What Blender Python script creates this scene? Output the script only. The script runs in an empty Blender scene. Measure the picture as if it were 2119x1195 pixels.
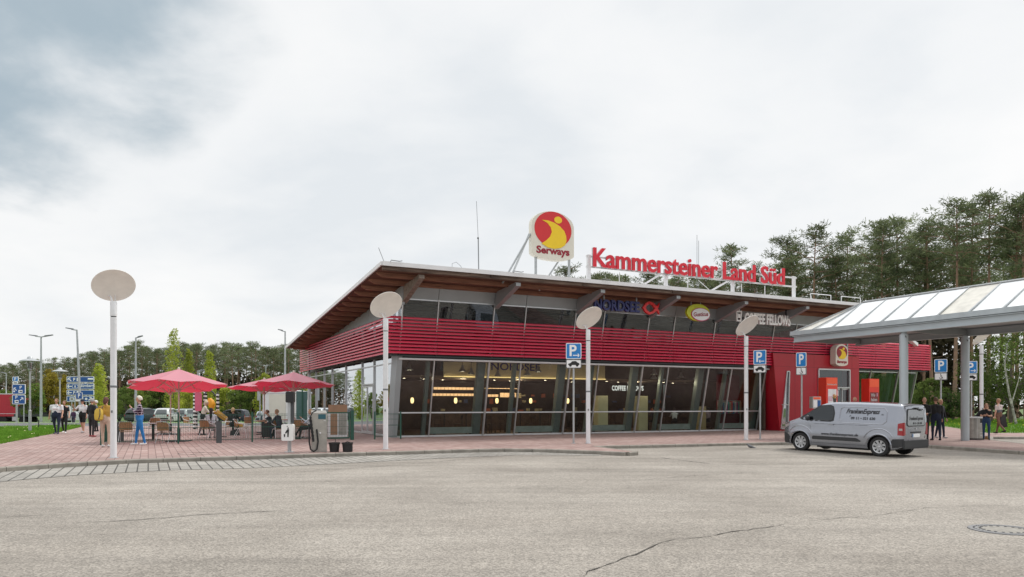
import bpy, bmesh, math, random
from mathutils import Vector, Matrix, geometry, noise as mnoise
R = math.radians
C = bpy.context.scene.collection
random.seed(7)
UA = R(26.2)                                    # bearing of the restaurant's long front
U = Vector((math.cos(UA), math.sin(UA), 0)); V = Vector((-math.sin(UA), math.cos(UA), 0))
B0 = Vector((-5.6, 35.0, 0))
CAMZ, F, CX, HY = 1.55, 1530.0, 1059.5, 838.0
def gp(px, py, z=0.0):                          # point of level ground z seen at photo pixel
    Y = (CAMZ - z) * F / (py - HY)
    return Vector(((px - CX) / F * Y, Y, z))
def at(px, Y, z=0.0): return Vector(((px - CX) / F * Y, Y, z))
def bl(t, s, z=0.0): return B0 + U * t + V * s + Vector((0, 0, z))
def sm(a, b, x):
    x = max(0, min(1, (x - a) / (b - a))); return x * x * (3 - 2 * x)
def gz(X, Y):                                   # the land falls away beyond the terrace
    return -0.019 * max(0, min(Y, 130) - 68) * sm(0, -14, X)
# ------------------------------------------------------------ mesh builder
class MB:
    def __init__(s): s.v = []; s.f = []; s.m = []; s.x = None; s.mi = 0
    def add(s, vs, fs):
        o = len(s.v)
        s.v += [(s.x @ Vector(p)) if s.x else Vector(p) for p in vs]
        for f in fs: s.f.append([i + o for i in f]); s.m.append(s.mi)
        return s
    def box(s, c, d, rot=None):
        x, y, z = d[0] / 2, d[1] / 2, d[2] / 2
        vs = [Vector((a * x, b * y, e * z)) for a in (-1, 1) for b in (-1, 1) for e in (-1, 1)]
        if rot: vs = [rot @ p for p in vs]
        c = Vector(c)
        return s.add([p + c for p in vs], [(0, 1, 3, 2), (4, 6, 7, 5), (0, 4, 5, 1), (2, 3, 7, 6), (0, 2, 6, 4), (1, 5, 7, 3)])
    def b2(s, a, b):                            # box from corner to corner
        return s.box([(a[i] + b[i]) / 2 for i in range(3)], [abs(b[i] - a[i]) for i in range(3)])
    def bar(s, p, q, w, h=None, up=(0, 0, 1)):  # rectangular bar between two points
        h = h or w; p = Vector(p); q = Vector(q); d = (q - p).normalized(); up = Vector(up)
        a = d.cross(up)
        if a.length < 1e-4: a = d.cross(Vector((1, 0, 0)))
        a.normalize(); b = a.cross(d).normalized(); a *= w / 2; b *= h / 2
        return s.add([p - a - b, p + a - b, p + a + b, p - a + b, q - a - b, q + a - b, q + a + b, q - a + b],
                     [(0, 3, 2, 1), (4, 5, 6, 7), (0, 1, 5, 4), (1, 2, 6, 5), (2, 3, 7, 6), (3, 0, 4, 7)])
    def tube(s, pts, r, n=8, cap=True, closed=False):
        pts = [Vector(p) for p in pts]; k = len(pts)
        rs = r if isinstance(r, (list, tuple)) else [r] * k
        vs = []; ref = None
        for i, p in enumerate(pts):
            if closed: d = pts[(i + 1) % k] - pts[i - 1]
            else: d = pts[min(i + 1, k - 1)] - pts[max(i - 1, 0)]
            d = d.normalized() if d.length > 1e-9 else Vector((0, 0, 1))
            if ref is None: ref = d.cross(Vector((0, 0, 1))) if abs(d.z) < .9 else d.cross(Vector((1, 0, 0)))
            a = (ref - d * ref.dot(d)); a = a.normalized() if a.length > 1e-6 else d.orthogonal().normalized(); ref = a; b = d.cross(a)
            for j in range(n):
                t = 2 * math.pi * j / n; vs.append(p + (a * math.cos(t) + b * math.sin(t)) * rs[i])
        fs = [(i * n + j, i * n + (j + 1) % n, ((i + 1) % k) * n + (j + 1) % n, ((i + 1) % k) * n + j) for i in range(k if closed else k - 1) for j in range(n)]
        if cap and not closed: fs += [tuple(range(n - 1, -1, -1)), tuple(range((k - 1) * n, k * n))]
        return s.add(vs, fs)
    def lathe(s, prof, n=24, c=(0, 0, 0), cap=None):      # prof: (radius, z)
        c = Vector(c); vs = []; k = len(prof)
        for r, z in prof:
            for j in range(n):
                t = 2 * math.pi * j / n; vs.append(c + Vector((r * math.cos(t), r * math.sin(t), z)))
        fs = [(i * n + j, i * n + (j + 1) % n, (i + 1) * n + (j + 1) % n, (i + 1) * n + j) for i in range(k - 1) for j in range(n)]
        if cap is None: cap = len(prof) > 2
        if cap and prof[0][0] > 1e-4: fs.append(tuple(range(n - 1, -1, -1)))
        if cap and prof[-1][0] > 1e-4: fs.append(tuple(range((k - 1) * n, k * n)))
        return s.add(vs, fs)
    def ell(s, c, r, n=12, k=8, rot=None):
        c = Vector(c); vs = []
        for i in range(k + 1):
            a = math.pi * i / k - math.pi / 2
            for j in range(n):
                t = 2 * math.pi * j / n
                p = Vector((r[0] * math.cos(a) * math.cos(t), r[1] * math.cos(a) * math.sin(t), r[2] * math.sin(a)))
                vs.append(c + (rot @ p if rot else p))
        return s.add(vs, [(i * n + j, i * n + (j + 1) % n, (i + 1) * n + (j + 1) % n, (i + 1) * n + j) for i in range(k) for j in range(n)])
    def poly(s, loops, fn, th=0.0):             # flat polygon with holes; fn(u, v, w) -> 3D, w runs 0..th
        L = [[Vector((p[0], p[1], 0)) for p in l] for l in loops]
        tri = geometry.tessellate_polygon(L); flat = [p for l in L for p in l]; n = len(flat)
        if not th: return s.add([fn(p.x, p.y, 0) for p in flat], tri)
        fs = [tuple(t) for t in tri] + [tuple(i + n for i in reversed(t)) for t in tri]; o = 0
        for l in L:
            k = len(l); fs += [(o + i, o + i + n, o + (i + 1) % k + n, o + (i + 1) % k) for i in range(k)]; o += k
        return s.add([fn(p.x, p.y, 0) for p in flat] + [fn(p.x, p.y, th) for p in flat], fs)
    def loft(s, secs, close=True, caps=True):   # list of equal-length rings
        n = len(secs[0]); vs = [p for q in secs for p in q]
        fs = [(i * n + j, i * n + (j + 1) % n, (i + 1) * n + (j + 1) % n, (i + 1) * n + j) for i in range(len(secs) - 1) for j in range(n if close else n - 1)]
        if caps: fs += [tuple(range(n - 1, -1, -1)), tuple(range((len(secs) - 1) * n, len(secs) * n))]
        return s.add(vs, fs)
    def mesh(s, name, mats, smooth=False):
        me = bpy.data.meshes.new(name); me.from_pydata(s.v, [], s.f)
        for m in (mats if isinstance(mats, (list, tuple)) else [mats]): me.materials.append(m)
        if any(s.m): me.polygons.foreach_set('material_index', s.m)
        me.validate()
        if smooth:
            bm = bmesh.new(); bm.from_mesh(me)
            bmesh.ops.recalc_face_normals(bm, faces=bm.faces)
            for f in bm.faces: f.smooth = True
            for e in bm.edges:
                if len(e.link_faces) == 2 and e.calc_face_angle(0) > (smooth if smooth is not True else .6): e.smooth = False
            bm.to_mesh(me); bm.free()
        return me
def obj(name, mb, mats, parent=None, smooth=False, loc=None):
    me = mb if isinstance(mb, bpy.types.Mesh) else mb.mesh(name, mats, smooth)
    o = bpy.data.objects.new(name, me); C.objects.link(o)
    if parent: o.parent = parent
    if loc is not None: o.location = loc
    return o
def bevel(o, w=.01, seg=2):
    m = o.modifiers.new('b', 'BEVEL'); m.width = w; m.segments = seg; m.limit_method = 'ANGLE'; m.angle_limit = R(40); return o
def tag(o, label, cat, group=None, kind=None):
    if label: o['label'] = label
    if cat: o['category'] = cat
    if group: o['group'] = group
    if kind: o['kind'] = kind
    return o
def thing(name, label, cat, loc=(0, 0, 0), rz=0.0, group=None):
    o = bpy.data.objects.new(name, None); C.objects.link(o); o.empty_display_size = .2
    o.location = loc; o.rotation_euler = (0, 0, rz); return tag(o, label, cat, group)
def kids(o): return [c for c in ALLKIDS(o)]
def ALLKIDS(o): return [c for c in bpy.data.objects if c.parent == o]
def copy_tree(o, parent=None, cache=None):
    if cache is None:
        cache = {}
        for c in bpy.data.objects:
            if c.parent: cache.setdefault(c.parent.name, []).append(c)
    c = o.copy(); C.objects.link(c); c.parent = parent
    for ch in cache.get(o.name, []): copy_tree(ch, c, cache)
    return c
def dup(o, loc, rz=None, label=None, sc=None):
    c = copy_tree(o); c.location = loc
    if rz is not None: c.rotation_euler = (0, 0, rz)
    if label: c['label'] = label
    if sc: c.scale = (sc, sc, sc)
    return c
# ------------------------------------------------------------ text
def text(s, size=1.0, ext=0.0, off=0.0, shear=0.0, al='CENTER', wx=1.0, res=3, sp=1.0):
    cu = bpy.data.curves.new('t', 'FONT'); cu.body = s; cu.size = size; cu.extrude = ext; cu.offset = off; cu.shear = shear
    cu.align_x = al; cu.align_y = 'CENTER'; cu.resolution_u = res; cu.space_character = sp
    o = bpy.data.objects.new('t', cu); C.objects.link(o); bpy.context.view_layer.update()
    me = bpy.data.meshes.new_from_object(o.evaluated_get(bpy.context.evaluated_depsgraph_get()))
    vs = [Vector((v.co.x * wx, v.co.y, v.co.z)) for v in me.vertices]; fs = [tuple(p.vertices) for p in me.polygons]
    bpy.data.objects.remove(o); bpy.data.curves.remove(cu); bpy.data.meshes.remove(me)
    return vs, fs
def text_w(vs): return max(v.x for v in vs) - min(v.x for v in vs)
def put_text(mb, s, fn, height=None, width=None, **k):   # fn(x, y, z) of text coordinates
    vs, fs = text(s, **k)
    if width: q = width / text_w(vs); vs = [Vector((v.x * q, v.y, v.z)) for v in vs]
    if height:
        a = min(v.y for v in vs); b = max(v.y for v in vs); q = height / (b - a); vs = [Vector((v.x, (v.y - (a + b) / 2) * q, v.z)) for v in vs]
    return mb.add([fn(v.x, v.y, v.z) for v in vs], fs)
# ------------------------------------------------------------ materials
def srgb(r, g, b):
    f = lambda c: (c / 255 / 12.92) if c / 255 <= .04045 else ((c / 255 + .055) / 1.055) ** 2.4
    return (f(r), f(g), f(b))
MATS = {}
def mat(name, col=(.5, .5, .5), rough=.6, metal=0.0, var=.12, scale=3.0, bump=0.0, bscale=60.0, spec=.5, col2=None, emit=0.0, coat=0.0, stretch=None):
    if name in MATS: return MATS[name]
    m = bpy.data.materials.new(name); m.use_nodes = True; MATS[name] = m
    nt = m.node_tree; N = nt.nodes; L = nt.links; b = N['Principled BSDF']
    b.inputs['Roughness'].default_value = rough; b.inputs['Metallic'].default_value = metal
    b.inputs['Specular IOR Level'].default_value = spec; b.inputs['Coat Weight'].default_value = coat
    if var or col2:
        tc = N.new('ShaderNodeTexCoord'); n = N.new('ShaderNodeTexNoise'); n.inputs['Scale'].default_value = scale; n.inputs['Detail'].default_value = 5
        src = tc.outputs['Object']
        if stretch:
            mp = N.new('ShaderNodeMapping'); mp.inputs['Scale'].default_value = stretch; L.new(src, mp.inputs['Vector']); src = mp.outputs['Vector']
        L.new(src, n.inputs['Vector'])
        r = N.new('ShaderNodeValToRGB'); r.color_ramp.elements[0].position = .3; r.color_ramp.elements[1].position = .7
        a = col2 or tuple(c * (1 - var) for c in col); c2 = col if col2 else tuple(min(1, c * (1 + var)) for c in col)
        r.color_ramp.elements[0].color = (*a, 1); r.color_ramp.elements[1].color = (*c2, 1)
        L.new(n.outputs['Fac'], r.inputs['Fac']); L.new(r.outputs['Color'], b.inputs['Base Color'])
    else: b.inputs['Base Color'].default_value = (*col, 1)
    if bump:
        tc = N.new('ShaderNodeTexCoord'); n = N.new('ShaderNodeTexNoise'); n.inputs['Scale'].default_value = bscale; L.new(tc.outputs['Object'], n.inputs['Vector'])
        bp = N.new('ShaderNodeBump'); bp.inputs['Strength'].default_value = bump; bp.inputs['Distance'].default_value = .01
        L.new(n.outputs['Fac'], bp.inputs['Height']); L.new(bp.outputs['Normal'], b.inputs['Normal'])
    if emit:
        b.inputs['Emission Color'].default_value = (*col, 1); b.inputs['Emission Strength'].default_value = emit
    return m
def glass(name, tint=(.8, .84, .82), minr=.05, rough=.01, dark=0.0, mult=1.6):
    if name in MATS: return MATS[name]
    m = bpy.data.materials.new(name); m.use_nodes = True; MATS[name] = m; nt = m.node_tree; N = nt.nodes; L = nt.links; N.clear()
    o = N.new('ShaderNodeOutputMaterial'); t = N.new('ShaderNodeBsdfTransparent'); t.inputs['Color'].default_value = (*tint, 1)
    g = N.new('ShaderNodeBsdfGlossy'); g.inputs['Roughness'].default_value = rough; g.inputs['Color'].default_value = (.95, .97, 1, 1)
    ge = N.new('ShaderNodeNewGeometry'); dp = N.new('ShaderNodeVectorMath'); dp.operation = 'DOT_PRODUCT'; L.new(ge.outputs['Normal'], dp.inputs[0]); L.new(ge.outputs['Incoming'], dp.inputs[1])
    ab = N.new('ShaderNodeMath'); ab.operation = 'ABSOLUTE'; L.new(dp.outputs['Value'], ab.inputs[0]); om = N.new('ShaderNodeMath'); om.operation = 'SUBTRACT'; om.inputs[0].default_value = 1; L.new(ab.outputs[0], om.inputs[1])
    pw = N.new('ShaderNodeMath'); pw.operation = 'POWER'; pw.inputs[1].default_value = 5; L.new(om.outputs[0], pw.inputs[0]); f = N.new('ShaderNodeMath'); f.operation = 'MULTIPLY_ADD'; f.inputs[1].default_value = .96; f.inputs[2].default_value = .04; L.new(pw.outputs[0], f.inputs[0])
    mu = N.new('ShaderNodeMath'); mu.operation = 'MULTIPLY_ADD'; mu.inputs[1].default_value = mult; mu.inputs[2].default_value = minr; mu.use_clamp = True
    x = N.new('ShaderNodeMixShader'); L.new(f.outputs[0], mu.inputs[0]); L.new(mu.outputs[0], x.inputs[0]); L.new(t.outputs[0], x.inputs[1]); L.new(g.outputs[0], x.inputs[2])
    if dark:
        d = N.new('ShaderNodeBsdfDiffuse'); d.inputs['Color'].default_value = (.01, .012, .014, 1); y = N.new('ShaderNodeMixShader'); y.inputs[0].default_value = dark
        L.new(t.outputs[0], y.inputs[1]); L.new(d.outputs[0], y.inputs[2]); L.new(y.outputs[0], x.inputs[1])
    L.new(x.outputs[0], o.inputs[0]); return m
def leafmat(name, c1, c2, trans=.35):
    if name in MATS: return MATS[name]
    m = bpy.data.materials.new(name); m.use_nodes = True; MATS[name] = m; nt = m.node_tree; N = nt.nodes; L = nt.links; N.clear()
    o = N.new('ShaderNodeOutputMaterial'); d = N.new('ShaderNodeBsdfDiffuse'); t = N.new('ShaderNodeBsdfTranslucent')
    tc = N.new('ShaderNodeTexCoord'); n = N.new('ShaderNodeTexNoise'); n.inputs['Scale'].default_value = .9; n.inputs['Detail'].default_value = 6
    L.new(tc.outputs['Object'], n.inputs['Vector']); r = N.new('ShaderNodeValToRGB'); r.color_ramp.elements[0].position = .35; r.color_ramp.elements[1].position = .68
    r.color_ramp.elements[0].color = (*c1, 1); r.color_ramp.elements[1].color = (*c2, 1); L.new(n.outputs['Fac'], r.inputs['Fac'])
    oi = N.new('ShaderNodeObjectInfo'); h = N.new('ShaderNodeHueSaturation'); ma = N.new('ShaderNodeMath'); ma.operation = 'MULTIPLY_ADD'; ma.inputs[1].default_value = .5; ma.inputs[2].default_value = .75
    L.new(oi.outputs['Random'], ma.inputs[0]); L.new(ma.outputs[0], h.inputs['Value']); L.new(r.outputs['Color'], h.inputs['Color'])
    x = N.new('ShaderNodeMixShader'); x.inputs[0].default_value = trans
    L.new(h.outputs[0], d.inputs['Color']); L.new(h.outputs[0], t.inputs['Color']); L.new(d.outputs[0], x.inputs[1]); L.new(t.outputs[0], x.inputs[2]); L.new(x.outputs[0], o.inputs[0]); return m
def brickmat(name, c1, c2, mortar, rot, bw, rh, ms=.014, off=.5, stain=.25, bump=.3):
    m = bpy.data.materials.new(name); m.use_nodes = True; nt = m.node_tree; N = nt.nodes; L = nt.links; b = N['Principled BSDF']; b.inputs['Roughness'].default_value = .85
    tc = N.new('ShaderNodeTexCoord'); mp = N.new('ShaderNodeMapping'); mp.inputs['Rotation'].default_value = (0, 0, rot); L.new(tc.outputs['Object'], mp.inputs['Vector'])
    k = N.new('ShaderNodeTexBrick'); k.offset = off; k.inputs['Scale'].default_value = 1; k.inputs['Brick Width'].default_value = bw; k.inputs['Row Height'].default_value = rh
    k.inputs['Mortar Size'].default_value = ms; k.inputs['Color1'].default_value = (*c1, 1); k.inputs['Color2'].default_value = (*c2, 1); k.inputs['Mortar'].default_value = (*mortar, 1)
    L.new(mp.outputs[0], k.inputs['Vector'])
    n = N.new('ShaderNodeTexNoise'); n.inputs['Scale'].default_value = .35; n.inputs['Detail'].default_value = 8; n.inputs['Roughness'].default_value = .65; L.new(tc.outputs['Object'], n.inputs['Vector'])
    r = N.new('ShaderNodeMapRange'); r.inputs[1].default_value = .3; r.inputs[2].default_value = .7; r.inputs[3].default_value = 1 - stain; r.inputs[4].default_value = 1 + stain * .5; L.new(n.outputs['Fac'], r.inputs[0])
    x = N.new('ShaderNodeMix'); x.data_type = 'RGBA'; x.blend_type = 'MULTIPLY'; x.inputs[0].default_value = 1; L.new(k.outputs['Color'], x.inputs[6]); L.new(r.outputs[0], x.inputs[7])
    n2 = N.new('ShaderNodeTexNoise'); n2.inputs['Scale'].default_value = 40; L.new(tc.outputs['Object'], n2.inputs['Vector'])
    r2 = N.new('ShaderNodeMapRange'); r2.inputs[1].default_value = .3; r2.inputs[2].default_value = .7; r2.inputs[3].default_value = .85; r2.inputs[4].default_value = 1.15; L.new(n2.outputs['Fac'], r2.inputs[0])
    y = N.new('ShaderNodeMix'); y.data_type = 'RGBA'; y.blend_type = 'MULTIPLY'; y.inputs[0].default_value = 1; L.new(x.outputs[2], y.inputs[6]); L.new(r2.outputs[0], y.inputs[7])
    L.new(y.outputs[2], b.inputs['Base Color'])
    bp = N.new('ShaderNodeBump'); bp.inputs['Strength'].default_value = bump; bp.inputs['Distance'].default_value = .006; bp.invert = True; L.new(k.outputs['Fac'], bp.inputs['Height']); L.new(bp.outputs[0], b.inputs['Normal'])
    MATS[name] = m; return m
def M(n): return MATS[n]
mat('white_metal', (.72, .72, .73), .4, .0, .04, 2); mat('galv', (.42, .44, .45), .45, .5, .1, 6); mat('alu', (.55, .56, .57), .35, .7, .06, 4)
mat('grey_frame', (.33, .35, .36), .45, .3, .06, 2); mat('dark_frame', (.045, .05, .052), .5, .2, .1); mat('black', (.012, .012, .013), .5, 0, .1)
mat('rubber', (.018, .018, .019), .8, 0, .2, 20); mat('dark_grey', (.05, .053, .058), .55, 0, .12); mat('mid_grey', (.18, .19, .2), .6, 0, .1)
mat('white', (.8, .8, .79), .5, 0, .04); mat('sign_blue', (.012, .20, .54), .35, 0, .03); mat('sign_blue_dark', (.01, .085, .3), .35, 0, .05); mat('sign_white', (.82, .83, .84), .4, 0, .02)
mat('green_wire', (.012, .075, .05), .5, 0, .1); mat('panel_grey', (.32, .345, .355), .5, .2, .05, 1.2); mat('concrete', (.42, .4, .37), .9, 0, .14, 5, .3); mat('kerb_stone', (.25, .23, .20), .9, 0, .22, 3, .3)
mat('red_louvre', (.58, .017, .062), .36, 0, .07, 1.5, coat=.15); mat('red_panel', (.40, .010, .024), .4, 0, .05, .8); mat('red_box', (.72, .035, .02), .4, 0, .05); mat('red_dark', (.12, .004, .01), .5, 0, 0)
mat('orange_red', (.85, .1, .03), .4, 0, .04)
mat('timber', (.27, .125, .078), .7, 0, .3, 2.2, .2, 30, stretch=(.6, 6, 6)); mat('timber_old', (.20, .14, .105), .85, 0, .5, 2.5, .4, 20, col2=(.05, .032, .025), stretch=(.5, 5, 5))  # purlin timber toned lighter, painting in light thrown up from the ground
mat('soffit', (.13, .06, .04), .7, 0, .3, 1.2, .1, 30, stretch=(.4, 3, 3)); mat('soffit_red', (.17, .045, .03), .7, 0, .3, 1.2)  # soffit toned darker, painting in the shade between the purlins
mat('steel_box', (.36, .34, .31), .42, .6, .16, 5); mat('wood_floor', (.16, .10, .06), .5, 0, .3, 2); mat('dark_brown', (.075, .05, .036), .6, 0, .4, 1.2)
glass('pane', (.76, .79, .77), .0, mult=1.0); glass('pane_side', (.42, .48, .48), .30); glass('pane_up', (.6, .65, .65), .03, mult=1.1); glass('car_glass', (.4, .44, .44), .02, dark=.3, mult=1.2); glass('clear', (.9, .92, .92), .03)
# ================================================================ ground
def bumpz(X, Y): return -.12 + .085 * math.exp(-((X - 9.6) ** 2 + (Y - 26.6) ** 2) / 2.6 ** 2)
def ground_mat(name, c1, c2, agg=.3, fine=55.0):
    m = bpy.data.materials.new(name); m.use_nodes = True; nt = m.node_tree; N = nt.nodes; L = nt.links; b = N['Principled BSDF']; b.inputs['Roughness'].default_value = .88; b.inputs['Specular IOR Level'].default_value = .3
    tc = N.new('ShaderNodeTexCoord')
    def noi(sc, det=4, rough=.6, vec=None, dist=0):
        n = N.new('ShaderNodeTexNoise'); n.inputs['Scale'].default_value = sc; n.inputs['Detail'].default_value = det; n.inputs['Roughness'].default_value = rough; n.inputs['Distortion'].default_value = dist
        L.new(vec or tc.outputs['Object'], n.inputs['Vector']); return n.outputs['Fac']
    def mr(src, a, b_, c, d):
        r = N.new('ShaderNodeMapRange'); r.inputs[1].default_value = a; r.inputs[2].default_value = b_; r.inputs[3].default_value = c; r.inputs[4].default_value = d; L.new(src, r.inputs[0]); return r.outputs[0]
    def mul(a, b_):
        x = N.new('ShaderNodeMix'); x.data_type = 'RGBA'; x.blend_type = 'MULTIPLY'; x.inputs[0].default_value = 1; L.new(a, x.inputs[6]); L.new(b_, x.inputs[7]); return x.outputs[2]
    r = N.new('ShaderNodeValToRGB'); r.color_ramp.elements[0].position = .32; r.color_ramp.elements[1].position = .68; r.color_ramp.elements[0].color = (*c1, 1); r.color_ramp.elements[1].color = (*c2, 1)
    L.new(noi(.22, 6, .62, dist=.4), r.inputs['Fac'])
    mp = N.new('ShaderNodeMapping'); mp.inputs['Rotation'].default_value = (0, 0, -R(9)); mp.inputs['Scale'].default_value = (.12, 1.5, 1); L.new(tc.outputs['Object'], mp.inputs['Vector'])
    streak = mr(noi(.9, 5, .6, mp.outputs[0]), .35, .68, .86, 1.08)
    vo = N.new('ShaderNodeTexVoronoi'); vo.inputs['Scale'].default_value = fine; L.new(tc.outputs['Object'], vo.inputs['Vector'])
    sep = N.new('ShaderNodeSeparateColor'); L.new(vo.outputs['Color'], sep.inputs[0])
    ag = mr(sep.outputs[0], 0, 1, 1 - agg, 1 + agg); ag2 = mr(noi(30, 3, .7), .3, .7, .88, 1.12)
    gr = mr(noi(7, 4, .7), .3, .7, .92, 1.07)
    st1 = mr(noi(.55, 6, .6, dist=.8), .58, .70, 1, .82); st2 = mr(noi(1.9, 4, .6, dist=.3), .66, .74, 1, .80)
    mp2 = N.new('ShaderNodeMapping'); mp2.inputs['Rotation'].default_value = (0, 0, -R(14)); mp2.inputs['Scale'].default_value = (.05, .55, 1); L.new(tc.outputs['Object'], mp2.inputs['Vector']); tr1 = mr(noi(1.3, 3, .5, mp2.outputs[0]), .56, .66, 1, .90)
    L.new(mul(mul(mul(mul(mul(mul(mul(r.outputs['Color'], streak), ag), ag2), gr), st1), st2), tr1), b.inputs['Base Color'])
    bp = N.new('ShaderNodeBump'); bp.inputs['Strength'].default_value = .5; bp.inputs['Distance'].default_value = .006; L.new(vo.outputs['Distance'], bp.inputs['Height']); L.new(bp.outputs[0], b.inputs['Normal'])
    MATS[name] = m; return m
ground_mat('asphalt', (.222, .200, .174), (.335, .307, .272), .36); ground_mat('asphalt_far', (.12, .12, .125), (.17, .17, .175), .15, 20)
ground_mat('asphalt_patch', (.24, .222, .206), (.29, .268, .25), .4)
mat('crack', (.05, .045, .04), .95, 0, .3, 8); mat('stain', (.17, .155, .14), .9, 0, .2, 3)
mat('grass_base', (.10, .20, .03), .9, 0, .3, 1.2, col2=(.07, .13, .025)); mat('field', (.085, .15, .03), .9, 0, .3, .3, col2=(.06, .10, .02)); mat('forest_floor', (.06, .05, .03), .95, 0, .3, .5)
brickmat('paver_red', (.285, .185, .165), (.375, .27, .245), (.16, .10, .09), -(UA + R(90)), .44, .215, .012, .5, .22)
brickmat('paver_grey', (.27, .255, .23), (.35, .33, .30), (.06, .055, .048), -(UA + R(90)), .30, .25, .017, .5, .3, .4)
def grid(name, x0, x1, y0, y1, nx, ny, fn, m):
    mb = MB(); vs = [(x0 + (x1 - x0) * i / nx, y0 + (y1 - y0) * j / ny) for j in range(ny + 1) for i in range(nx + 1)]
    mb.add([(x, y, fn(x, y)) for x, y in vs], [(j * (nx + 1) + i, j * (nx + 1) + i + 1, (j + 1) * (nx + 1) + i + 1, (j + 1) * (nx + 1) + i) for j in range(ny) for i in range(nx)])
    return obj(name, mb, m, smooth=True)
g = grid('ground', -520, 520, -60, 700, 104, 95, lambda x, y: gz(x, y) - .32, M('field')); tag(g, 'open green land reaching to the horizon', 'ground', kind='structure')
asphalt = grid('asphalt', -70, 70, -30, 52, 280, 164, bumpz, M('asphalt')); tag(asphalt, 'worn light grey asphalt of the forecourt', 'road', kind='structure')
KERB = [(-19, 6), (-15.6, 12), (-13.5, 16), (-12.75, 18.35), (-12.17, 20.1), (-10.9, 20.95), (-8.17, 22.4), (-6.94, 23.1), (-4.2, 24.5), (-1.75, 25.75), (-.35, 26.3), (1.22, 25.85), (2.9, 24.8), (3.75, 24.15), (4.0, 24.3), (2.95, 27.7), (4.0, 28.1), (11.4, 30.75), (16.2, 28.1), (17.1, 24.8), (19, 21), (23, 12)]
KERB = [(-19, 6), (-15.6, 12), (-13.5, 16), (-12.75, 18.35), (-11.95, 19.75), (-10.9, 20.95), (-8.17, 22.4), (-6.94, 23.1), (-4.2, 24.5), (-1.75, 25.75), (-.35, 26.2), (1.22, 25.9), (2.9, 24.85), (3.75, 24.2), (4.05, 24.45), (2.95, 27.7), (4.0, 28.2), (11.4, 30.75), (14.6, 30.2), (16.2, 28.3), (17.1, 24.8), (19, 21), (23, 12)]
ISLE = [(25.5, 12), (21.5, 21), (20.4, 25.5), (20.1, 28.6), (21, 32.5), (23.2, 35.9), (60, 36.6)]
PAVE = KERB + ISLE + [(60, 40.6), (26, 40.6), (31, 53), (16, 78), (-18.4, 54.3), (-31, 53.6), (-24.9, 40.2), (-20.2, 29.0), (-18.5, 20), (-19.5, 12)]
pv = MB(); pv.poly([PAVE], lambda x, y, w: (x, y, 0)); tag(obj('pavement', pv, M('paver_red')), 'red block pavement round the restaurant', 'pavement', kind='structure')
def kerbline(pts, mb, w=.14, ztop=.006):
    P = [Vector((p[0], p[1], 0)) for p in pts]; d = [0]
    for a, b in zip(P, P[1:]): d.append(d[-1] + (b - a).length)
    def pos(s):
        for i in range(len(P) - 1):
            if s <= d[i + 1] or i == len(P) - 2: return P[i].lerp(P[i + 1], (s - d[i]) / max(1e-6, d[i + 1] - d[i]))
    cuts = sorted(set([round(k * 1.0, 3) for k in range(int(d[-1]) + 1)] + [round(x, 3) for x in d]))
    for a, b in zip(cuts, cuts[1:]):
        if b - a < .05: continue
        g_ = .006 if abs(a - round(a)) < .002 else 0; h_ = .006 if abs(b - round(b)) < .002 else 0
        p, q = pos(a + g_ + .001), pos(b - h_ - .001); n = (q - p).normalized().cross(Vector((0, 0, 1))) * w
        # bevelled outer edge
        ring = lambda c: [c + n * .0 + Vector((0, 0, ztop)), c + n * .82 + Vector((0, 0, ztop)), c + n + Vector((0, 0, ztop - .025)), c + n + Vector((0, 0, -.16)), c + Vector((0, 0, -.16))]
        mb.loft([ring(p - (q - p).normalized() * 0), ring(q)])
kb = MB(); kerbline(KERB, kb); kerbline(ISLE, kb); tag(obj('kerb', kb, M('kerb_stone')), 'concrete kerb stones edging the pavement', 'kerb', kind='structure')
# cobbled strip in front of the kerb
inner = [p for p in KERB[:13]]; outer = [(3.0, 24.2), (.3, 24.5), (-1.9, 23.2), (-4, 21.6), (-6.9, 19.4), (-8.6, 18.9), (-10.2, 17.6), (-10.9, 16.4), (-12, 13), (-17, 4)]
cb = MB(); cb.poly([inner + outer], lambda x, y, w: (x, y, -.112)); tag(obj('cobble_strip', cb, M('paver_grey')), 'grey concrete setts laid along the kerb', 'paving', kind='structure')
def stroke(mb, pts, w, z, seed=1, jag=.02):
    rnd = random.Random(seed); P = []
    for a, b in zip(pts, pts[1:]):
        n = max(2, int((b - a).length / .12))
        for i in range(n): P.append(a.lerp(b, i / n) + Vector((rnd.uniform(-jag, jag), rnd.uniform(-jag, jag) * 1.5, 0)))
    L_ = []; k = len(P)
    for i, p in enumerate(P):
        d = (P[min(i + 1, k - 1)] - P[max(0, i - 1)]).normalized(); n = Vector((-d.y, d.x, 0)); ww = w * (.25 + rnd.random()) * min(1, i / 4, (k - 1 - i) / 4)
        L_.append((p + n * ww, p - n * ww))
    vs = [Vector((q.x, q.y, z)) for pr in L_ for q in pr]
    mb.add(vs, [(2 * i, 2 * i + 1, 2 * i + 3, 2 * i + 2) for i in range(k - 1)])
ck = MB(); G = lambda l: [gp(x, y, -.12) for x, y in l]
stroke(ck, G([(1190, 1200), (1221, 1184), (1243, 1173), (1287, 1158), (1326, 1143), (1347, 1132), (1373, 1123), (1412, 1115.5), (1464, 1111.6), (1516, 1101.7), (1573, 1094), (1647, 1082)]), .011, -.113, 3, .022)
stroke(ck, G([(1650, 1081), (1700, 1076), (1807, 1068), (1915, 1052), (2115, 1045)]), .006, -.113, 4)
stroke(ck, G([(79, 1030), (110, 1028), (170, 1024.6), (205, 1023)]), .014, -.113, 5); stroke(ck, G([(-40, 1076), (3, 1072), (79, 1067.6), (158, 1058.5)]), .010, -.113, 6)
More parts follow.
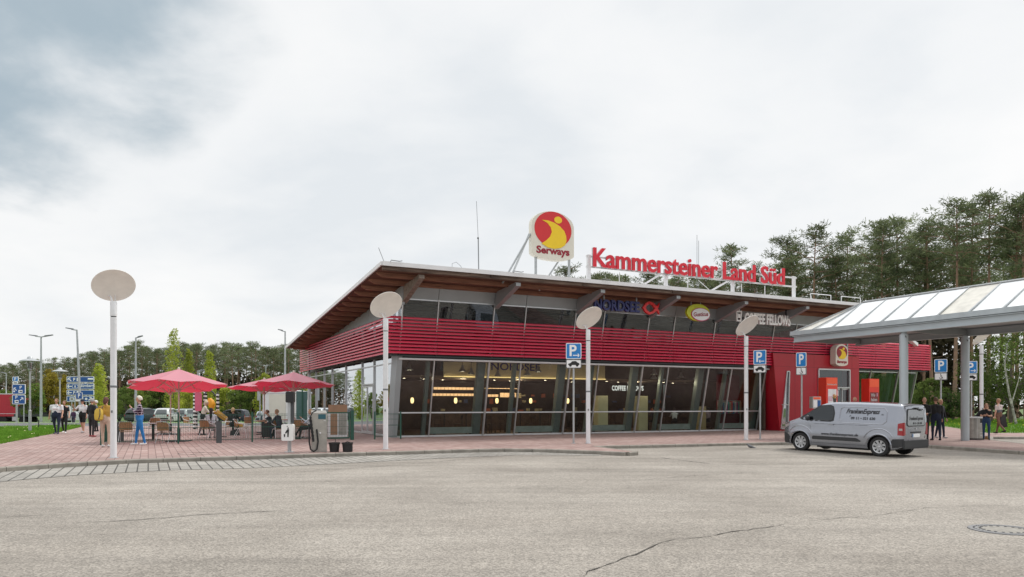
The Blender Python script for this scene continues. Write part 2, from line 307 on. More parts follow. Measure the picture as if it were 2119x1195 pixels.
stroke(ck, G([(136, 1084), (283, 1077), (359, 1070.7), (430, 1065), (526, 1060), (640, 1056)]), .013, -.113, 7); stroke(ck, G([(1356, 946), (1408, 953), (1490, 963)]), .022, -.113, 8, .03)
stroke(ck, G([(1490, 963), (1600, 961), (1730, 957)]), .012, -.113, 9, .03); stroke(ck, G([(1316, 995), (1440, 985), (1600, 976)]), .010, -.113, 10, .03)
stroke(ck, G([(560, 981), (590, 980)]), .03, -.105, 11); stroke(ck, G([(660, 972), (712, 971)]), .05, -.105, 12); stroke(ck, G([(725, 970), (750, 968)]), .03, -.105, 13)
stroke(ck, G([(560, 981.5), (760, 968), (900, 957), (960, 951), (1060, 944)]), .012, -.108, 14, .02)
c_ = obj('crack', ck, M('crack'), asphalt)
st = MB()
for px, py, rx, ry, sd in ((1690, 1119, 1.2, .22, 1), (1995, 980, .5, .25, 2), (1300, 1030, 1.4, .1, 3), (905, 1100, .5, .12, 4)):
    c = gp(px, py, -.12); rnd = random.Random(sd)
    st.poly([[(c.x + rx * math.cos(t * .4) * rnd.uniform(.6, 1), c.y + ry * math.sin(t * .4) * rnd.uniform(.6, 1)) for t in range(16)]], lambda x, y, w: (x, y, -.1165))
# manhole
mh = thing('manhole_cover', 'round iron and concrete manhole cover set in the asphalt', 'manhole', (6.56, 9.85, -.118))
a = MB(); a.lathe([(.30, .0), (.30, .008), (.34, .008), (.34, .002), (.36, .002), (.36, .009), (.42, .009), (.425, 0)], 48, cap=False); obj('ring', a, mat('iron', (.17, .17, .175), .6, .3, .3, 30), mh)
a = MB(); a.lathe([(0, .0065), (.298, .0065)], 40); obj('lid', a, mat('lid_concrete', (.25, .235, .21), .9, 0, .25, 12), mh)
a = MB()
for k in range(36):
    t = k * math.pi / 18; a.box((.35 * math.cos(t), .35 * math.sin(t), .0062), (.02, .028, .008), Matrix.Rotation(t, 3, 'Z'))
for k in range(20):
    t = k * math.pi / 10; a.box((.275 * math.cos(t), .275 * math.sin(t), .009), (.03, .03, .008), Matrix.Rotation(t, 3, 'Z'))
obj('stud', a, M('dark_grey'), mh)
# drain outline in the pavement and bird
dr = MB(); c = gp(409, 939); dr.lathe([(.565, .002), (.565, .005), (.59, .005), (.59, .002)], 32, (c.x, c.y, 0), cap=False); dr.box((c.x, c.y, .004), (.02, 1.0, .003)); tag(obj('pavement_cover', dr, M('crack')), 'round service cover outlined in the red pavement near the grey bollard', 'manhole')
# lawns: soil sheet + blades
def lawn(name, poly, label, n, seed, hgt=.16, x=(0, 0), flowers=120, near=None):
    mb = MB(); mb.poly([poly], lambda x, y, w: (x, y, -.03)); o = obj(name, mb, M('grass_base')); tag(o, label, 'lawn', kind='structure')
    rnd = random.Random(seed); xs = [p[0] for p in poly]; ys = [p[1] for p in poly]
    def inside(x, y):
        c = False; j = len(poly) - 1
        for i in range(len(poly)):
            if (poly[i][1] > y) != (poly[j][1] > y) and x < (poly[j][0] - poly[i][0]) * (y - poly[i][1]) / (poly[j][1] - poly[i][1]) + poly[i][0]: c = not c
            j = i
        return c
    g = MB(); fl = MB(); x0, x1, y0, y1 = near or (min(xs), max(xs), min(ys), max(ys)); k = 0; tr = 0
    while k < n and tr < n * 8:
        tr += 1; x = rnd.uniform(x0, x1); y = rnd.uniform(y0, y1)
        if not inside(x, y): continue
        k += 1; h = hgt * rnd.uniform(.5, 1.4) * (.7 + .6 * mnoise.noise(Vector((x * .5, y * .5, 0)))); a = rnd.uniform(0, 6.3); w = rnd.uniform(.012, .03)
        for q in range(3):
            a2 = a + q * 2.1; lx, ly = math.cos(a2) * h * .5, math.sin(a2) * h * .5
            g.add([(x - w * math.sin(a2), y + w * math.cos(a2), -.03), (x + w * math.sin(a2), y - w * math.cos(a2), -.03), (x + lx, y + ly, -.03 + h)], [(0, 1, 2)])
        if k % max(1, n // flowers) == 0: fl.ell((x, y, -.0 + h * .9), (.035, .035, .02), 6, 4)
    tag(obj('grass', g, leafmat('grass_blade', (.09, .2, .025), (.19, .34, .05), .4)), 'uneven fresh green grass blades', 'grass', kind='stuff')
    if fl.v: tag(obj('meadow_flowers', fl, mat('flower_' + name, (.75, .72, .35) if 'front' in name else (.75, .6, .04), .7)), 'small pale meadow flowers in the grass', 'flowers', kind='stuff')
lawn('lawn_front', [(-20.1, 29.0), (-24.8, 40.2), (-30.9, 53.4), (-75, 53.4), (-75, 20), (-22, 20)], 'green lawn beside the red pavement and the lantern', 26000, 5, .2, near=(-34, -19.5, 26, 53.4))
lawn('lawn_side', [(26.2, 40.7), (31.2, 53), (16.5, 78.5), (28, 92), (110, 92), (110, 40.7)], 'lawn with yellow flowers below the pine forest', 16000, 6, .22, flowers=500, near=(25, 52, 40.7, 80))
# far roads
def strip(name, y0, y1, x0, x1, dz, m, label, w=0):
    mb = MB(); n = 60; vs = []
    for i in range(n + 1):
        x = x0 + (x1 - x0) * i / n
        for j in range(9):
            y = y0 + (y1 - y0) * j / 8 + w * math.sin(x * .03); vs.append((x, y, gz(x, y) + dz))
    mb.add(vs, [(i * 9 + j, (i + 1) * 9 + j, (i + 1) * 9 + j + 1, i * 9 + j + 1) for i in range(n) for j in range(8)]); return tag(obj(name, mb, m, smooth=True), label, 'road', kind='structure')
strip('access_road', 53.5, 65, -170, -11, -.06, M('asphalt_far'), 'grey access road running past the terrace', .3)
strip('road_kerb', 65.1, 65.6, -170, -5, -.01, M('concrete'), 'pale kerb along the access road', .3)
strip('verge', 65.6, 90, -170, 30, -.10, M('grass_base'), 'mown verge beyond the access road', .3)
strip('parking_lot', 90, 122, -170, 10, -.2, M('asphalt_far'), 'grey parking area below the trees')
# ================================================================ restaurant
EX = UA
def bthing(name, label, cat, t=0, s=0, z=0, rz=0, group=None):    # a thing placed in the restaurant's own axes
    return thing(name, label, cat, bl(t, s, z), EX + rz, group)
bd = bthing('restaurant', 'long motorway restaurant with tilted glass front, red louvre band and sloping timber roof', 'restaurant')
LEAN = .22
def gs(z): return -LEAN * z                       # the glass front leans outward
SL = .077; ZR = 7.47                             # roof: top surface at the front eave
def rt(s): return ZR - SL * (s + 4.0)            # roof top height
def ru(s): return rt(s) - .26
MULL = [0.0]
for k in range(5): MULL += [4.6 * k + 1.73, 4.6 * (k + 1)]
MULL = [m for m in MULL if m < 22.9]
# --- floor, inner shell
a = MB(); a.b2((.05, -.0, .004), (36.6, 19.9, .05)); obj('floor_slab', a, M('wood_floor'), bd)
a = MB(); a.b2((.3, 9.0, .05), (22.8, 9.15, 6.2)); a.b2((30.4, 8.9, .05), (36.2, 9.05, 1.0)); obj('inner_wall', a, M('dark_brown'), bd)
a = MB(); a.b2((22.86, -.6, .05), (23.0, 8.9, 6.0)); a.b2((30.2, -.6, .05), (30.32, 6, 4.3)); obj('cross_wall', a, M('dark_brown'), bd)
a = MB(); a.b2((.2, 3.4, 3.0), (22.8, 8.9, 3.12)); obj('inner_ceiling', a, mat('ceil', (.22, .16, .12), .7), bd)
a = MB(); a.b2((3.4, 2.3, 3.02), (13.4, 2.38, 4.3)); obj('bulkhead', a, mat('bulk', (.62, .52, .34), .7, 0, .08, 1), bd)
a = MB(); a.b2((3.4, 2.22, 3.0), (13.4, 2.29, 3.05)); obj('light_cove', a, mat('cove', (1, .72, .3), .5, emit=.8, var=0), bd)
# interior writing on the bulkhead
a = MB(); put_text(a, 'NORDSEE', lambda x, y, z: (7.6 + x, 2.28, 3.62 + y), height=.42, width=3.0, ext=.01, off=.02); obj('inner_lettering', a, mat('inner_blue', (.05, .05, .25), .5), bd)
a = MB(); put_text(a, 'COFFEE FELLOWS', lambda x, y, z: (15.6 + x, 3.15, 2.55 + y), height=.3, width=2.3, ext=.01, off=.02); obj('inner_lettering', a, mat('inner_white', (.9, .9, .88), .5, emit=.6, var=0), bd)
a = MB()
for t0, t1, z0, z1 in ((4.2, 6.7, 2.42, 2.56), (4.1, 6.8, 2.06, 2.2), (7.4, 9.6, 2.5, 2.54), (7.6, 8.3, 2.02, 2.16), (8.4, 9.5, 2.0, 2.26)):
    n = max(2, int((t1 - t0) / .22))
    for i in range(n): a.b2((t0 + (t1 - t0) * i / n + .02, 6.0, z0), (t0 + (t1 - t0) * (i + 1) / n - .02, 6.05, z1))
obj('menu_board', a, mat('menu', (1, .6, .3), .5, emit=.8, var=0), bd)
a = MB()
for i in range(14): a.lathe([(0, 0), (.07, 0)], 10, (2 + i * 1.45, 4.6 + (i % 3) * .9, 2.985))
obj('downlight', a, mat('down', (1, .86, .62), .5, emit=14, var=0), bd)
a = MB(); a.b2((3.5, 5.2, .05), (12.5, 6.0, 1.15)); a.b2((14.0, 5.6, .05), (21, 6.3, 1.1)); obj('counter', a, mat('counterm', (.11, .06, .035), .4, 0, .3), bd)
rr = random.Random(4); a = MB(); b_ = MB(); c2 = MB()
for i in range(60):
    t = rr.uniform(3.6, 20.6); z = rr.choice((1.2, 1.25, 1.75, 2.1)); m_ = rr.choice((a, b_, c2)); m_.box((t, 5.4 + rr.random() * .4, z), (rr.uniform(.1, .3), .15, rr.uniform(.08, .3)))
obj('shelf_goods', a, mat('goods_a', (.5, .12, .05), .5), bd); obj('shelf_goods', b_, mat('goods_b', (.5, .42, .25), .5), bd); obj('shelf_goods', c2, mat('goods_c', (.06, .08, .16), .5), bd)
# beige louvred doors inside
for t0, s0, w, h in ((11.75, .45, .62, 1.95), (14.45, .45, .62, 1.95)):
    a = MB(); a.b2((t0, s0, .1), (t0 + w, s0 + .5, .1 + h))
    for k in range(26): a.box((t0 + w / 2, s0 - .012, .22 + k * .07), (w - .14, .02, .045))
    obj('louvred_cabinet', a, mat('cabinet', (.85, .78, .50), .6, 0, .06), bd)
a = MB(); a.b2((19.1, .9, .05), (19.7, 1.3, 1.45)); obj('pillar_box', a, mat('box_oak', (.60, .48, .26), .6), bd)
a = MB(); a.b2((20.9, 1.3, .05), (22.7, 1.35, 3.4)); obj('red_backdrop', a, M('red_dark'), bd)
# --- front glazing: lower panes
def fpt(t, z, o=0): return Vector((t, gs(z) - o, z))
edges = MULL + [22.95]
for a0, a1 in zip(edges, edges[1:]):
    if a1 - a0 < .3: continue
    for z0, z1 in ((.08, 1.14), (1.2, 3.62)):
        g = MB(); g.loft([[fpt(a0 + .03, z0, -.0), fpt(a0 + .03, z1), fpt(a0 + .03, z1, -.012), fpt(a0 + .03, z0, -.012)], [fpt(a1 - .03, z0), fpt(a1 - .03, z1), fpt(a1 - .03, z1, -.012), fpt(a1 - .03, z0, -.012)]]); obj('pane', g, M('pane'), bd)
mu = MB()
for m_ in MULL + [22.8]: mu.bar(fpt(m_, .0, .02), fpt(m_, 3.66, .02), .055, .09, up=(0, -1, 0))
for k in (1, 2, 3, 4): mu.bar(fpt(4.6 * k - .05, .0, .03), fpt(4.6 * k - .05, 3.66, .03), .02, .1, up=(0, -1, 0))
obj('mullion', mu, M('alu'), bd)
tr = MB(); tr.b2((0, gs(1.17) - .03, 1.14), (22.9, gs(1.17) + .05, 1.2)); tr.b2((0, gs(.05) - .03, .0), (22.9, gs(.05) + .06, .08)); obj('transom', tr, M('alu'), bd)
col = MB()
for k in range(5):
    col.bar(fpt(4.6 * k + 4.32, 0, -.35), fpt(4.6 * k + 4.32, 4.6, -.35), .38, .28, up=(0, -1, 0))
for k in range(5): col.bar(fpt(4.6 * k + 1.52, 0, -.25), fpt(4.6 * k + 1.52, 4.6, -.25), .17, .2, up=(0, -1, 0))
obj('column', col, mat('colm', (.22, .27, .265), .5, .1, .06), bd)
a = MB(); a.tube([(-.05, gs(3.72) - .14, 3.68), (22.9, gs(3.72) - .14, 3.68)], .055, 10); obj('rail', a, M('white_metal'), bd)
a = MB(); a.b2((-.0, gs(3.66) - .02, 3.62), (22.9, gs(3.66) + .06, 3.68)); a.b2((-.1, -.86, 3.69), (22.9, -.78, 3.98)); obj('head_frame', a, M('dark_frame'), bd)
# corner pier
a = MB(); a.loft([[(-.12, gs(z) - .1, z), (.12, gs(z) - .14, z), (.12, gs(z) + .5, z), (-.12, gs(z) + .75, z)] for z in (0, 3.85)]); obj('corner_pier', a, M('panel_grey'), bd)
# --- upper storey front
for a0, a1 in zip(edges, edges[1:] ):
    if a1 - a0 < .3: continue
    g = MB(); g.loft([[fpt(a0 + .03, 4.0), fpt(a0 + .03, 6.36), fpt(a0 + .03, 6.36, -.02), fpt(a0 + .03, 4.0, -.02)], [fpt(a1 - .03, 4.0), fpt(a1 - .03, 6.36), fpt(a1 - .03, 6.36, -.02), fpt(a1 - .03, 4.0, -.02)]]); obj('upper_pane', g, M('pane_up'), bd)
    g = MB(); g.loft([[fpt(a0 + .012, 6.42, .0), fpt(a0 + .012, 7.3, .0), fpt(a0 + .012, 7.3, -.06), fpt(a0 + .012, 6.42, -.06)], [fpt(a1 - .012, 6.42), fpt(a1 - .012, 7.3), fpt(a1 - .012, 7.3, -.06), fpt(a1 - .012, 6.42, -.06)]]); obj('wall_panel', g, M('panel_grey'), bd)
g = MB(); g.loft([[fpt(t, 3.9, 0), fpt(t, 6.36, 0), fpt(t, 6.36, -.02), fpt(t, 3.9, -.02)] for t in (22.98, 29.3)]); obj('upper_pane', g, M('pane_up'), bd)
g = MB(); g.loft([[fpt(t, 6.42, 0), fpt(t, 7.3, 0), fpt(t, 7.3, -.06), fpt(t, 6.42, -.06)] for t in (22.98, 29.3)]); obj('wall_panel', g, M('panel_grey'), bd)
mu = MB()
for m_ in MULL + [22.9, 24.7, 27.5, 29.3]: mu.bar(fpt(m_, 4.0, .02), fpt(m_, 6.44, .02), .05, .08, up=(0, -1, 0))
mu.b2((0, gs(6.39) - .03, 6.36), (29.3, gs(6.39) + .05, 6.42)); obj('upper_mullion', mu, M('alu'), bd)
a = MB(); a.b2((.25, 4.2, 3.2), (29.2, 4.3, 6.78)); obj('upper_inner_wall', a, mat('upbrown', (.10, .075, .06), .8, 0, .5, .6), bd)
a = MB(); a.b2((29.2, -1.3, 4.3), (29.3, 18, ru(0) - .2)); obj('gable_wall', a, M('panel_grey'), bd)
# --- side wall (towards the terrace)
SM = [0.12, 3.3, 5.65, 9.35, 12.95, 15.3, 18.0, 20.4]
def spane(name, s0, s1, zf0, zf1, m_):
    g = MB(); g.add([(0, s0, zf0(s0)), (0, s1, zf0(s1)), (0, s1, zf1(s1)), (0, s0, zf1(s0)), (.015, s0, zf0(s0)), (.015, s1, zf0(s1)), (.015, s1, zf1(s1)), (.015, s0, zf1(s0))], [(0, 1, 2, 3), (7, 6, 5, 4), (0, 4, 5, 1), (1, 5, 6, 2), (2, 6, 7, 3), (3, 7, 4, 0)]); return obj(name, g, m_, bd)
for s0, s1 in zip(SM, SM[1:]):
    if abs(s0 - 3.3) > .1: spane('side_pane', s0 + .04, s1 - .04, lambda s: .08, lambda s: 3.5, M('pane_side'))
    spane('side_pane', s0 + .04, s1 - .04, lambda s: 3.56, lambda s: 3.82, M('pane_side'))
spane('side_pane', 3.35, 5.6, lambda s: 2.65, lambda s: 3.5, M('pane_side'))
mu = MB()
for s in SM: mu.bar((-.02, s, 0), (-.02, s, 3.85), .05, .09)
mu.b2((-.05, 0, 3.5), (.03, 20.4, 3.56)); mu.b2((-.05, 0, 0), (.03, 3.3, .08)); mu.b2((-.05, 5.65, 0), (.03, 20.4, .08)); mu.b2((-.06, 3.3, 2.58), (.03, 5.65, 2.65)); obj('side_mullion', mu, M('alu'), bd)
a = MB(); a.b2((-.08, 20.4, 0), (.14, 20.62, 5.3)); obj('corner_post', a, M('white_metal'), bd)
dr = MB()
for s0 in (3.38, 4.53):
    for s in (s0, s0 + 1.05): dr.b2((-.07, s, .02), (-.01, s + .07, 2.55))
    dr.b2((-.07, s0 + .07, 2.47), (-.01, s0 + 1.05, 2.55)); dr.b2((-.07, s0 + .07, .02), (-.01, s0 + 1.05, .16))
d_ = obj('door', dr, M('alu'), bd); g = MB()
for s0 in (3.38, 4.53): g.b2((-.045, s0 + .07, .16), (-.03, s0 + 1.05, 2.47))
obj('door_pane', g, M('pane_side'), d_); g = MB()
for s in (4.33, 4.72): g.tube([(-.12, s, .9), (-.12, s, 1.5)], .015, 8)
obj('handle', g, M('white_metal'), d_)
spane('side_upper_pane', -1.25, 9.0, lambda s: 5.0, lambda s: max(5.05, ru(s) - .95), M('pane_side'))
spane('side_upper_pane', -.9, 20.2, lambda s: 3.86, lambda s: 5.0, mat('side_dark', (.08, .085, .09), .4))
a = MB(); sp = [-1.5, -.5, 1.9, 4.4, 7.0, 9.8, 12.8, 16, 20.4]
for s0, s1 in zip(sp, sp[1:]):
    f0 = lambda s: max(4.9, ru(s) - .9); f1 = lambda s: ru(s) - .02; q0, q1 = s0 + .01, s1 - .01
    a.add([(-.03, q0, f0(q0)), (-.03, q1, f0(q1)), (-.03, q1, f1(q1)), (-.03, q0, f1(q0)), (.06, q0, f0(q0)), (.06, q1, f0(q1)), (.06, q1, f1(q1)), (.06, q0, f1(q0))], [(0, 3, 2, 1), (7, 4, 5, 6), (0, 1, 5, 4), (1, 2, 6, 5), (2, 3, 7, 6), (3, 0, 4, 7)])
obj('side_panel', a, M('panel_grey'), bd)
mu = MB()
for s in (-.9, -.1, 1.2, 3.3, 5.65): mu.bar((-.02, s, 5.0), (-.02, s, ru(s) - .9), .05, .08)
obj('side_upper_mullion', mu, M('alu'), bd)
a = MB(); a.b2((.0, 20.45, .0), (36.6, 20.6, 5.2)); obj('back_wall', a, M('panel_grey'), bd)
a = MB(); a.b2((.3, 8.95, 3.9), (.5, 20.3, 5.2)); a.b2((.2, -.7, 5.5), (22.5, 4.1, 5.52)); obj('inner_panel', a, M('dark_brown'), bd)
# --- louvre band
NB, P0 = 11, 3.88; PT = (5.63 - P0) / NB
def blade(mb, t0, t1, z, s0=-1.25, axis=0, sgn=-1):
    # section: outer lip low, blade tilting up and inward
    sec = [(0, .0), (0, .068), (.03, .105), (.10, .128), (.10, .114), (.04, .09), (.016, .062), (.016, .004)]
    if axis == 0: ring = lambda t: [(t, s0 + d, z + h) for d, h in sec]
    else: ring = lambda s: [(s0 + (d if sgn < 0 else -d), s, z + h) for d, h in sec]
    mb.loft([ring(t0), ring(t1)])
fm = [-.62] + MULL[1:] + [22.95]
rest = [22.95, 24.7, 27.5, 29.3, 30.2, 31.9, 34.6, 37.45]
lv = MB(); lvb = MB()
for i in range(NB):
    z = P0 + i * PT
    for t0, t1 in list(zip(fm, fm[1:])) + list(zip(rest, rest[1:])):
        if t0 > 22.9 and t0 < 30.1 and z < 4.62: continue
        blade(lv, t0 + .008, t1 - .008, z + .02)
lb = obj('louvre_band', lv, M('red_louvre'), bd)
lv = MB()
for i in range(NB):
    z = P0 + i * PT
    for s0, s1 in zip([-1.25, 1.1, 3.3, 5.65, 9.35, 12.95, 15.3, 18.0], [1.1, 3.3, 5.65, 9.35, 12.95, 15.3, 18.0, 20.75]): blade(lv, s0 + .008, s1 - .008, z + .02, -.62, 1, -1)
obj('louvre_band', lv, M('red_louvre'), bd)
lv = MB()
for i in range(NB): blade(lv, -1.25, 3.0, P0 + i * PT + .02, 37.45, 1, 1)
obj('louvre_band', lv, M('red_louvre'), bd)
lb = MB()
for m_ in MULL[1:] + [24.7, 27.5]: lb.b2((m_ - .03, -1.14, 3.85), (m_ + .03, -1.06, 5.5))
for m_ in (30.3, 31.9, 34.6, 37.2): lb.b2((m_ - .03, -1.14, 3.85), (m_ + .03, -1.06, 5.5))
for s in SM[:-1]: lb.b2((-.5, s, 3.85), (-.42, s + .06, 5.5))
lb.b2((-.5, -1.12, 3.78), (37.3, -1.04, 3.84)); obj('louvre_bracket', lb, M('dark_frame'), bd)
a = MB(); a.b2((30.2, -.95, 3.86), (36.9, -.9, 5.2)); a.b2((36.85, -.9, 3.86), (36.9, 3, 5.2)); a.b2((30.2, -.85, 5.0), (36.9, 8.9, 5.1)); obj('right_parapet', a, M('dark_frame'), bd)
# --- entrance portal
PS = -1.38
outer = [(23.35, 0), (30.2, 0), (30.2, 4.62), (22.8, 4.62)]
hole_w = [(23.42, .12), (24.0, .12), (24.12, 3.55), (23.92, 3.55)]; hole_d = [(26.55, .02), (29.3, .02), (29.3, 3.74), (26.55, 3.74)]
a = MB(); a.poly([outer, hole_w[::-1], hole_d[::-1]], lambda x, y, w: (x, PS + w, y), .16); po = obj('portal', a, M('red_panel'), bd)
a = MB(); a.b2((30.05, PS + .17, 0), (30.2, -.2, 4.6)); a.loft([[(22.84 + .5 * (1 - z / 4.6), PS + .17, z), (23.0 + .5 * (1 - z / 4.6), PS + .17, z), (23.0 + .5 * (1 - z / 4.6), -.2, z), (22.84 + .5 * (1 - z / 4.6), -.2, z)] for z in (0, 4.6)]); a.b2((22.9, PS + .17, 4.45), (30.1, -.4, 4.6)); obj('portal_return', a, M('red_panel'), po)
a = MB()
for t in (24.6, 26.2, 29.55): a.b2((t - .006, PS - .003, .02), (t + .006, PS, 4.6))
a.b2((22.95, PS - .003, 3.83), (30.18, PS, 3.842)); obj('joint', a, M('red_dark'), po)
a = MB(); hw = hole_w + [hole_w[0]]
for p, q in zip(hw, hw[1:]): a.bar((p[0], PS - .01, p[1]), (q[0], PS - .01, q[1]), .06, .09, up=(0, -1, 0))
a.bar((23.5, PS - .01, 1.55), (24.03, PS - .01, 1.55), .05, .08, up=(0, -1, 0)); w_ = obj('slanted_window', a, M('alu'), bd); g = MB(); g.poly([hole_w], lambda x, y, w: (x, PS + .05 + w, y), .015); obj('pane', g, M('pane_side'), w_)
a = MB()
for p, q in (((26.55, 0), (26.55, 3.74)), ((29.3, 0), (29.3, 3.74)), ((26.55, 3.74), (29.3, 3.74)), ((26.55, 2.62), (29.3, 2.62))): a.bar((p[0], PS - .01, p[1]), (q[0], PS - .01, q[1]), .08, .12, up=(0, -1, 0))
en = obj('entrance_door', a, M('alu'), bd); a = MB()
for t in (26.62, 27.3, 28.0, 28.7): a.b2((t, PS + .05, .03), (t + .06, PS + .1, 2.58)); a.b2((t, PS + .05, .03), (t + .55, PS + .1, .12)); a.b2((t, PS + .05, 2.48), (t + .55, PS + .1, 2.58))
obj('door_leaf', a, M('alu'), en); g = MB(); g.b2((26.6, PS + .07, .1), (29.25, PS + .085, 2.5)); g.b2((26.6, PS + .03, 2.68), (29.25, PS + .045, 3.7)); obj('pane', g, M('pane_up'), en)
a = MB(); a.b2((27.6, PS + .02, 2.1), (28.35, PS + .04, 2.45)); st_ = obj('door_sticker', a, M('sign_white'), en); a = MB(); a.b2((27.64, PS + .012, 2.14), (27.95, PS + .018, 2.41)); obj('sticker_field', a, M('sign_blue'), st_)
# --- right glass wing
RM = [30.2, 32.0, 34.7, 36.55]
for a0, a1 in zip(RM, RM[1:]):
    for z0, z1 in ((.08, 1.14), (1.2, 3.62)):
        g = MB(); g.loft([[fpt(t, z0), fpt(t, z1), fpt(t, z1, -.012), fpt(t, z0, -.012)] for t in (a0 + .03, a1 - .03)]); obj('pane', g, M('pane_up'), bd)
mu = MB()
for m_ in RM: mu.bar(fpt(m_, 0, .02), fpt(m_, 3.9, .02), .06, .1, up=(0, -1, 0))
mu.bar(fpt(36.7, 0, -.3), fpt(36.7, 4.4, -.3), .16, .3, up=(0, -1, 0)); mu.b2((30.2, gs(3.7) - .03, 3.68), (36.6, gs(3.7) + .05, 3.76)); mu.b2((30.2, gs(1.17) - .03, 1.14), (36.6, gs(1.17) + .05, 1.2)); mu.b2((30.2, -.05, 0), (36.6, .05, .08)); obj('mullion', mu, M('alu'), bd)
a = MB(); a.bar(fpt(31.8, 0, -.4), fpt(31.8, 4.2, -.4), .28, .3, up=(0, -1, 0)); a.bar(fpt(34.4, 0, -.4), fpt(34.4, 4.2, -.4), .28, .3, up=(0, -1, 0)); obj('column', a, M('colm'), bd)
a = MB(); a.b2((36.56, -.3, 1.2), (36.58, 8.9, 3.6)); obj('pane', a, M('pane_up'), bd)
# --- roof
T0, T1, S0, S1 = -1.72, 29.6, -4.0, 19.8
def slab(mb, t0, t1, s0, s1, f0, f1):
    mb.add([(t0, s0, f0(s0)), (t1, s0, f0(s0)), (t1, s1, f0(s1)), (t0, s1, f0(s1)), (t0, s0, f1(s0)), (t1, s0, f1(s0)), (t1, s1, f1(s1)), (t0, s1, f1(s1))], [(0, 3, 2, 1), (4, 5, 6, 7), (0, 1, 5, 4), (1, 2, 6, 5), (2, 3, 7, 6), (3, 0, 4, 7)])
a = MB(); slab(a, T0, T1, S0, S1, lambda s: rt(s) - .09, rt); slab(a, T0 - .0, T1, S0 - .07, S0 - .002, lambda s: rt(s) - .15, lambda s: rt(s) + .03); slab(a, T0 - .06, T0 - .002, S0, S1, lambda s: rt(s) - .13, lambda s: rt(s) + .03); rf = obj('roof', a, M('white_metal'), bd)
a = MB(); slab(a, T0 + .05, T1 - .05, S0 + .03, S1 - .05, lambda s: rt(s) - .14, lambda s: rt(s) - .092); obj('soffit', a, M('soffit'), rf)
a = MB(); slab(a, T0 + .03, T1 - .05, S0 + .08, S0 + .16, lambda s: rt(s) - .31, lambda s: rt(s) - .142)
for t0, t1 in ((T0 + .03, 3.2), (3.25, 8.0), (8.05, 13.3), (13.35, 19), (19.05, 25)): slab(a, t0, t1, S0 + .04, S0 + .078, lambda s: rt(s) - .29, lambda s: rt(s) - .16)
obj('fascia_board', a, M('timber_old'), rf)
a = MB(); s = S0 + 1.15
while s < S1 - .3:
    h = .20; z1 = rt(s) - .142
    for t0, t1 in ((T0 + .1, T1 - .1),):
        a.loft([[(t0, s - .06, z1 - .07), (t0, s + .06, z1 - .07), (t0, s + .06, z1), (t0, s - .06, z1)], [(t0 + .25, s - .06, z1 - h), (t0 + .25, s + .06, z1 - h), (t0 + .25, s + .06, z1), (t0 + .25, s - .06, z1)], [(t1, s - .06, z1 - h), (t1, s + .06, z1 - h), (t1, s + .06, z1), (t1, s - .06, z1)]])
    s += 1.27
obj('purlin', a, M('timber'), rf)
for k in range(7):
    t = 4.575 * k + (.05 if k else .0)
    if k == 6: t = 27.3
    a = MB(); zt = lambda s: rt(s) - .30
    a.poly([[(-1.2, 0), (-3.65, 0), (-3.72, -.06), (-3.72, -.17), (-1.35, -.72), (-1.2, -.72)]], lambda x, y, w: (t + w, x, zt(x) + y), .16)
    a.poly([[(-3.62, .0), (-3.78, -.04), (-3.78, -.19), (-1.3, -.79), (-1.3, -.72), (-3.72, -.17)]], lambda x, y, w: (t - .04 + w, x, zt(x) + y), .24)
    obj('roof_bracket', a, M('grey_frame') if k else mat('bracket_weathered', (.24, .2, .17), .8, .1, .3, 6), bd)
# gutter fittings and lightning wires on the roof edge
a = MB()
for t in (-1.4, 4.3, 9.0, 18.7):
    a.tube([(t, -4.12, rt(-4) + .03), (t, -4.2, rt(-4) + .07), (t + .35, -4.2, rt(-4) + .05), (t + .5, -4.1, rt(-4) + .1)], .018, 6)
a.tube([(-1.6, -3.9, rt(-4)), (-1.85, -3.9, rt(-4) + .6)], .012, 5); obj('lightning_wire', a, M('mid_grey'), rf)
# ------------------------------------------------ things on and in the restaurant
def emblem(mb_r, mb_y, fn, sc, ry=1.0):          # red oval with a yellow leaping figure; fn(x, y, w)
    mb_r.poly([[(math.cos(t * math.pi / 24) * sc, math.sin(t * math.pi / 24) * sc * .98 * ry) for t in range(48)]], lambda x, y, w: fn(x, y, w), .012)
    mb_y.poly([[(.26 * sc + math.cos(t * math.pi / 12) * .21 * sc, .55 * sc * ry + math.sin(t * math.pi / 12) * .19 * sc * ry) for t in range(24)]], lambda x, y, w: fn(x, y, w + .013), .01)
    up = [(-.62, .46), (-.30, .46), (.05, .38), (.35, .22), (.60, -.02), (.70, -.30), (.72, -.55), (.64, -.80), (.40, -.98), (.05, -1.06), (-.3, -1.02), (-.64, -.84), (-.40, -.66), (-.18, -.42), (-.08, -.14), (-.14, .10), (-.32, .32)]
    mb_y.poly([[(x * sc, y * sc * ry) for x, y in up]], lambda x, y, w: fn(x, y, w + .013), .01)
def shield(w, h, top, bot):                       # rounded top and bottom
    L_ = []
    for i in range(17): a_ = math.pi * i / 16; L_.append((w / 2 * math.cos(a_), h / 2 - top + top * math.sin(a_)))
    for i in range(17): a_ = math.pi + math.pi * i / 16; L_.append((w / 2 * math.cos(a_), -h / 2 + bot + bot * math.sin(a_)))
    return L_
mat('cream', (.72, .69, .6), .45, 0, .03); mat('logo_red', (.62, .02, .025), .4, 0, .03); mat('logo_yellow', (.85, .58, .01), .4, 0, .03); mat('letter_dark_red', (.28, .004, .02), .4, 0, 0); mat('letter_red', (.66, .015, .035), .4, 0, .05)
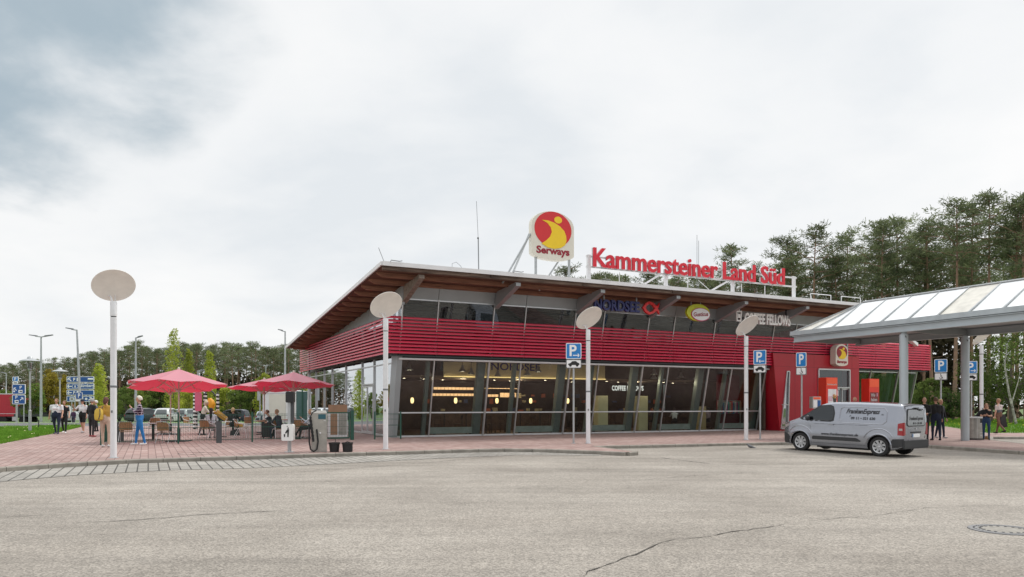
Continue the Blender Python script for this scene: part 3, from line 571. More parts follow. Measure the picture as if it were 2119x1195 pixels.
def logo_sign(name, label, t, s, z, w, h, th, rz, legs=True, th_red='logo_red', group=None):
    o = bthing(name, label, 'sign', t, s, z, rz)
    a = MB(); a.poly([shield(w, h, h * .30, h * .13)], lambda x, y, q: (x, q, y), th); b = bevel(obj('sign_box', a, M('cream'), o), .03 * w, 2)
    r_, y_ = MB(), MB(); sc = w * .435; fn = lambda x, y, q: (x, -.004 - q, y + h * .13)
    emblem(r_, y_, fn, sc, .86); obj('emblem_oval', r_, M(th_red), o); obj('emblem_figure', y_, M('logo_yellow'), o)
    a = MB(); put_text(a, 'Serways', lambda x, y, q: (x, -.006 - q, y - h * .31), width=w * .78, ext=.006, off=.016, size=w * .2); obj('lettering', a, M('letter_dark_red'), o)
    return o
roofz = lambda s: rt(s)
ls = logo_sign('roof_logo_sign', 'large cream roof sign with red oval and yellow figure on steel legs', 6.62, -3.6, 9.47, 2.28, 2.30, .28, 0)
a = MB()
for x in (-.85, .95): a.bar((x, .14, -.7), (x, .14, -2.1), .09, .09)
a.tube([(-1.05, .3, .15), (-1.05, 3.2, -2.4)], .05, 8); a.tube([(-1.15, .1, .0), (-2.35, .6, -2.3)], .045, 8); a.tube([(.6, .3, -.9), (-.1, 1.2, -2.4)], .045, 8); obj('support', a, M('galv'), ls)
wl = logo_sign('wall_logo_sign', 'small cream wall sign with dark oval and yellow figure over the entrance', 28.1, PS - .45, 4.62, 1.08, 1.36, .42, 0, th_red='letter_dark_red')
# red lettering on the roof
rs = bthing('roof_lettering', 'red letter sign on a white frame along the roof edge', 'sign', 0, -3.55, 0)
L0, L1 = 8.78, 21.3
def tz(t): return 8.35 - .0 * (t - L0)
a = MB(); put_text(a, 'Kammersteiner Land Süd', lambda x, y, z: (x, -.14 - z, y), ext=.05, off=.028, size=1.5, al='LEFT', res=3)
xs = [p.x for p in a.v]; q = (L1 - L0) / (max(xs) - min(xs)); m0 = min(xs)
vk, _f = text('K', size=1.5, off=.028); kh = max(v.y for v in vk) - min(v.y for v in vk); vA, _f = text('Kammersteiner Land Süd', size=1.5, off=.028, al='LEFT'); zs_ = .92 / kh; zb_ = min(v.y for v in vk)
for p in a.v: p.x = L0 + (p.x - m0) * q; p.z = 8.2 + (p.z - zb_) * zs_
obj('lettering', a, M('letter_red'), rs); b_ = MB(); b_.v = [Vector((p.x, p.y + .085, p.z)) for p in a.v]; b_.f = a.f; b_.m = a.m; obj('letter_side', b_, M('alu'), rs)
a = MB(); a.b2((L0 - .3, .0, 8.16), (L1 + 1.1, .06, 8.24)); a.b2((L0 - .3, .0, 8.66), (L1 + 1.1, .06, 8.74))
for t in (L0 - .15, 13.25, 17.7, L1 + .9): a.b2((t - .09, -.02, rt(-3.5)), (t + .09, .09, 8.78 if t in (L0 - .15, L1 + .9) else 8.2))
for t in (12.1, 16.6): a.tube([(t + .9, .1, 8.2), (t - .1, 1.6, rt(-2))], .05, 8)
for t in (10.6, 14.9, 18.6, 20.3): a.b2((t - .015, .3, rt(-3.2)), (t + .015, .33, 8.15))
a.tube([(11.0, .3, 8.1), (13.0, .5, rt(-3))], .015, 6); a.tube([(15.6, .3, 8.1), (17, .5, rt(-3))], .015, 6)
obj('frame', a, M('white_metal'), rs)
# antennas and safety rails
an = bthing('antenna', 'tall thin whip antenna on the roof left of the round sign', 'antenna', 3.3, -2.5, rt(-2.5)); a = MB(); a.tube([(0, 0, 0), (-.03, 0, 1.9)], .025, 6); a.tube([(-.03, 0, 1.85), (-.12, 0, 3.6)], .01, 5); obj('rod', a, M('mid_grey'), an); a = MB(); a.ell((-.04, 0, 1.9), (.04, .04, .05)); obj('joint', a, M('black'), an)
an = bthing('thin_antenna', 'faint thin double antenna behind the red roof letters', 'antenna', 17.4, -1, rt(-1)); a = MB(); a.tube([(0, 0, 0), (0, 0, 3.9)], .012, 5); a.tube([(.12, 0, 0), (.12, 0, 3.6)], .012, 5); obj('rod', a, M('mid_grey'), an)
an = bthing('cable_loop', 'thin bent cable standing on the roof near its corner', 'cable', 1.9, -3.2, rt(-3.2)); a = MB(); a.tube([(-.2, 0, 0), (-.2, 0, .42), (.0, 0, .5), (.2, 0, .35), (.5, 0, -.05)], .01, 5); obj('wire', a, M('mid_grey'), an)
for i, (t, lb_) in enumerate(((25.0, 'thin white safety rail on the roof next to the red letters'), (27.6, 'thin white safety rail on the roof nearest the glass canopy'))):
    o = bthing('safety_rail', lb_, 'railing', t, -2.2, rt(-2.2), group='safety rails on the roof'); a = MB()
    for x in (0, 1.7): a.tube([(x, 0, -.02), (x, 0, .85)], .022, 6)
    a.tube([(0, 0, .85), (1.7, 0, .85)], .022, 6); a.tube([(0, 0, .45), (1.7, 0, .45)], .014, 6); obj('rail', a, M('white_metal'), o)
# hanging sign with blue letters and fish
ZS = 6.58
fs_ = bthing('blue_letter_sign', 'dark blue letter sign with red fish hanging from the roof', 'sign', 9.9, -2.5, 0)
a = MB(); put_text(a, 'NORDSEE', lambda x, y, z: (1.05 + x, -z, ZS + y), height=.56, width=2.75, ext=.06, off=.03); obj('lettering', a, mat('nord_blue', (.015, .02, .13), .4), fs_)
b_ = MB(); b_.v = [Vector((p.x + .015, p.y + .07, p.z + .02)) for p in a.v]; b_.f = a.f; b_.m = a.m; obj('letter_edge', b_, M('mid_grey'), fs_)
a = MB(); x0 = 3.05
a.poly([[(-.42, 0), (-.25, .2), (0, .3), (.25, .24), (.48, .1), (.66, .27), (.6, .06), (.52, 0), (.6, -.06), (.66, -.27), (.48, -.1), (.25, -.24), (0, -.3), (-.25, -.2)], [(-.24, 0), (-.13, -.13), (.02, -.19), (.2, -.14), (.36, 0), (.2, .14), (.02, .19), (-.13, .13)]], lambda x, y, w: (x0 + x * 1.0, -.06 + w, ZS + y * 1.15), .12); obj('fish_emblem', a, mat('fish_red', (.72, .03, .03), .4), fs_)
a = MB()
for x in (.35, 2.35): a.b2((x - .03, .1, ZS + .1), (x + .03, .16, ru(-2.5)))
a.b2((-.3, .12, ZS - .05), (2.9, .17, ZS + .05)); obj('hanger', a, M('galv'), fs_)
# oval green sign
gs_ = bthing('oval_green_sign', 'oval white sign in a yellow green ring hanging from the roof', 'sign', 16.15, -2.6, 0); Z2 = 6.47
el = lambda rx, ry, cx, cz, n=40: [(cx + rx * math.cos(2 * math.pi * i / n), cz + ry * math.sin(2 * math.pi * i / n)) for i in range(n)]
a = MB(); a.poly([el(.78, .46, 0, .04)], lambda x, y, w: (x, w, Z2 + y), .16); obj('green_ring', a, mat('lime', (.55, .6, .02), .4), gs_)
a = MB(); a.poly([el(.64, .36, .13, -.06)], lambda x, y, w: (x, -.03 + w, Z2 + y), .03); obj('pink_rim', a, mat('pinkrim', (.5, .03, .12), .4), gs_)
a = MB(); a.poly([el(.60, .32, .13, -.055)], lambda x, y, w: (x, -.05 + w, Z2 + y), .02); obj('white_field', a, M('sign_white'), gs_)
a = MB(); put_text(a, 'Gusticus', lambda x, y, z: (.12 + x, -.056 - z, Z2 - .06 + y + x * .08), width=1.0, ext=.003, off=.008, size=.3); obj('lettering', a, M('letter_dark_red'), gs_)
a = MB()
for x in (-.35, .3): a.b2((x - .02, .17, Z2 + .2), (x + .02, .21, ru(-2.6)))
obj('hanger', a, M('galv'), gs_)
# white lettering
cf = bthing('white_letter_sign', 'white letter sign hanging below the roof by the entrance', 'sign', 19.6, -2.4, 0); Z3 = 6.42
a = MB(); put_text(a, 'COFFEE FELLOWS', lambda x, y, z: (1.75 + x, -z, Z3 + y), height=.62, width=3.5, ext=.05, off=.035); obj('lettering', a, mat('cf_white', (.93, .93, .92), .4, var=.02), cf)
a = MB(); a.poly([[(-.18, -.28), (.14, -.28), (.2, .32), (-.22, .32)], [(-.12, -.2), (-.15, .24), (.13, .24), (.09, -.2)]], lambda x, y, w: (-.4 + x, -.03 + w, Z3 + .06 + y), .06); a.tube([(-.4, 0, Z3 + .38), (-.32, 0, Z3 + .52)], .02, 6); a.b2((-.48, -.03, Z3 - .02), (-.32, .02, Z3 + .2)); obj('cup_emblem', a, M('cf_white'), cf)
a = MB()
for x in (-.2, 3.3): a.b2((x - .03, .08, Z3), (x + .03, .14, ru(-2.4)))
a.b2((-.5, .08, Z3 - .05), (3.5, .13, Z3 + .05)); obj('hanger', a, M('dark_grey'), cf)
# floodlight above the band
for i, (t, lb_) in enumerate(((35.4, 'white floodlight above the far end of the louvres'), (26.6, 'white floodlight above the louvres over the entrance'))):
    o = bthing('floodlight', lb_, 'floodlight', t, -1.3, 5.62, group='floodlights above the louvre band'); a = MB(); a.x = Matrix.Rotation(R(28), 4, 'Y'); a.loft([[(-.5, -.12, .12), (-.5, .12, .12), (-.5, .12, .2), (-.5, -.12, .2)], [(.35, -.2, .02), (.35, .2, .02), (.35, .16, .28), (.35, -.16, .28)], [(.5, -.12, .1), (.5, .12, .1), (.5, .1, .2), (.5, -.1, .2)]]); obj('housing', a, M('white_metal'), o)
    a = MB(); a.tube([(-.3, .1, .2), (-.5, .4, -.1)], .03, 6); obj('arm', a, M('galv'), o)
# pendant lamps, table lamps, radiators, tables inside
pl = bthing('pendant_lamp', 'metal bell pendant lamp hanging behind the glass front', 'pendant lamp', 1.1, 1.0, 3.25, group='bell pendant lamps inside the restaurant')
a = MB(); a.lathe([(.04, .34), (.06, .30), (.09, .16), (.21, .0), (.20, 0), (.08, .15), (.04, .28)], 18); obj('lamp_shade', a, mat('pend_m', (.35, .35, .36), .3, .6), pl, True); a = MB(); a.tube([(0, 0, .24), (0, 0, 2.2)], .012, 5); obj('cord', a, M('black'), pl)
a = MB(); a.lathe([(0, .014), (.17, .014)], 14); obj('bulb', a, mat('pbulb', (1, .86, .62), .4, emit=9, var=0), pl)
for t, s, z in ((2.3, 1.5, 3.0), (4.0, 1.2, 3.25), (4.75, 1.8, 3.15), (6.1, 1.4, 3.05), (8.0, 1.7, 3.15), (8.35, 1.1, 3.3), (16.0, 1.1, 3.3), (16.6, 1.9, 3.1), (18.7, 2.0, 3.2), (19.4, 1.4, 3.1)): dup(pl, bl(t, s, z), EX)
tl = bthing('table_lamp', 'small glowing barrel lamp on a thin stand behind the glass', 'table lamp', 1.25, 1.0, 1.2, group='glowing table lamps along the window')
a = MB(); a.lathe([(.045, .42), (.075, .48), (.085, .56), (.075, .65), (.045, .70)], 14); obj('lamp_shade', a, mat('tl_glow', (1, .68, .3), .5, emit=2.0, var=0), tl, True); a = MB(); a.tube([(0, 0, 0), (0, 0, .44)], .008, 5); a.lathe([(.08, 0), (.08, .015)], 12); obj('stand', a, M('dark_grey'), tl)
cache_t = []
for t, s in ((3.55, 1.0), (6.0, 1.3), (8.0, 1.3), (10.3, 1.3)): dup(tl, bl(t, s, 1.2), EX)
tb = bthing('high_table', 'dark high table with thin steel edge behind the glass', 'table', 1.25, 1.05, 0, group='dark high tables along the window')
a = MB(); a.b2((-.8, -.3, 1.14), (.8, .3, 1.18)); obj('tabletop', a, mat('tbtop', (.12, .09, .07), .35), tb); a = MB(); a.tube([(-.6, 0, .05), (-.6, 0, 1.14)], .03, 8); a.tube([(.6, 0, .05), (.6, 0, 1.14)], .03, 8); obj('leg', a, M('black'), tb)
for t, s in ((3.55, 1.05), (6.0, 1.35), (8.0, 1.35), (10.3, 1.35)): dup(tb, bl(t, s, 0), EX)
ic = bthing('indoor_chair', 'dark wooden indoor chair behind the glass front', 'chair', 2.3, 1.9, .05, group='dark chairs inside the restaurant')
a = MB(); a.b2((-.2, -.2, .44), (.2, .2, .48)); obj('seat', a, mat('ic', (.07, .035, .02), .5), ic)
a = MB(); a.b2((-.2, .18, .48), (-.16, .22, .95)); a.b2((.16, .18, .48), (.2, .22, .95)); a.b2((-.2, .18, .75), (.2, .21, .93)); obj('backrest', a, M('ic'), ic)
for x in (-.18, .18):
    for y in (-.18, .18): a = MB(); a.b2((x - .02, y - .02, 0), (x + .02, y + .02, .44)); obj('leg', a, M('ic'), ic)
rr = random.Random(9)
for i in range(17): dup(ic, bl(1.0 + i * 1.25 + rr.uniform(-.3, .3), rr.uniform(1.6, 3.2), .05), EX + rr.choice((0, 1.57, 3.1, 4.7)) + rr.uniform(-.3, .3))
rd = bthing('radiator', 'low grey radiator box standing behind the glass front', 'radiator', 3.1, .1, .08, group='grey radiators behind the glass front'); a = MB(); a.b2((-1.2, .12, .05), (1.2, .26, .36)); obj('casing', bevel(obj('tmp', a, mat('radm', (.42, .48, .47), .5)), .01).data, None, rd); bpy.data.objects.remove(bpy.data.objects['tmp'])
a = MB(); a.b2((-1.0, .15, -.03), (-.9, .24, .05)); a.b2((.9, .15, -.03), (1.0, .24, .05)); obj('foot', a, M('dark_grey'), rd)
for t in (7.75, 12.3, 16.9, 21.3): dup(rd, bl(t, .1, .08), EX)
for k, (t, s) in enumerate(((1.6, .5), (4.4, .4), (7.2, .4), (10.2, .4), (12.3, -.1), (14.9, -.1), (17.6, .2), (20.3, .1), (5.5, 4.8), (9.0, 4.8), (17.5, 4.8))):      # added point lights spreading the dining room's lamplight, set away from its fixtures
    ld = bpy.data.lights.new('Room lamp', 'POINT'); ld.energy = 13 if s < 1 else 26; ld.color = (1, .80, .56); ld.shadow_soft_size = .12; lo_ = bpy.data.objects.new('Room lamp', ld); C.objects.link(lo_); lo_.location = bl(t, s, 2.85)
# clothes rail inside
cr = bthing('clothes_rail', 'clothes rail with hanging coloured garments behind the glass', 'clothes rail', 21.6, 1.0, .05); a = MB(); a.tube([(-.9, 0, 0), (-.9, 0, 1.75), (.9, 0, 1.75), (.9, 0, 0)], .02, 6); obj('frame', a, M('alu'), cr)
cols = [(.5, .04, .05), (.06, .2, .35), (.5, .5, .5), (.3, .05, .2), (.05, .3, .3), (.4, .3, .2)]
for i in range(12): a = MB(); a.box((-.75 + i * .135, 0, 1.35 - .05 * (i % 2)), (.09, .4, .7), Matrix.Rotation(.1 * (i % 3), 3, 'Z')); obj('garment', bevel(obj('g', a, mat('garm%d' % (i % 6), cols[i % 6], .8)), .02).data, None, cr); bpy.data.objects.remove(bpy.data.objects['g'])
# ================================================================ canopy
cp = thing('walkway_canopy', 'grey steel walkway canopy with white glass panels before the entrance', 'canopy', (16.0, 30.2, 0), UA)
XL, XR, XM, YB, YN = -.12, 4.12, 2.0, 5.7, -13.0; ZG, ZRD, YRB = 5.0, 6.25, 3.5
ribs = [YRB - 1.24 * k for k in range(0, 14)]
wh = mat('canopy_glass', (.80, .82, .83), .35, 0, .04, 1.0, coat=.2); dirty = mat('canopy_glass_old', (.62, .60, .54), .4, 0, .16, 2.5)
def cpan(x0, y0, z0, x1, y1, z1, x2, y2, z2, x3, y3, z3, m_, nm='roof_panel'):
    a = MB(); P = [Vector(p) for p in ((x0, y0, z0), (x1, y1, z1), (x2, y2, z2), (x3, y3, z3))]; n = (P[1] - P[0]).cross(P[2] - P[0]).normalized() * .02
    if n.z > 0: n = -n
    a.loft([P, [p + n for p in P]]); obj(nm, a, m_, cp)
for i, (ya, yb) in enumerate(zip(ribs, ribs[1:])):
    for x in (XL + .1, XR - .1): cpan(x, ya - .02, ZG, x, yb + .02, ZG, XM + (.05 if x > XM else -.05), yb + .02, ZRD, XM + (.05 if x > XM else -.05), ya - .02, ZRD, dirty if (i == 4 and x < XM) else wh)
for x in (XL + .1, XR - .1):
    cpan(x, YRB + .02, ZG, x, YRB + 1.1, ZG, XM, YRB + .02, ZRD, XM, YRB + .02, ZRD, wh)
    cpan(x, YRB + 1.12, ZG, x, YB, ZG, XM, YRB + .05, ZRD - .01, XM, YRB + .03, ZRD, dirty)
cpan(XL + .1, YB, ZG, XR - .1, YB, ZG, XM, YRB + .04, ZRD, XM, YRB + .04, ZRD, dirty)
a = MB()
for y in ribs[:-1]:
    for x in (XL + .05, XR - .05): a.bar((x, y, ZG + .03), (XM, y, ZRD + .03), .045, .05)
for x in (XL + .05, XR - .05): a.bar((x, YRB + 1.1, ZG + .03), (XM, YRB, ZRD + .03), .04, .05); a.bar((x, YB, ZG + .03), (XM, YRB, ZRD + .03), .04, .05)
a.tube([(XM, YRB, ZRD + .05), (XM, YN, ZRD + .05)], .045, 8); obj('glazing_bar', a, M('galv'), cp)
cg = mat('canopy_steel', (.46, .51, .54), .45, .15, .06, 1.5)
for x, sg in ((XL, -1), (XR, 1)):
    a = MB(); a.b2((x - .12, YN, ZG - .17), (x + .12, YB + .05, ZG + .03)); a.b2((x - .02, YN, ZG - .2), (x + .02, YB, ZG - .17)); obj('gutter', a, mat('gutterm', (.45, .50, .53), .5, .1, .1, 3), cp)
    a = MB(); a.b2((x - .02, YN, ZG - .47), (x + .02, YB - .1, ZG - .2)); a.b2((x - .1, YN, ZG - .49), (x + .1, YB - .1, ZG - .465)); a.b2((x - .1, YN, ZG - .222), (x + .1, YB - .1, ZG - .2)); obj('edge_beam', a, cg, cp)
a = MB(); a.b2((XL + .12, YB - .1, ZG - .3), (XR - .12, YB, ZG + .02)); obj('end_beam', a, cg, cp)
a = MB()
for y in (5.3, .0, -8.0): a.loft([[(XL + .1, y - .06, ZG - .42), (XL + .1, y + .06, ZG - .42), (XL + .1, y + .06, ZG - .2), (XL + .1, y - .06, ZG - .2)], [(XM, y - .06, ZG - .5), (XM, y + .06, ZG - .5), (XM, y + .06, ZG + .0), (XM, y - .06, ZG + .0)], [(XR - .1, y - .06, ZG - .42), (XR - .1, y + .06, ZG - .42), (XR - .1, y + .06, ZG - .2), (XR - .1, y - .06, ZG - .2)]])
obj('cross_beam', a, mat('cross_beam_m', (.25, .27, .28), .5, .1, .05), cp)
a = MB(); a.b2((XL + .14, YN, ZG - .16), (XR - .14, YB - .15, ZG - .13)); obj('ceiling_panel', a, mat('canopy_ceiling', (.4, .42, .43), .6, 0, .05, .5), cp)
for i, (x, y) in enumerate(((0, 0), (4.0, 0), (0, -8.0), (4.0, -8.0))):
    a = MB(); a.lathe([(.165, 0), (.165, 4.42), (.12, 4.43), (.12, 4.52)], 20, (x, y, 0)); cc = obj('column', a, cg, cp, True)
    a = MB(); a.lathe([(.014, 4.33), (.014, 4.36)], 6, (x - .09, y - .15, 0)); a.b2((x - .1, y - .17, 4.28), (x - .07, y - .15, 4.33)); obj('bolt', a, M('black'), cc)
# ================================================================ dish lamps
NA = Vector((.42, -.56, -.72)).normalized()
def dish_lamp(loc, lb_):
    o = thing('dish_lamp', lb_, 'street lamp', loc, 0, 'white lamp posts with tilted reflector dishes')
    a = MB(); a.lathe([(.088, -.02), (.086, 4.05), (.088, 4.06), (.088, 4.1)], 18); obj('pole', a, mat('lamp_white', (.74, .75, .77), .4, .0, .05, 6), o, True)
    a = MB(); a.lathe([(.075, 4.06), (.075, 4.14)], 16); obj('joint', a, M('black'), o)
    a = MB(); a.lathe([(.09, 4.13), (.092, 4.14), (.092, 4.54), (.08, 4.56)], 18); obj('lamp_head', a, M('lamp_white'), o, True)
    c = Vector((.03, -.05, 5.02)); rot = NA.to_track_quat('Z', 'Y').to_matrix()
    a = MB(); pr = [(0, -.05), (.3, -.045), (.5, -.03), (.575, -.01), (.58, .0), (.575, .008), (.545, .0), (.3, -.012), (0, -.018)]; a.x = Matrix.Translation(c) @ rot.to_4x4(); a.lathe(pr, 44); a.x = None; obj('reflector_dish', a, mat('dish', (.86, .84, .79), .6, 0, .05, 4), o, True)
    e = c + rot @ Vector((0, 0, -.04)) ; side = Vector((-.3, .2, -.42))
    a = MB(); a.tube([Vector((-.02, 0, 4.5)), Vector((-.12, .06, 4.72)), c + rot @ Vector((-.1, -.42, -.04))], .022, 7); a.tube([Vector((.03, .03, 4.5)), c + rot @ Vector((.08, -.36, -.04))], .014, 6); obj('bracket', a, M('lamp_white'), o)
    a = MB(); a.lathe([(.093, 2.05), (.095, 2.06), (.095, 2.1), (.093, 2.11)], 14); a.box((.0, -.1, 1.35), (.05, .012, .07)); obj('sticker', a, M('mid_grey'), o)
    a = MB(); a.lathe([(.14, -.0), (.14, .012), (.09, .02)], 14); obj('base_collar', a, M('galv'), o)
    return o
l1 = gp(235, 948)
lamps = [dish_lamp(l1, 'dish lamp at the corner of the kerb beside the mustard dressed walker')]
def dl(px, py, lb_): return dup(lamps[0], gp(px, py), 0, lb_)
dl(798, 930, 'dish lamp in front of the restaurant corner near the two black pots'); dl(1217, 918, 'dish lamp beside the parking sign with the right arrow, before the blue letters')
dl(1544, 911, 'dish lamp before the white letter sign and the end of the lower windows'); c = dup(lamps[0], at(2031, 37.5), 0, 'dish lamp behind the steel litter bin under the canopy')
# ================================================================ parking signs
def rrect(w, h, r, n=4, cx=0, cy=0):
    L_ = []
    for (sx, sy, a0) in ((1, 1, 0), (-1, 1, 90), (-1, -1, 180), (1, -1, 270)):
        for i in range(n + 1): t = R(a0 + 90 * i / n); L_.append((cx + sx * (w / 2 - r) + r * math.cos(t), cy + sy * (h / 2 - r) + r * math.sin(t)))
    return L_
def arrow(mb, fn, cx, cy, L, ang, w):
    ca, sa = math.cos(ang), math.sin(ang); P = [(-L / 2, -w / 2), (L / 2 - w * 1.2, -w / 2), (L / 2 - w * 2.4, -w * 1.9), (L / 2 - w * 1.0, -w * 1.9), (L / 2, 0 + -w * .0), (L / 2 - w * 1.0, w * 1.9), (L / 2 - w * 2.4, w * 1.9), (L / 2 - w * 1.2, w / 2), (-L / 2, w / 2)]
    mb.poly([[(cx + x * ca - y * sa, cy + x * sa + y * ca) for x, y in P]], fn, .004)
CAR = [(-.5, -.1), (-.48, .02), (-.3, .07), (-.12, .24), (.2, .25), (.38, .1), (.5, .05), (.52, -.1), (.42, -.1), (.36, -.19), (.26, -.19), (.2, -.1), (-.18, -.1), (-.24, -.19), (-.34, -.19), (-.4, -.1)]
def sign_plate(o, w, h, z, m_='sign_blue', y=-.05, nm='sign_plate', x=0, border='sign_white'):
    a = MB(); a.poly([rrect(w, h, .05 * min(1, h / .4))], lambda u, v, q: (x + u, y + q, z + v), .025); p = obj(nm, a, M('galv'), o)
    a = MB(); a.poly([rrect(w - .01, h - .01, .045)], lambda u, v, q: (x + u, y - .003 + q, z + v), .002); obj('border', a, M(border), p)
    a = MB(); a.poly([rrect(w - .06, h - .06, .035)], lambda u, v, q: (x + u, y - .0065 + q, z + v), .0025); obj('field', a, M(m_), p)
    return p, (lambda u, v, q=0: (x + u, y - .011 + q, z + v))
def p_sign(loc, rz, lb_, arr, pic, w=.62, h=.64, zt=4.02, h2=.36):
    o = thing('parking_sign', lb_, 'traffic sign', loc, rz, 'blue parking signs on grey posts along the pavement')
    a = MB(); a.tube([(0, 0, -.03), (0, 0, zt - .05)], .038, 12); obj('post', a, M('galv'), o)
    a = MB(); a.lathe([(.1, 0), (.1, .01), (.04, .02)], 12); obj('base', a, M('galv'), o)
    p, fn = sign_plate(o, w, h, zt - h / 2); a = MB()
    put_text(a, 'P', lambda x, y, z: fn(x + (-.04 if arr else 0) * w / .62, y + .02, -z), height=h * .7, size=.6, ext=.002, off=.014, wx=w / .62); obj('letter', a, M('sign_white'), p)
    if arr: a = MB(); arrow(a, fn, (.10 if arr > 0 else .09) * w / .62, -.17 * h / .62, .26 * w / .62, 0 if arr > 0 else math.pi, .035); obj('arrow', a, M('sign_white'), p)
    p, fn = sign_plate(o, w, h2, zt - h - h2 / 2 - .015, 'sign_white', nm='lower_plate', border='dark_frame'); a = MB(); q = w * .72
    if pic == 'car':
        a.poly([[(x * q, y * q) for x, y in CAR]], fn, .003)
        for cx in (-.29, .31): a.poly([[(cx * q + .055 * math.cos(t), -.13 * q + .055 * math.sin(t)) for t in [k * .6283 for k in range(10)]]], lambda u, v, z: fn(u, v, z - .002), .003)
        obj('car_symbol', a, M('black'), p)
    else:
        a.tube([fn(.05 * math.cos(t), -.06 + .06 * math.sin(t), -.001) for t in [math.pi * .9 + k * .35 for k in range(13)]], .009, 5)
        a.poly([[(.0 + .022 * math.cos(t), .115 + .022 * math.sin(t)) for t in [k * .785 for k in range(8)]]], fn, .003)
        for u0, v0, u1, v1 in ((0, .09, .005, -.02), (.005, -.02, .06, -.02), (.06, -.02, .085, -.11), (0, .04, .05, .04)): a.bar(fn(u0, v0), fn(u1, v1), .02, .004, up=(0, -1, 0))
        obj('wheelchair_symbol', a, M('black'), p)
    return o
p_sign(gp(1187, 918), R(-3), 'parking sign with right arrow and car plate beside the middle dish lamp', 1, 'car')
p_sign(gp(1573, 909), R(-38) + .0, 'parking sign with left arrow and car plate before the red portal corner', -1, 'car', .58, .66)
p_sign(at(1659, 34.0), R(-48), 'parking sign with wheelchair plate between the letter box and the food poster', 0, 'wheel', .5, .66, 3.95)
p_sign(at(1947, 36.5), R(-34), 'parking sign with wheelchair plate between the building end and the canopy column', 0, 'wheel', .56, .66, 3.8)
p_sign(at(2010, 39.0), R(-40), 'parking sign with right arrow and car plate behind the big canopy column', 1, 'car', .56, .66, 3.85)
# ================================================================ red info pillars, letter box
def pillar(t, s, w, lb_, kind):
    o = bthing('info_pillar', lb_, 'info pillar', t, s, 0, group='red info pillars by the entrance')
    a = MB(); a.b2((-w / 2, 0, 0), (w / 2, .55, 3.12)); obj('body', bevel(obj('tmp', a, M('red_box')), .02).data, None, o); bpy.data.objects.remove(bpy.data.objects['tmp'])
    a = MB(); a.b2((-w / 2 + .02, -.012, 2.62), (w / 2 - .02, -.002, 3.08)); obj('header', a, M('orange_red'), o)
    if kind == 0:
        a = MB(); put_text(a, 'Kammersteiner Land Süd', lambda x, y, z: (x, -.018, 2.72 + y), width=w * .82, ext=.001, off=.004, size=.12); obj('lettering', a, M('sign_white'), o)
        a = MB(); a.b2((-w / 2 + .14, -.02, .75), (w / 2 - .1, -.004, 2.45)); p = obj('poster', a, mat('poster_white', (.74, .75, .76), .4), o)
        a = MB(); put_text(a, 'LECKER', lambda x, y, z: (-.14 + x, -.026, 2.28 + y), width=.36, height=.1, ext=.001, off=.01); put_text(a, 'ESSEN', lambda x, y, z: (-.14 + x, -.026, 2.14 + y), width=.36, height=.1, ext=.001, off=.01); a.v = a.v; 
        a2 = MB(); 
        for k in range(4): a2.b2((-.3, -.026, 1.98 - k * .07), (.02, -.022, 2.02 - k * .07))
        obj('text_line', a2, mat('pinkline', (.55, .25, .35), .5), p)
        a = MB(); rr = random.Random(3)
        for cx, cz in ((.2, 1.95), (-.12, 1.2)):
            b_ = MB(); b_.poly([[(cx - .17, cz + .05), (cx + .17, cz + .05), (cx + .1, cz - .32), (cx - .06, cz - .38)]], lambda x, y, w_: (x, -.03 + w_, y), .008); obj('food_box', b_, mat('foodbox', (.05, .045, .04), .6), p)
            for cm, q in (((.55, .32, .08), 14), ((.6, .12, .04), 9), ((.15, .3, .06), 8), ((.8, .7, .5), 8)):
                b_ = MB()
                for k in range(q): an_ = rr.uniform(0, 6.28); rad = rr.uniform(0, .15); b_.ell((cx + rad * math.cos(an_), -.035, cz + .1 + rad * math.sin(an_) * .9), (.035, .012, .03), 7, 5)
                obj('food_picture', b_, mat('food%.2f' % cm[0], cm, .6), p)
    else:
        a = MB(); a.b2((-w / 2 + .08, -.016, 1.2), (w / 2 - .06, -.003, 2.3)); p = obj('poster', a, mat('poster_dark_red', (.18, .03, .03), .5), o)
        a = MB()
        for k, s_ in enumerate(('Wir', 'haben', 'geöffnet.')): put_text(a, s_, lambda x, y, z, k=k: (-w / 2 + .14 + x, -.022, 2.12 - .27 * k + y), size=.27, ext=.001, off=.008, al='LEFT', wx=.85)
        obj('lettering', a, M('sign_white'), o); a = MB(); a.b2((w / 2 - .25, -.022, 2.05), (w / 2 - .15, -.018, 2.25)); obj('mark', a, mat('pinkline', (.5, .2, .3), .5), p)
    return o
pillar(24.9, -3.8, .92, 'tall red info pillar with a white food poster', 0); pillar(29.0, -3.4, .88, 'red info pillar with a dark poster of white words', 1)
lb = bthing('letter_box', 'small steel display box with orange top strip on a white post', 'letter box', 23.0, -4.3); a = MB(); a.b2((-.32, -.12, 1.35), (.32, .12, 2.0)); obj('box', a, M('alu'), lb); a = MB(); a.b2((-.28, -.13, 1.85), (.28, -.122, 1.97)); obj('strip', a, M('orange_red'), lb)
a = MB(); a.b2((-.27, -.13, 1.42), (.02, -.122, 1.8)); obj('paper', a, M('sign_white'), lb); a = MB(); a.b2((.04, -.13, 1.42), (.28, -.122, 1.8)); obj('screen', a, M('sign_blue_dark'), lb); a = MB(); a.tube([(0, 0, -.02), (0, 0, 1.36)], .06, 10); obj('post', a, M('white_metal'), lb)
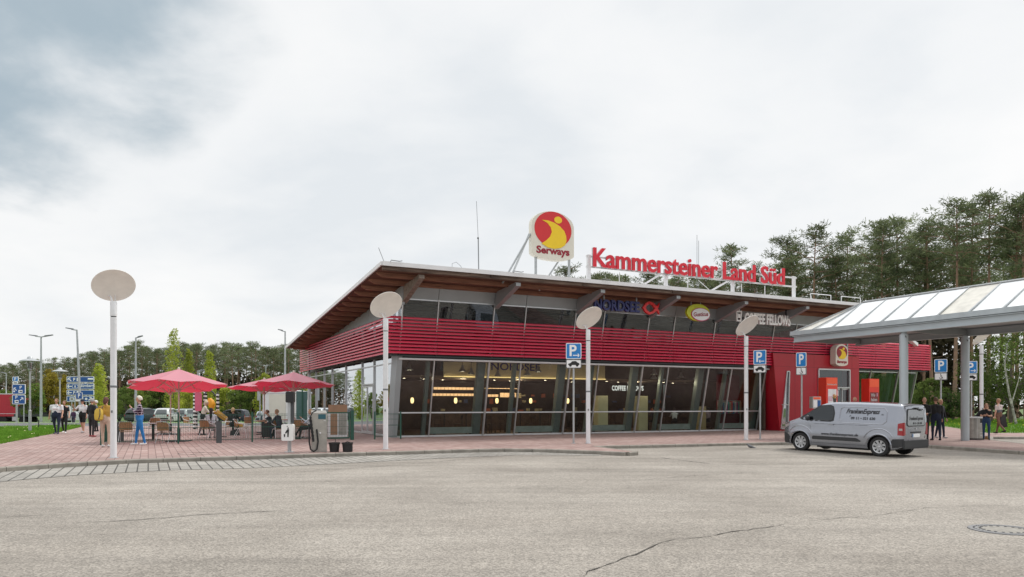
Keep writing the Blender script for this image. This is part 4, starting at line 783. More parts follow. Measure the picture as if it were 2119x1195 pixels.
# ================================================================ terrace fence
FS = -1.55
def fp(t, z=0): return bl(t, FS, z)
FT = [-12.05, -9.35, -6.55, -3.55]
def fence(t0, t1, lb_, s0=FS, s1=None, posts=(1, 1), h=1.18):
    s1 = FS if s1 is None else s1; p, q = bl(t0, s0), bl(t1, s1); L_ = (q - p).length; ang = math.atan2(q.y - p.y, q.x - p.x)
    o = thing('wire_fence', lb_, 'fence', p, ang, 'green wire fence panels round the terrace'); a = MB()
    x = .06
    while x < L_ - .04: a.bar((x, 0, .06), (x, 0, h), .007, .007); x += .065
    for z in (.12, .14, .62, .64, .9, 1.1, h - .02): a.bar((.0, .008, z), (L_, .008, z), .010, .012)
    obj('wire_panel', a, M('green_wire'), o)
    for i, xx in enumerate((0, L_)):
        if posts[i]: b_ = MB(); b_.b2((xx - .03, -.02, 0), (xx + .03, .04, h + .07)); obj('post', b_, M('green_wire'), o)
    return o
fence(FT[0], FT[1], 'green wire fence panel behind the mustard and plaid dressed women', posts=(1, 1)); fence(FT[1], FT[2], 'green wire fence panel with the grey bollard before it', posts=(0, 1)); fence(FT[2], FT[3], 'green wire fence panel behind the litter bin and air station', posts=(0, 0))
fence(-1.35, -.15, 'short green wire fence panel at the restaurant corner', posts=(1, 1)); fence(FT[0], FT[0] + .3, 'green wire fence running back from the mustard dressed walker', s1=4.0, posts=(0, 1))
gt = thing('fence_gate', 'green framed wire gate standing in the terrace fence', 'gate', bl(-3.5, FS), UA); a = MB()
for p, q in (((0, .1), (1.0, .1)), ((0, 1.2), (1.0, 1.2)), ((0, .1), (0, 1.2)), ((1.0, .1), (1.0, 1.2))): a.bar((p[0], 0, p[1]), (q[0], 0, q[1]), .06, .06, up=(0, 1, 0))
obj('gate_frame', a, M('green_wire'), gt); a = MB(); a.b2((1.06, -.06, 0), (1.2, .06, 1.3)); obj('post', a, M('green_wire'), gt); a = MB()
for k in range(14): a.bar((.06 + k * .066, 0, .12), (.06 + k * .066, 0, 1.18), .006)
for z in (.35, .6, .85, 1.05): a.bar((0, 0, z), (1, 0, z), .01)
obj('wire_panel', a, M('green_wire'), gt)
mbd = thing('menu_case', 'brown topped white framed case behind the green gate', 'display case', bl(-3.15, FS + 1.0), UA); a = MB(); a.b2((-.02, 0, .1), (.82, .3, 1.2)); obj('frame', a, M('white_metal'), mbd); a = MB(); a.b2((.02, -.02, 1.2), (.80, .32, 1.55)); obj('board', a, mat('brownboard', (.30, .17, .10), .6), mbd); a = MB(); a.b2((.05, -.015, .2), (.36, -.002, 1.15)); obj('door', a, M('brownboard'), mbd); a = MB(); a.b2((.42, -.015, .2), (.78, -.002, 1.15)); obj('steel_panel', a, M('steel_box'), mbd)
def simple(name, lb_, cat, loc, rz=0, group=None): return thing(name, lb_, cat, loc, rz, group)
bo = simple('bollard', 'square dark grey bollard at the middle of the wire fence', 'bollard', gp(453, 917), UA); a = MB(); a.b2((-.1, -.1, 0), (.1, .1, .86)); obj('body', a, mat('bollard_m', (.07, .075, .08), .6), bo); a = MB(); a.b2((-.105, -.105, .86), (.105, .105, .88)); obj('cap', a, M('dark_frame'), bo)
bo = simple('planter_box', 'dark grey box between the mustard dressed and plaid shirted women', 'box', gp(248, 914), UA); a = MB(); a.b2((-.25, -.1, 0), (.15, .2, .78)); obj('body', a, M('bollard_m'), bo); a = MB(); a.b2((-.27, -.12, .78), (.17, .22, .82)); obj('lid', a, M('dark_frame'), bo)
# litter bin post with black box
bn = simple('litter_bin', 'white litter bin on a grey post under a black box', 'litter bin', gp(599, 936), R(4)); a = MB(); a.tube([(0, 0, 0), (0, 0, 1.75)], .06, 14); obj('post', a, M('galv'), bn); a = MB(); a.lathe([(.16, 0), (.16, .015), (.11, .02)], 14); obj('foot', a, M('galv'), bn)
a = MB(); a.poly([rrect(.50, .70, .06)], lambda x, y, w: (x * .76, -.3 + w * .8, .65 + y * .76), .3); b_ = obj('bin_body', a, M('white'), bn); a = MB()
a.poly([[(.03 + .03 * math.cos(t), .24 + .03 * math.sin(t)) for t in [k * .785 for k in range(8)]]], lambda x, y, w: (x * .8, -.307 + w, .60 + y * .8), .005); a.poly([[(.0, .2), (.07, .2), (.06, .02), (.05, -.12), (.0, -.12), (.0, .08), (-.06, .02), (-.09, .05), (-.04, .14)]], lambda x, y, w: (x * .8, -.307 + w, .60 + y * .8), .005)
a.poly([[(-.14, .0), (-.08, .0), (-.09, -.12), (-.13, -.12)]], lambda x, y, w: (x * .8, -.307 + w, .60 + y * .8), .005); a.poly([[(-.03, .33), (.03, .33), (0, .29)]], lambda x, y, w: (x * .8, -.307 + w, .60 + y * .8), .005); obj('pictogram', a, M('black'), b_)
a = MB(); a.poly([rrect(.5, .62, .08)], lambda x, y, w: (x * .52 + .03, -.12 + w * .7, 1.80 + y * .58), .34); obj('black_box', a, M('black'), bn); a = MB(); a.b2((.07, -.05, .95), (.14, .06, 1.65)); obj('cable_duct', a, M('dark_grey'), bn)
# compressed air station
ai = simple('air_station', 'brushed steel tyre air station with a coiled black hose', 'air station', gp(660, 935.5), UA - .1); a = MB(); a.loft([[(-.24, -.16, 0), (.24, -.16, 0), (.24, .16, 0), (-.24, .16, 0)], [(-.24, -.16, 1.28), (.24, -.16, 1.28), (.24, .16, 1.36), (-.24, .16, 1.36)]]); obj('body', a, M('steel_box'), ai)
a = MB(); a.box((.08, -.165, 1.16), (.24, .01, .16)); obj('display', a, mat('airdisp', (.02, .09, .12), .2), ai); a = MB(); a.ell((.02, -.18, .62), (.03, .03, .03)); a.lathe([(.035, 0), (.035, .02)], 10, (.16, -.17, 1.02)); obj('button', a, M('white_metal'), ai)
a = MB(); pts = []
for k in range(150): t = k / 149; an_ = k * 1.5; pts.append((-.30 + .10 * t + .035 * math.cos(an_), -.26 + .035 * math.sin(an_), 1.15 - .8 * t))
a.tube(pts, .012, 5); a.tube([(-.33, -.2, .85), (-.33, -.24, .35), (-.29, -.26, .1), (-.19, -.27, .03), (-.09, -.26, .1), (-.05, -.24, .35), (-.09, -.2, .75)], .026, 8); a.tube([(-.3, -.2, 1.15), (-.22, -.18, 1.3), (-.1, -.15, 1.36)], .02, 6); obj('hose', a, M('rubber'), ai, True)
for i, (px, lb_, hook) in enumerate(((692, 'black plastic bucket with a stick, nearest the air station', 1), (719, 'black plastic bucket without a stick, nearest the dish lamp', 0))):
    o = simple('bucket', lb_, 'bucket', gp(px, 935.6), 0, 'black buckets by the kerb'); a = MB(); a.lathe([(.145, 0), (.17, .26), (.19, .27), (.19, .31), (.175, .31), (.16, .2), (.0, .18)], 22); obj('pail', a, M('black'), o, True)
    a = MB()
    if hook: a.tube([(.02, 0, .15), (.04, 0, .42)], .012, 6); obj('stick', a, M('dark_grey'), o)
    else: a.box((.15, -.1, .12), (.08, .03, .2)); a.tube([(-.1, 0, .3), (0, .02, .34), (.1, 0, .3)], .012, 6); obj('handle', a, M('black'), o)
# steel bin on the right, toy, black umbrella beside
sb = simple('steel_bin', 'rounded brushed steel litter bin beside the big canopy column', 'litter bin', gp(2017, 910), UA - .3); a = MB(); a.poly([rrect(.72, .5, .14, 6)], lambda x, y, w: (x, y, .06 + w), .9); obj('body', a, M('steel_box'), sb, True); a = MB(); a.poly([rrect(.78, .56, .16, 6)], lambda x, y, w: (x, y, .96 + w), .05); obj('lid', a, M('white_metal'), sb); a = MB(); a.poly([rrect(.66, .44, .12, 6)], lambda x, y, w: (x, y, w), .06); obj('plinth', a, M('dark_frame'), sb)
a = MB(); a.b2((.06, -.262, .74), (.32, -.25, .93)); obj('opening', a, M('black'), sb); a = MB()
for z in (.3, .2, .16, .72): a.b2((.05, -.268, z), (.34, -.25, z + .02))
a.b2((-.1, -.256, .06), (-.09, -.25, .95)); obj('trim', a, M('white_metal'), sb)
ty = simple('shopping_bag', 'small brown and yellow bag by the boy near the steel bin', 'bag', gp(2041, 910)); a = MB(); a.loft([[(-.13, -.08, 0), (.13, -.08, 0), (.13, .08, 0), (-.13, .08, 0)], [(-.1, -.05, .16), (.1, -.05, .16), (.1, .05, .16), (-.1, .05, .16)]]); obj('body', a, mat('bagbrown', (.2, .09, .03), .7), ty); a = MB(); a.ell((.05, -.07, .1), (.05, .04, .06)); obj('patch', a, mat('bagyel', (.7, .6, .3), .7), ty)
# pigeon
pg = simple('pigeon', 'tiny dark pigeon walking on the asphalt before the parking bay', 'bird', gp(1553, 931, -.11), 2.4); a = MB(); a.ell((0, 0, .12), (.12, .055, .055), 12, 8, Matrix.Rotation(R(-18), 3, 'Y')); a.ell((.12, 0, .2), (.03, .025, .03)); a.tube([(.07, 0, .15), (.12, 0, .2)], [.04, .022], 8); a.tube([(.14, 0, .2), (.175, 0, .19)], [.012, .003], 5); a.tube([(-.08, 0, .1), (-.2, 0, .06)], [.04, .025], 8)
for y in (-.025, .025): a.tube([(0, y, .09), (0, y, -.005)], .006, 5); a.tube([(0, y, 0), (.04, y, 0)], .006, 5)
obj('body', a, mat('pigeon_m', (.12, .12, .13), .7, 0, .3, 20), pg, True)
# ================================================================ parasols
mat('parasol_top', (.60, .075, .11), .85, 0, .06, 1.2); mat('parasol_pole', (.62, .56, .5), .6)
def parasol(loc, rz, Rr, zr, zp, lb_, tilt=-4):
    o = thing('parasol', lb_, 'parasol', loc, rz, 'big red parasols over the terrace'); n = 8; a = MB(); rings = []
    K = 7
    for k in range(K + 1):
        f = k / K; ring = []
        for i in range(n * 4):
            t = 2 * math.pi * i / (n * 4); seg = abs(((i / 4) % 1) - .5) * 2     # 1 at ribs
            rad = Rr * f * (math.cos(math.pi / n) / math.cos((t % (2 * math.pi / n)) - math.pi / n)); sag = .10 * (1 - seg) * f * (1 - .3 * f)
            ring.append((rad * math.cos(t), rad * math.sin(t), zp - (zp - zr) * f ** .93 - sag))
        rings.append(ring)
    vs = [p for r_ in rings for p in r_]; m_ = n * 4
    a.add(vs, [(i * m_ + j, i * m_ + (j + 1) % m_, (i + 1) * m_ + (j + 1) % m_, (i + 1) * m_ + j) for i in range(K) for j in range(m_)])
    cv = obj('canopy', a, M('parasol_cloth'), o, .3)
    a = MB(); a.tube([(0, 0, 0), (0, 0, zp - .05)], .034, 10); obj('pole', a, M('parasol_pole'), o); a = MB(); a.tube([(0, 0, 0), (0, 0, .55)], .07, 10); a.b2((-.4, -.4, 0), (.4, .4, .05)); obj('base', a, M('dark_grey'), o)
    for i in range(n):
        t = 2 * math.pi * i / n; c_, s_ = math.cos(t), math.sin(t); a = MB(); a.bar((.05 * c_, .05 * s_, zp - .09), (Rr * .99 * c_, Rr * .99 * s_, zr - .03), .03, .03); a.bar((.06 * c_, .06 * s_, zr - .28), (Rr * .52 * c_, Rr * .52 * s_, zp - (zp - zr) * .56), .022, .022); obj('rib', a, M('parasol_pole'), o)
    a = MB(); a.lathe([(.1, zr - .34), (.1, zr - .24), (.05, zr - .2)], 12); obj('hub', a, M('parasol_pole'), o); a = MB(); a.lathe([(.06, zp - .03), (.05, zp + .05), (0, zp + .08)], 10); obj('finial', a, M('parasol_pole'), o)
    P_ = Vector((0, 0, zp)); q_ = Matrix.Rotation(-rz, 3, 'Z') @ Matrix.Rotation(R(tilt), 3, 'X') @ Matrix.Rotation(rz, 3, 'Z')
    for c_ in [x for x in bpy.data.objects if x.parent == o and x.name.split('.')[0] in ('canopy', 'rib', 'hub')]: c_.rotation_euler = q_.to_euler(); c_.location = P_ - q_ @ P_
    return o, cv
m = bpy.data.materials.new('parasol_cloth'); m.use_nodes = True; MATS['parasol_cloth'] = m; nt = m.node_tree; N = nt.nodes; L = nt.links; N.clear(); o_ = N.new('ShaderNodeOutputMaterial'); d = N.new('ShaderNodeBsdfDiffuse'); t_ = N.new('ShaderNodeBsdfTranslucent'); d.inputs[0].default_value = (.62, .25, .31, 1); t_.inputs[0].default_value = (.85, .0, .05, 1)
sh = N.new('ShaderNodeBsdfSheen') if hasattr(bpy.types, 'ShaderNodeBsdfSheen') else None
x = N.new('ShaderNodeMixShader'); x.inputs[0].default_value = .34; L.new(d.outputs[0], x.inputs[1]); L.new(t_.outputs[0], x.inputs[2])
gl = N.new('ShaderNodeBsdfGlossy'); gl.inputs['Roughness'].default_value = .55; y = N.new('ShaderNodeMixShader'); y.inputs[0].default_value = .13; L.new(x.outputs[0], y.inputs[1]); L.new(gl.outputs[0], y.inputs[2]); L.new(y.outputs[0], o_.inputs[0])
PB = bl(-10.5, 1.55)
pA, cvA = parasol(at(370, 31.2), R(4), 2.03, 2.42, 3.06, 'wide red parasol nearest the lamp post, with white script inside')
pB_, _ = parasol(at(353, 38.5), R(12), 2.1, 2.40, 3.0, 'red parasol mostly hidden behind the widest one')
pC, cvC = parasol(at(608, 34.5), R(9), 1.88, 2.50, 3.08, 'red parasol near the restaurant corner, above the black box')
pD, _ = parasol(at(547, 41), R(20), 1.95, 2.46, 2.98, 'red parasol behind the one near the restaurant corner')
a = MB(); put_text(a, 'Langnese', lambda x, y, z: (-1.5 + x * .62, -.98 + x * -.62, 2.41 + y * .8 + .04 * x), size=.26, ext=.002, off=.012, shear=.5); obj('lettering', a, M('sign_white'), cvA)
def fnC(zc, rr_): return lambda x, y, z: (x * math.cos(R(-9)) - .05, -rr_ + .1 + x * math.sin(R(-9)) * .2, zc + y)
a = MB(); b_ = 1.86
put_text(a, 'Langnese', lambda x, y, z: (.02 + x, 1.60 - y * 1.3, 2.455 + y * .5), size=.26, ext=.002, off=.014); a.poly([[(-.78 + .13 * math.cos(t), 1.60 - .1 * math.sin(t)) for t in [k * .52 for k in range(12)]]], lambda x, y, w: (x, y, 2.45 + (1.6 - y) * .4), 0); obj('lettering', a, M('sign_white'), cvC)
# ================================================================ bistro furniture
mat('wicker', (.33, .18, .085), .75, 0, .3, 25, .5, 60)
def bistro(loc, rz, lb_):
    o = thing('bistro_chair', lb_, 'chair', loc, rz, 'wicker bistro chairs with white tube frames'); W = 'white_metal'
    a = MB(); a.b2((-.22, -.22, .43), (.22, .2, .455)); obj('seat', a, M('wicker'), o)
    a = MB(); rows = []
    for z in (.5, .62, .74, .84): rows.append([(.24 * math.sin(t), .2 + .1 * math.cos(t) - .02 + (z - .5) * .15, z) for t in [-1.35 + k * .3 for k in range(10)]])
    a.add([p for r_ in rows for p in r_] + [(p[0] * 1.06, p[1] + .015, p[2]) for r_ in rows for p in r_], [(i * 10 + j, i * 10 + j + 1, (i + 1) * 10 + j + 1, (i + 1) * 10 + j) for i in range(3) for j in range(9)] + [(40 + i * 10 + j, 40 + (i + 1) * 10 + j, 40 + (i + 1) * 10 + j + 1, 40 + i * 10 + j + 1) for i in range(3) for j in range(9)]); obj('backrest', a, M('wicker'), o)
    a = MB(); a.tube([(-.27, -.26, .0), (-.26, -.2, .62), (-.27, .0, .66), (-.26, .2, .7), (-.2, .33, .86), (0, .38, .87), (.2, .33, .86), (.26, .2, .7), (.27, .0, .66), (.26, -.2, .62), (.27, -.26, 0)], .014, 6); obj('arm_frame', a, M(W), o)
    for x in (-1, 1): a = MB(); a.tube([(x * .24, .1, .45), (x * .26, .34, 0)], .013, 6); a.tube([(x * .24, -.2, .44), (x * .24, .2, .44)], .012, 6); obj('leg', a, M(W), o)
    return o
ch0 = None
chairs = [(262, 916, 200, 'wicker chair by the dark grey box behind the wire fence'), (320, 900, 20, 'wicker chair facing the round table, behind the plaid shirted woman'), (343, 917, 178, 'wicker chair pushed to the round table beside the big parasol pole'), (392, 893, 70, 'empty wicker chair facing sideways left of the zebra striped post'),
          (430, 908, 165, 'wicker chair under the woman in the white striped top'), (478, 901, 20, 'wicker chair under the blonde woman in black'), (500, 906, 100, 'empty wicker chair turned sideways near the middle fence post'), (517, 894, 185, 'empty wicker chair behind the sideways one near the middle fence post'),
          (577, 908, 40, 'wicker chair under the boy in the dark hooded jacket'), (562, 905, 120, 'wicker chair under the boy with the red face at the table'), (622, 907, 180, 'empty wicker chair between the litter bin and the air station'), (641, 908, 80, 'wicker chair partly hidden behind the air station')]
for px, py, rz, lb_ in chairs:
    if ch0 is None: ch0 = bistro(gp(px, py), R(rz), lb_)
    else: dup(ch0, gp(px, py), R(rz), lb_)
tb0 = thing('round_table', 'round terrace table by the plaid shirted woman', 'table', gp(317, 911), 0, 'round terrace tables on black columns'); a = MB(); a.lathe([(.0, .72), (.52, .72), (.53, .73), (.53, .745), (.0, .745)], 28); obj('tabletop', a, mat('ttop', (.09, .09, .09), .3), tb0); a = MB(); a.tube([(.53 * math.cos(t * .3), .53 * math.sin(t * .3), .735) for t in range(21)], .014, 6, closed=True); obj('rim', a, M('white_metal'), tb0)
a = MB(); a.tube([(0, 0, .03), (0, 0, .72)], .06, 10); obj('column', a, M('black'), tb0); a = MB()
for k in range(4): a.bar((0, 0, .04), (.3 * math.cos(k * 1.57 + .4), .3 * math.sin(k * 1.57 + .4), .02), .06, .03)
obj('foot', a, M('black'), tb0)
for px, py, lb_ in ((455, 905, 'round terrace table between the two seated women'), (543, 900, 'round terrace table before the two seated boys'), (598, 904, 'round terrace table behind the litter bin post'), (335, 898, 'round terrace table further back under the hidden parasol')): dup(tb0, gp(px, py), 0, lb_)
# items
o = thing('suitcase', 'black suitcase standing by the seated boys', 'suitcase', gp(553, 908), R(10)); a = MB(); a.poly([rrect(.5, .7, .07)], lambda x, y, w: (x, w, .06 + .35 + y), .3); obj('body', a, M('black'), o); a = MB()
for x in (-.18, .18): a.ell((x, .1, .03), (.03, .03, .03))
obj('wheel', a, M('dark_grey'), o); a = MB(); a.tube([(-.1, .15, .75), (-.1, .15, .82), (.1, .15, .82), (.1, .15, .75)], .012, 6); obj('handle', a, M('dark_grey'), o)
o = thing('handbag', 'small black bag on the ground beneath the blonde woman', 'bag', gp(486, 901.5), 0); a = MB(); a.loft([[(-.22, -.1, 0), (.22, -.1, 0), (.22, .1, 0), (-.22, .1, 0)], [(-.2, -.07, .22), (.2, -.07, .22), (.2, .07, .22), (-.2, .07, .22)], [(-.1, -.03, .3), (.1, -.03, .3), (.1, .03, .3), (-.1, .03, .3)]]); obj('body', a, M('black'), o); a = MB(); a.tube([(-.1, 0, .28), (0, 0, .4), (.1, 0, .28)], .012, 6); obj('handle', a, M('black'), o)
# ================================================================ playground
pg = thing('play_frame', 'zebra striped play frame with pink panel and orange shell behind the terrace', 'playground frame', at(412, 47), 0); Yp = .0307
def zebra(mb_w, mb_b, x, y, z0, z1, r):
    k = 0; z = z0
    while z < z1: (mb_w if k % 2 else mb_b).tube([(x, y, z), (x + .02, y, min(z1, z + .12))], r, 8); z += .12; k += 1
w_, k_ = MB(), MB(); zebra(w_, k_, -.25, 0, 0, 2.55, .14); zebra(w_, k_, .3, .2, 0, 2.3, .12); zebra(w_, k_, 1.05, .3, 0.8, 2.3, .1); obj('white_band', w_, M('white'), pg); obj('black_band', k_, M('black'), pg)
a = MB(); a.poly([rrect(.42, 1.2, .12)], lambda x, y, w: (x - .0, -.14 + w, 1.75 + y), .06); obj('pink_panel', a, mat('pinkp', (.6, .12, .2), .6), pg)
a = MB(); a.tube([(.3, .2, 2.3), (.55, .2, 2.5), (.8, .2, 2.35), (.95, .25, 2.1)], .05, 8); a.tube([(-.25, 0, 2.5), (0, .1, 2.7), (.3, .2, 2.4)], .07, 8); obj('arch', a, M('dark_grey'), pg)
a = MB(); a.loft([[(x * q_ + ox, y * q_ * .7, z) for x, y in ((-1, -.6), (-.3, -1), (.5, -.9), (1, -.2), (.9, .6), (.2, 1), (-.7, .8))] for z, q_, ox in ((1.3, .07, .85), (1.38, .16, .82), (1.6, .23, .8), (1.82, .19, .75), (1.98, .08, .68))]); obj('orange_shell', a, mat('orangep', (.8, .36, .02), .45), pg, True)
sl = thing('slide', 'ochre plastic slide beside the seated blonde woman', 'slide', at(470, 44), 0); a = MB(); a.loft([[(-.75 + x, y, 1.35 + z) for y, z in ((-.3, .2), (-.25, 0), (.25, 0), (.3, .2), (.26, .2), (.2, .05), (-.2, .05), (-.26, .2))] if 0 else [(x, y, zz + z) for y, z in ((-.3, .22), (-.25, 0), (.25, 0), (.3, .22), (.26, .22), (.2, .05), (-.2, .05), (-.26, .22))] for x, zz in ((-.7, 1.05), (-.3, .75), (.2, .4), (.6, .22), (.85, .2))]); obj('chute', a, mat('ochre', (.4, .22, .02), .5), sl); a = MB(); a.b2((-.95, -.3, 0), (-.7, .3, 1.15)); obj('tower', a, M('mid_grey'), sl)
wc = thing('waste_container', 'large white container with a rounded roof behind the red parasol', 'container', at(600, 62, gz(-18.6, 62)), R(-4)); a = MB(); a.b2((-1.85, -1.2, .1), (1.9, 1.2, 2.5)); obj('body', a, M('white'), wc); a = MB(); a.poly([[(-1.95, 2.5), (1.95, 2.5), (1.9, 2.62), (0, 2.8), (-1.9, 2.62)]], lambda x, y, w: (x, -1.25 + w, y), 2.5); obj('lid', a, M('white_metal'), wc); a = MB(); a.b2((-1.3, -1.225, .3), (.1, -1.203, 2.4)); obj('door', a, M('cream'), wc)
fc = thing('service_fence', 'dark green screened fence with a flower picture by the white container', 'fence', at(652, 58, gz(-15.5, 58)), R(-2)); a = MB(); a.b2((-1.5, 0, 0), (1.2, .05, 2.6)); obj('screen', a, mat('screen_g', (.06, .13, .12), .6), fc)
for x in (-1.0, .3, 1.2): a = MB(); a.b2((x - .05, -.05, 0), (x + .05, -.002, 2.75)); obj('post', a, M('green_wire'), fc)
a = MB(); a.poly([rrect(.9, 1.9, .3)], lambda x, y, w: (x - .15, -.07 + w, 1.2 + y), .015); f_ = obj('flower_picture', a, M('poster_white'), fc); rr = random.Random(2)
for cm in ((.6, .1, .3), (.5, .5, .05), (.2, .1, .3)):
    a = MB()
    for k in range(5): a.ell((rr.uniform(-.45, .15), -.08, rr.uniform(.5, 2.0)), (.1, .01, .1), 8, 5)
    obj('flower', a, mat('flw%.2f' % cm[2], cm, .6), f_)
# ================================================================ vehicles
def lerp_tab(tab, x):
    if x <= tab[0][0]: return tab[0][1]
    for (a, b), (c, d) in zip(tab, tab[1:]):
        if x <= c: return b + (d - b) * (x - a) / max(1e-9, c - a)
    return tab[-1][1]
class Car:
    """body described by top line, bottom line, plan half width and tumblehome; x 0 = rear, x L = front, y + = left side"""
    def __init__(s, L, top, bot, plan, tumble, wheels, wr, rr_=.10):
        s.L, s.top, s.bot, s.plan, s.tum, s.wh, s.wr, s.rr = L, top, bot, plan, tumble, wheels, wr, rr_
    def hw(s, x, z):
        return lerp_tab(s.plan, x) - lerp_tab(s.tum, z)
    def ring(s, x, n=12):
        zt, zb = lerp_tab(s.top, x), lerp_tab(s.bot, x); r = min(s.rr, (zt - zb) * .35); zs = zt - r; P = []
        for k in range(n + 1): z = zb + (zs - zb) * k / n; P.append((x, s.hw(x, z), z))
        w0 = s.hw(x, zs)
        for k in range(1, 6): t = math.pi / 2 * k / 5.5; P.append((x, w0 - r * 1.1 * (1 - math.cos(t)), zs + r * math.sin(t) * .96))
        for f in (.6, .3): P.append((x, P[-1][1] * f / 1 if f != .6 else (w0 - r * 1.1) * .6, zt - .0 + (.012 if f == .3 else .004)))
        P.append((x, 0, zt + .016))
        return P + [(p[0], -p[1], p[2]) for p in reversed(P[:-1])]
    def body(s, parent, m_, name='body', step=.06):
        xs = []; x = 0.0
        ends = [0, .015, .04, .08, .13, .2]
        xs = ends[:]; x = .26
        while x < s.L - .26: xs.append(x); x += step
        xs += [s.L - e for e in reversed(ends)]
        mb = MB(); mb.loft([s.ring(x) for x in xs]); me = mb.mesh('tmpbody', m_, .55); o = bpy.data.objects.new('tmpbody', me); C.objects.link(o)
        cut = MB()
        for wx in s.wh:
            for sg in (1, -1): cut.tube([(wx, sg * (s.hw(wx, .5) - .26), s.wr), (wx, sg * (s.hw(wx, .5) + .3), s.wr)], s.wr + .055, 28)
        cm_ = cut.mesh('tmpcut', M('black')); co = bpy.data.objects.new('tmpcut', cm_); C.objects.link(co)
        b = o.modifiers.new('b', 'BOOLEAN'); b.operation = 'DIFFERENCE'; b.object = co; b.solver = 'EXACT'; b.material_mode = 'TRANSFER' if hasattr(b, 'material_mode') else None
        bpy.context.view_layer.update(); me2 = bpy.data.meshes.new_from_object(o.evaluated_get(bpy.context.evaluated_depsgraph_get()))
        bpy.data.objects.remove(o); bpy.data.objects.remove(co)
        r = bpy.data.objects.new(name, me2); C.objects.link(r); r.parent = parent; return r
    def side(s, pts, sg=1, off=.004, th=.012, hole=None):      # polygon (x,z) laid on the flank
        mb = MB(); P = []
        for (a, b) in zip(pts, pts[1:] + pts[:1]):
            n = max(1, int(math.hypot(b[0] - a[0], b[1] - a[1]) / .12))
            for i in range(n): P.append((a[0] + (b[0] - a[0]) * i / n, a[1] + (b[1] - a[1]) * i / n))
        mb.poly([P] + ([hole] if hole else []), lambda x, z, w: (x, sg * (s.hw(x, z) + off - w), z), th); return mb
    def band(s, lo, hi, sg=1, off=.01, th=.02, n=18, m=4):     # strip between two height curves, hugging the body
        mb = MB(); x0, x1 = lo[0][0], lo[-1][0]; secs = []
        for i in range(n + 1):
            x = x0 + (x1 - x0) * i / n; a, b = lerp_tab(lo, x), lerp_tab(hi, x); r_ = [a + (b - a) * j / m for j in range(m + 1)]
            secs.append([(x, sg * (s.hw(x, z) + off), z) for z in r_] + [(x, sg * (s.hw(x, z) + off - th), z) for z in reversed(r_)])
        return mb.loft(secs)
    def spot(s, x, z, sg=1, off=.006): return (x, sg * (s.hw(x, z) + off), z)
def wheel(o, x, y, r, sg, w=.2, spokes=8, rimm='hubcap'):
    a = MB(); a.x = Matrix.Translation((x, y, r)) @ Matrix.Rotation(-sg * math.pi / 2, 4, 'X'); a.lathe([(r * .66, -w / 2), (r * .9, -w / 2), (r, -w * .35), (r, w * .35), (r * .93, w / 2), (r * .70, w / 2 + .004), (r * .66, w / 2 - .01)], 30, cap=False); t = obj('tyre', a, M('rubber'), None, .5)
    wo = obj('wheel', a.mesh('w', M('rubber'), .5), None, o); bpy.data.objects.remove(t)
    b = MB(); b.x = a.x; b.lathe([(0, -.03), (r * .66, -.03)], 30); b.lathe([(r * .66, -.04), (r * .67, w / 2 - .02), (r * .63, w / 2 - .01), (r * .61, .02)], 30, cap=False); obj('rim_well', b, M('dark_grey'), wo)
    c = MB(); c.x = a.x; c.lathe([(r * .595, w / 2 - .02), (r * .665, w / 2 - .004), (r * .665, w / 2 - .03)], 30, cap=False); c.lathe([(0, w / 2 - .004), (r * .10, w / 2 - .008), (r * .13, w / 2 - .03)], 18, cap=False)
    for k in range(spokes):
        t0 = 2 * math.pi * k / spokes
        for d in (-.15, .15):
            t1 = t0 + d; p = Vector((math.cos(t0 + d * .3) * r * .14, math.sin(t0 + d * .3) * r * .14, w / 2 - .02)); n_ = Vector((-math.sin(t0 + d), math.cos(t0 + d), 0)); q = Vector((math.cos(t1 + d * .9) * r * .62, math.sin(t1 + d * .9) * r * .62, w / 2 - .014)); c.loft([[p + n_ * r * .022, p - n_ * r * .022, p - n_ * r * .022 - Vector((0, 0, .02)), p + n_ * r * .022 - Vector((0, 0, .02))], [q + n_ * r * .05, q - n_ * r * .05, q - n_ * r * .05 - Vector((0, 0, .02)), q + n_ * r * .05 - Vector((0, 0, .02))]])
    obj('rim', c, M(rimm), wo); return wo
# ---- the grey van
mat('van_paint', (.33, .345, .39), .2, .75, .02, 1, coat=.7, spec=.5); mat('van_black', (.03, .031, .034), .6, 0, .1); mat('hubcap', (.62, .63, .65), .3, .3, .03); mat('tail_red', (.30, .005, .01), .3, 0, .02, coat=.3); mat('lens', (.4, .36, .36), .2, .1, 0, coat=.5)
VAN = Car(4.40, [(0, 1.0), (.03, 1.56), (.07, 1.66), (.14, 1.70), (.6, 1.725), (1.5, 1.745), (2.3, 1.74), (2.58, 1.715), (2.80, 1.645), (3.58, 1.19), (3.72, 1.13), (4.05, 1.03), (4.28, .90), (4.36, .76), (4.40, .60)],
          [(0, .36), (.12, .30), (.3, .24), (4.1, .22), (4.3, .24), (4.4, .34)],
          [(0, .76), (.03, .83), (.1, .885), (.25, .905), (.8, .92), (3.2, .92), (3.7, .905), (4.0, .865), (4.2, .77), (4.34, .58), (4.40, .42)],
          [(0.2, .05), (.34, .0), (.62, -.012), (.8, .0), (1.0, .005), (1.12, .012), (1.7, .125), (1.9, .17)], (.735, 3.52), .322)
van = thing('delivery_van', 'silver grey panel van with black firm lettering parked by the kerb', 'van', (0, 0, 0), 0)
KV = .985; AV = R(37); hd = Vector((-math.sin(AV), math.cos(AV), 0)); rw = Vector((11.72, 23.6, -.115)); lf = Vector((-hd.y, hd.x, 0))
org = rw - hd * (.735 * KV) - lf * (.86 * KV); van.location = org; van.scale = (KV,) * 3; van.rotation_euler = (0, R(-1.1), math.atan2(hd.y, hd.x))
VAN.body(van, [M('van_paint')])
G_ = M('car_glass')
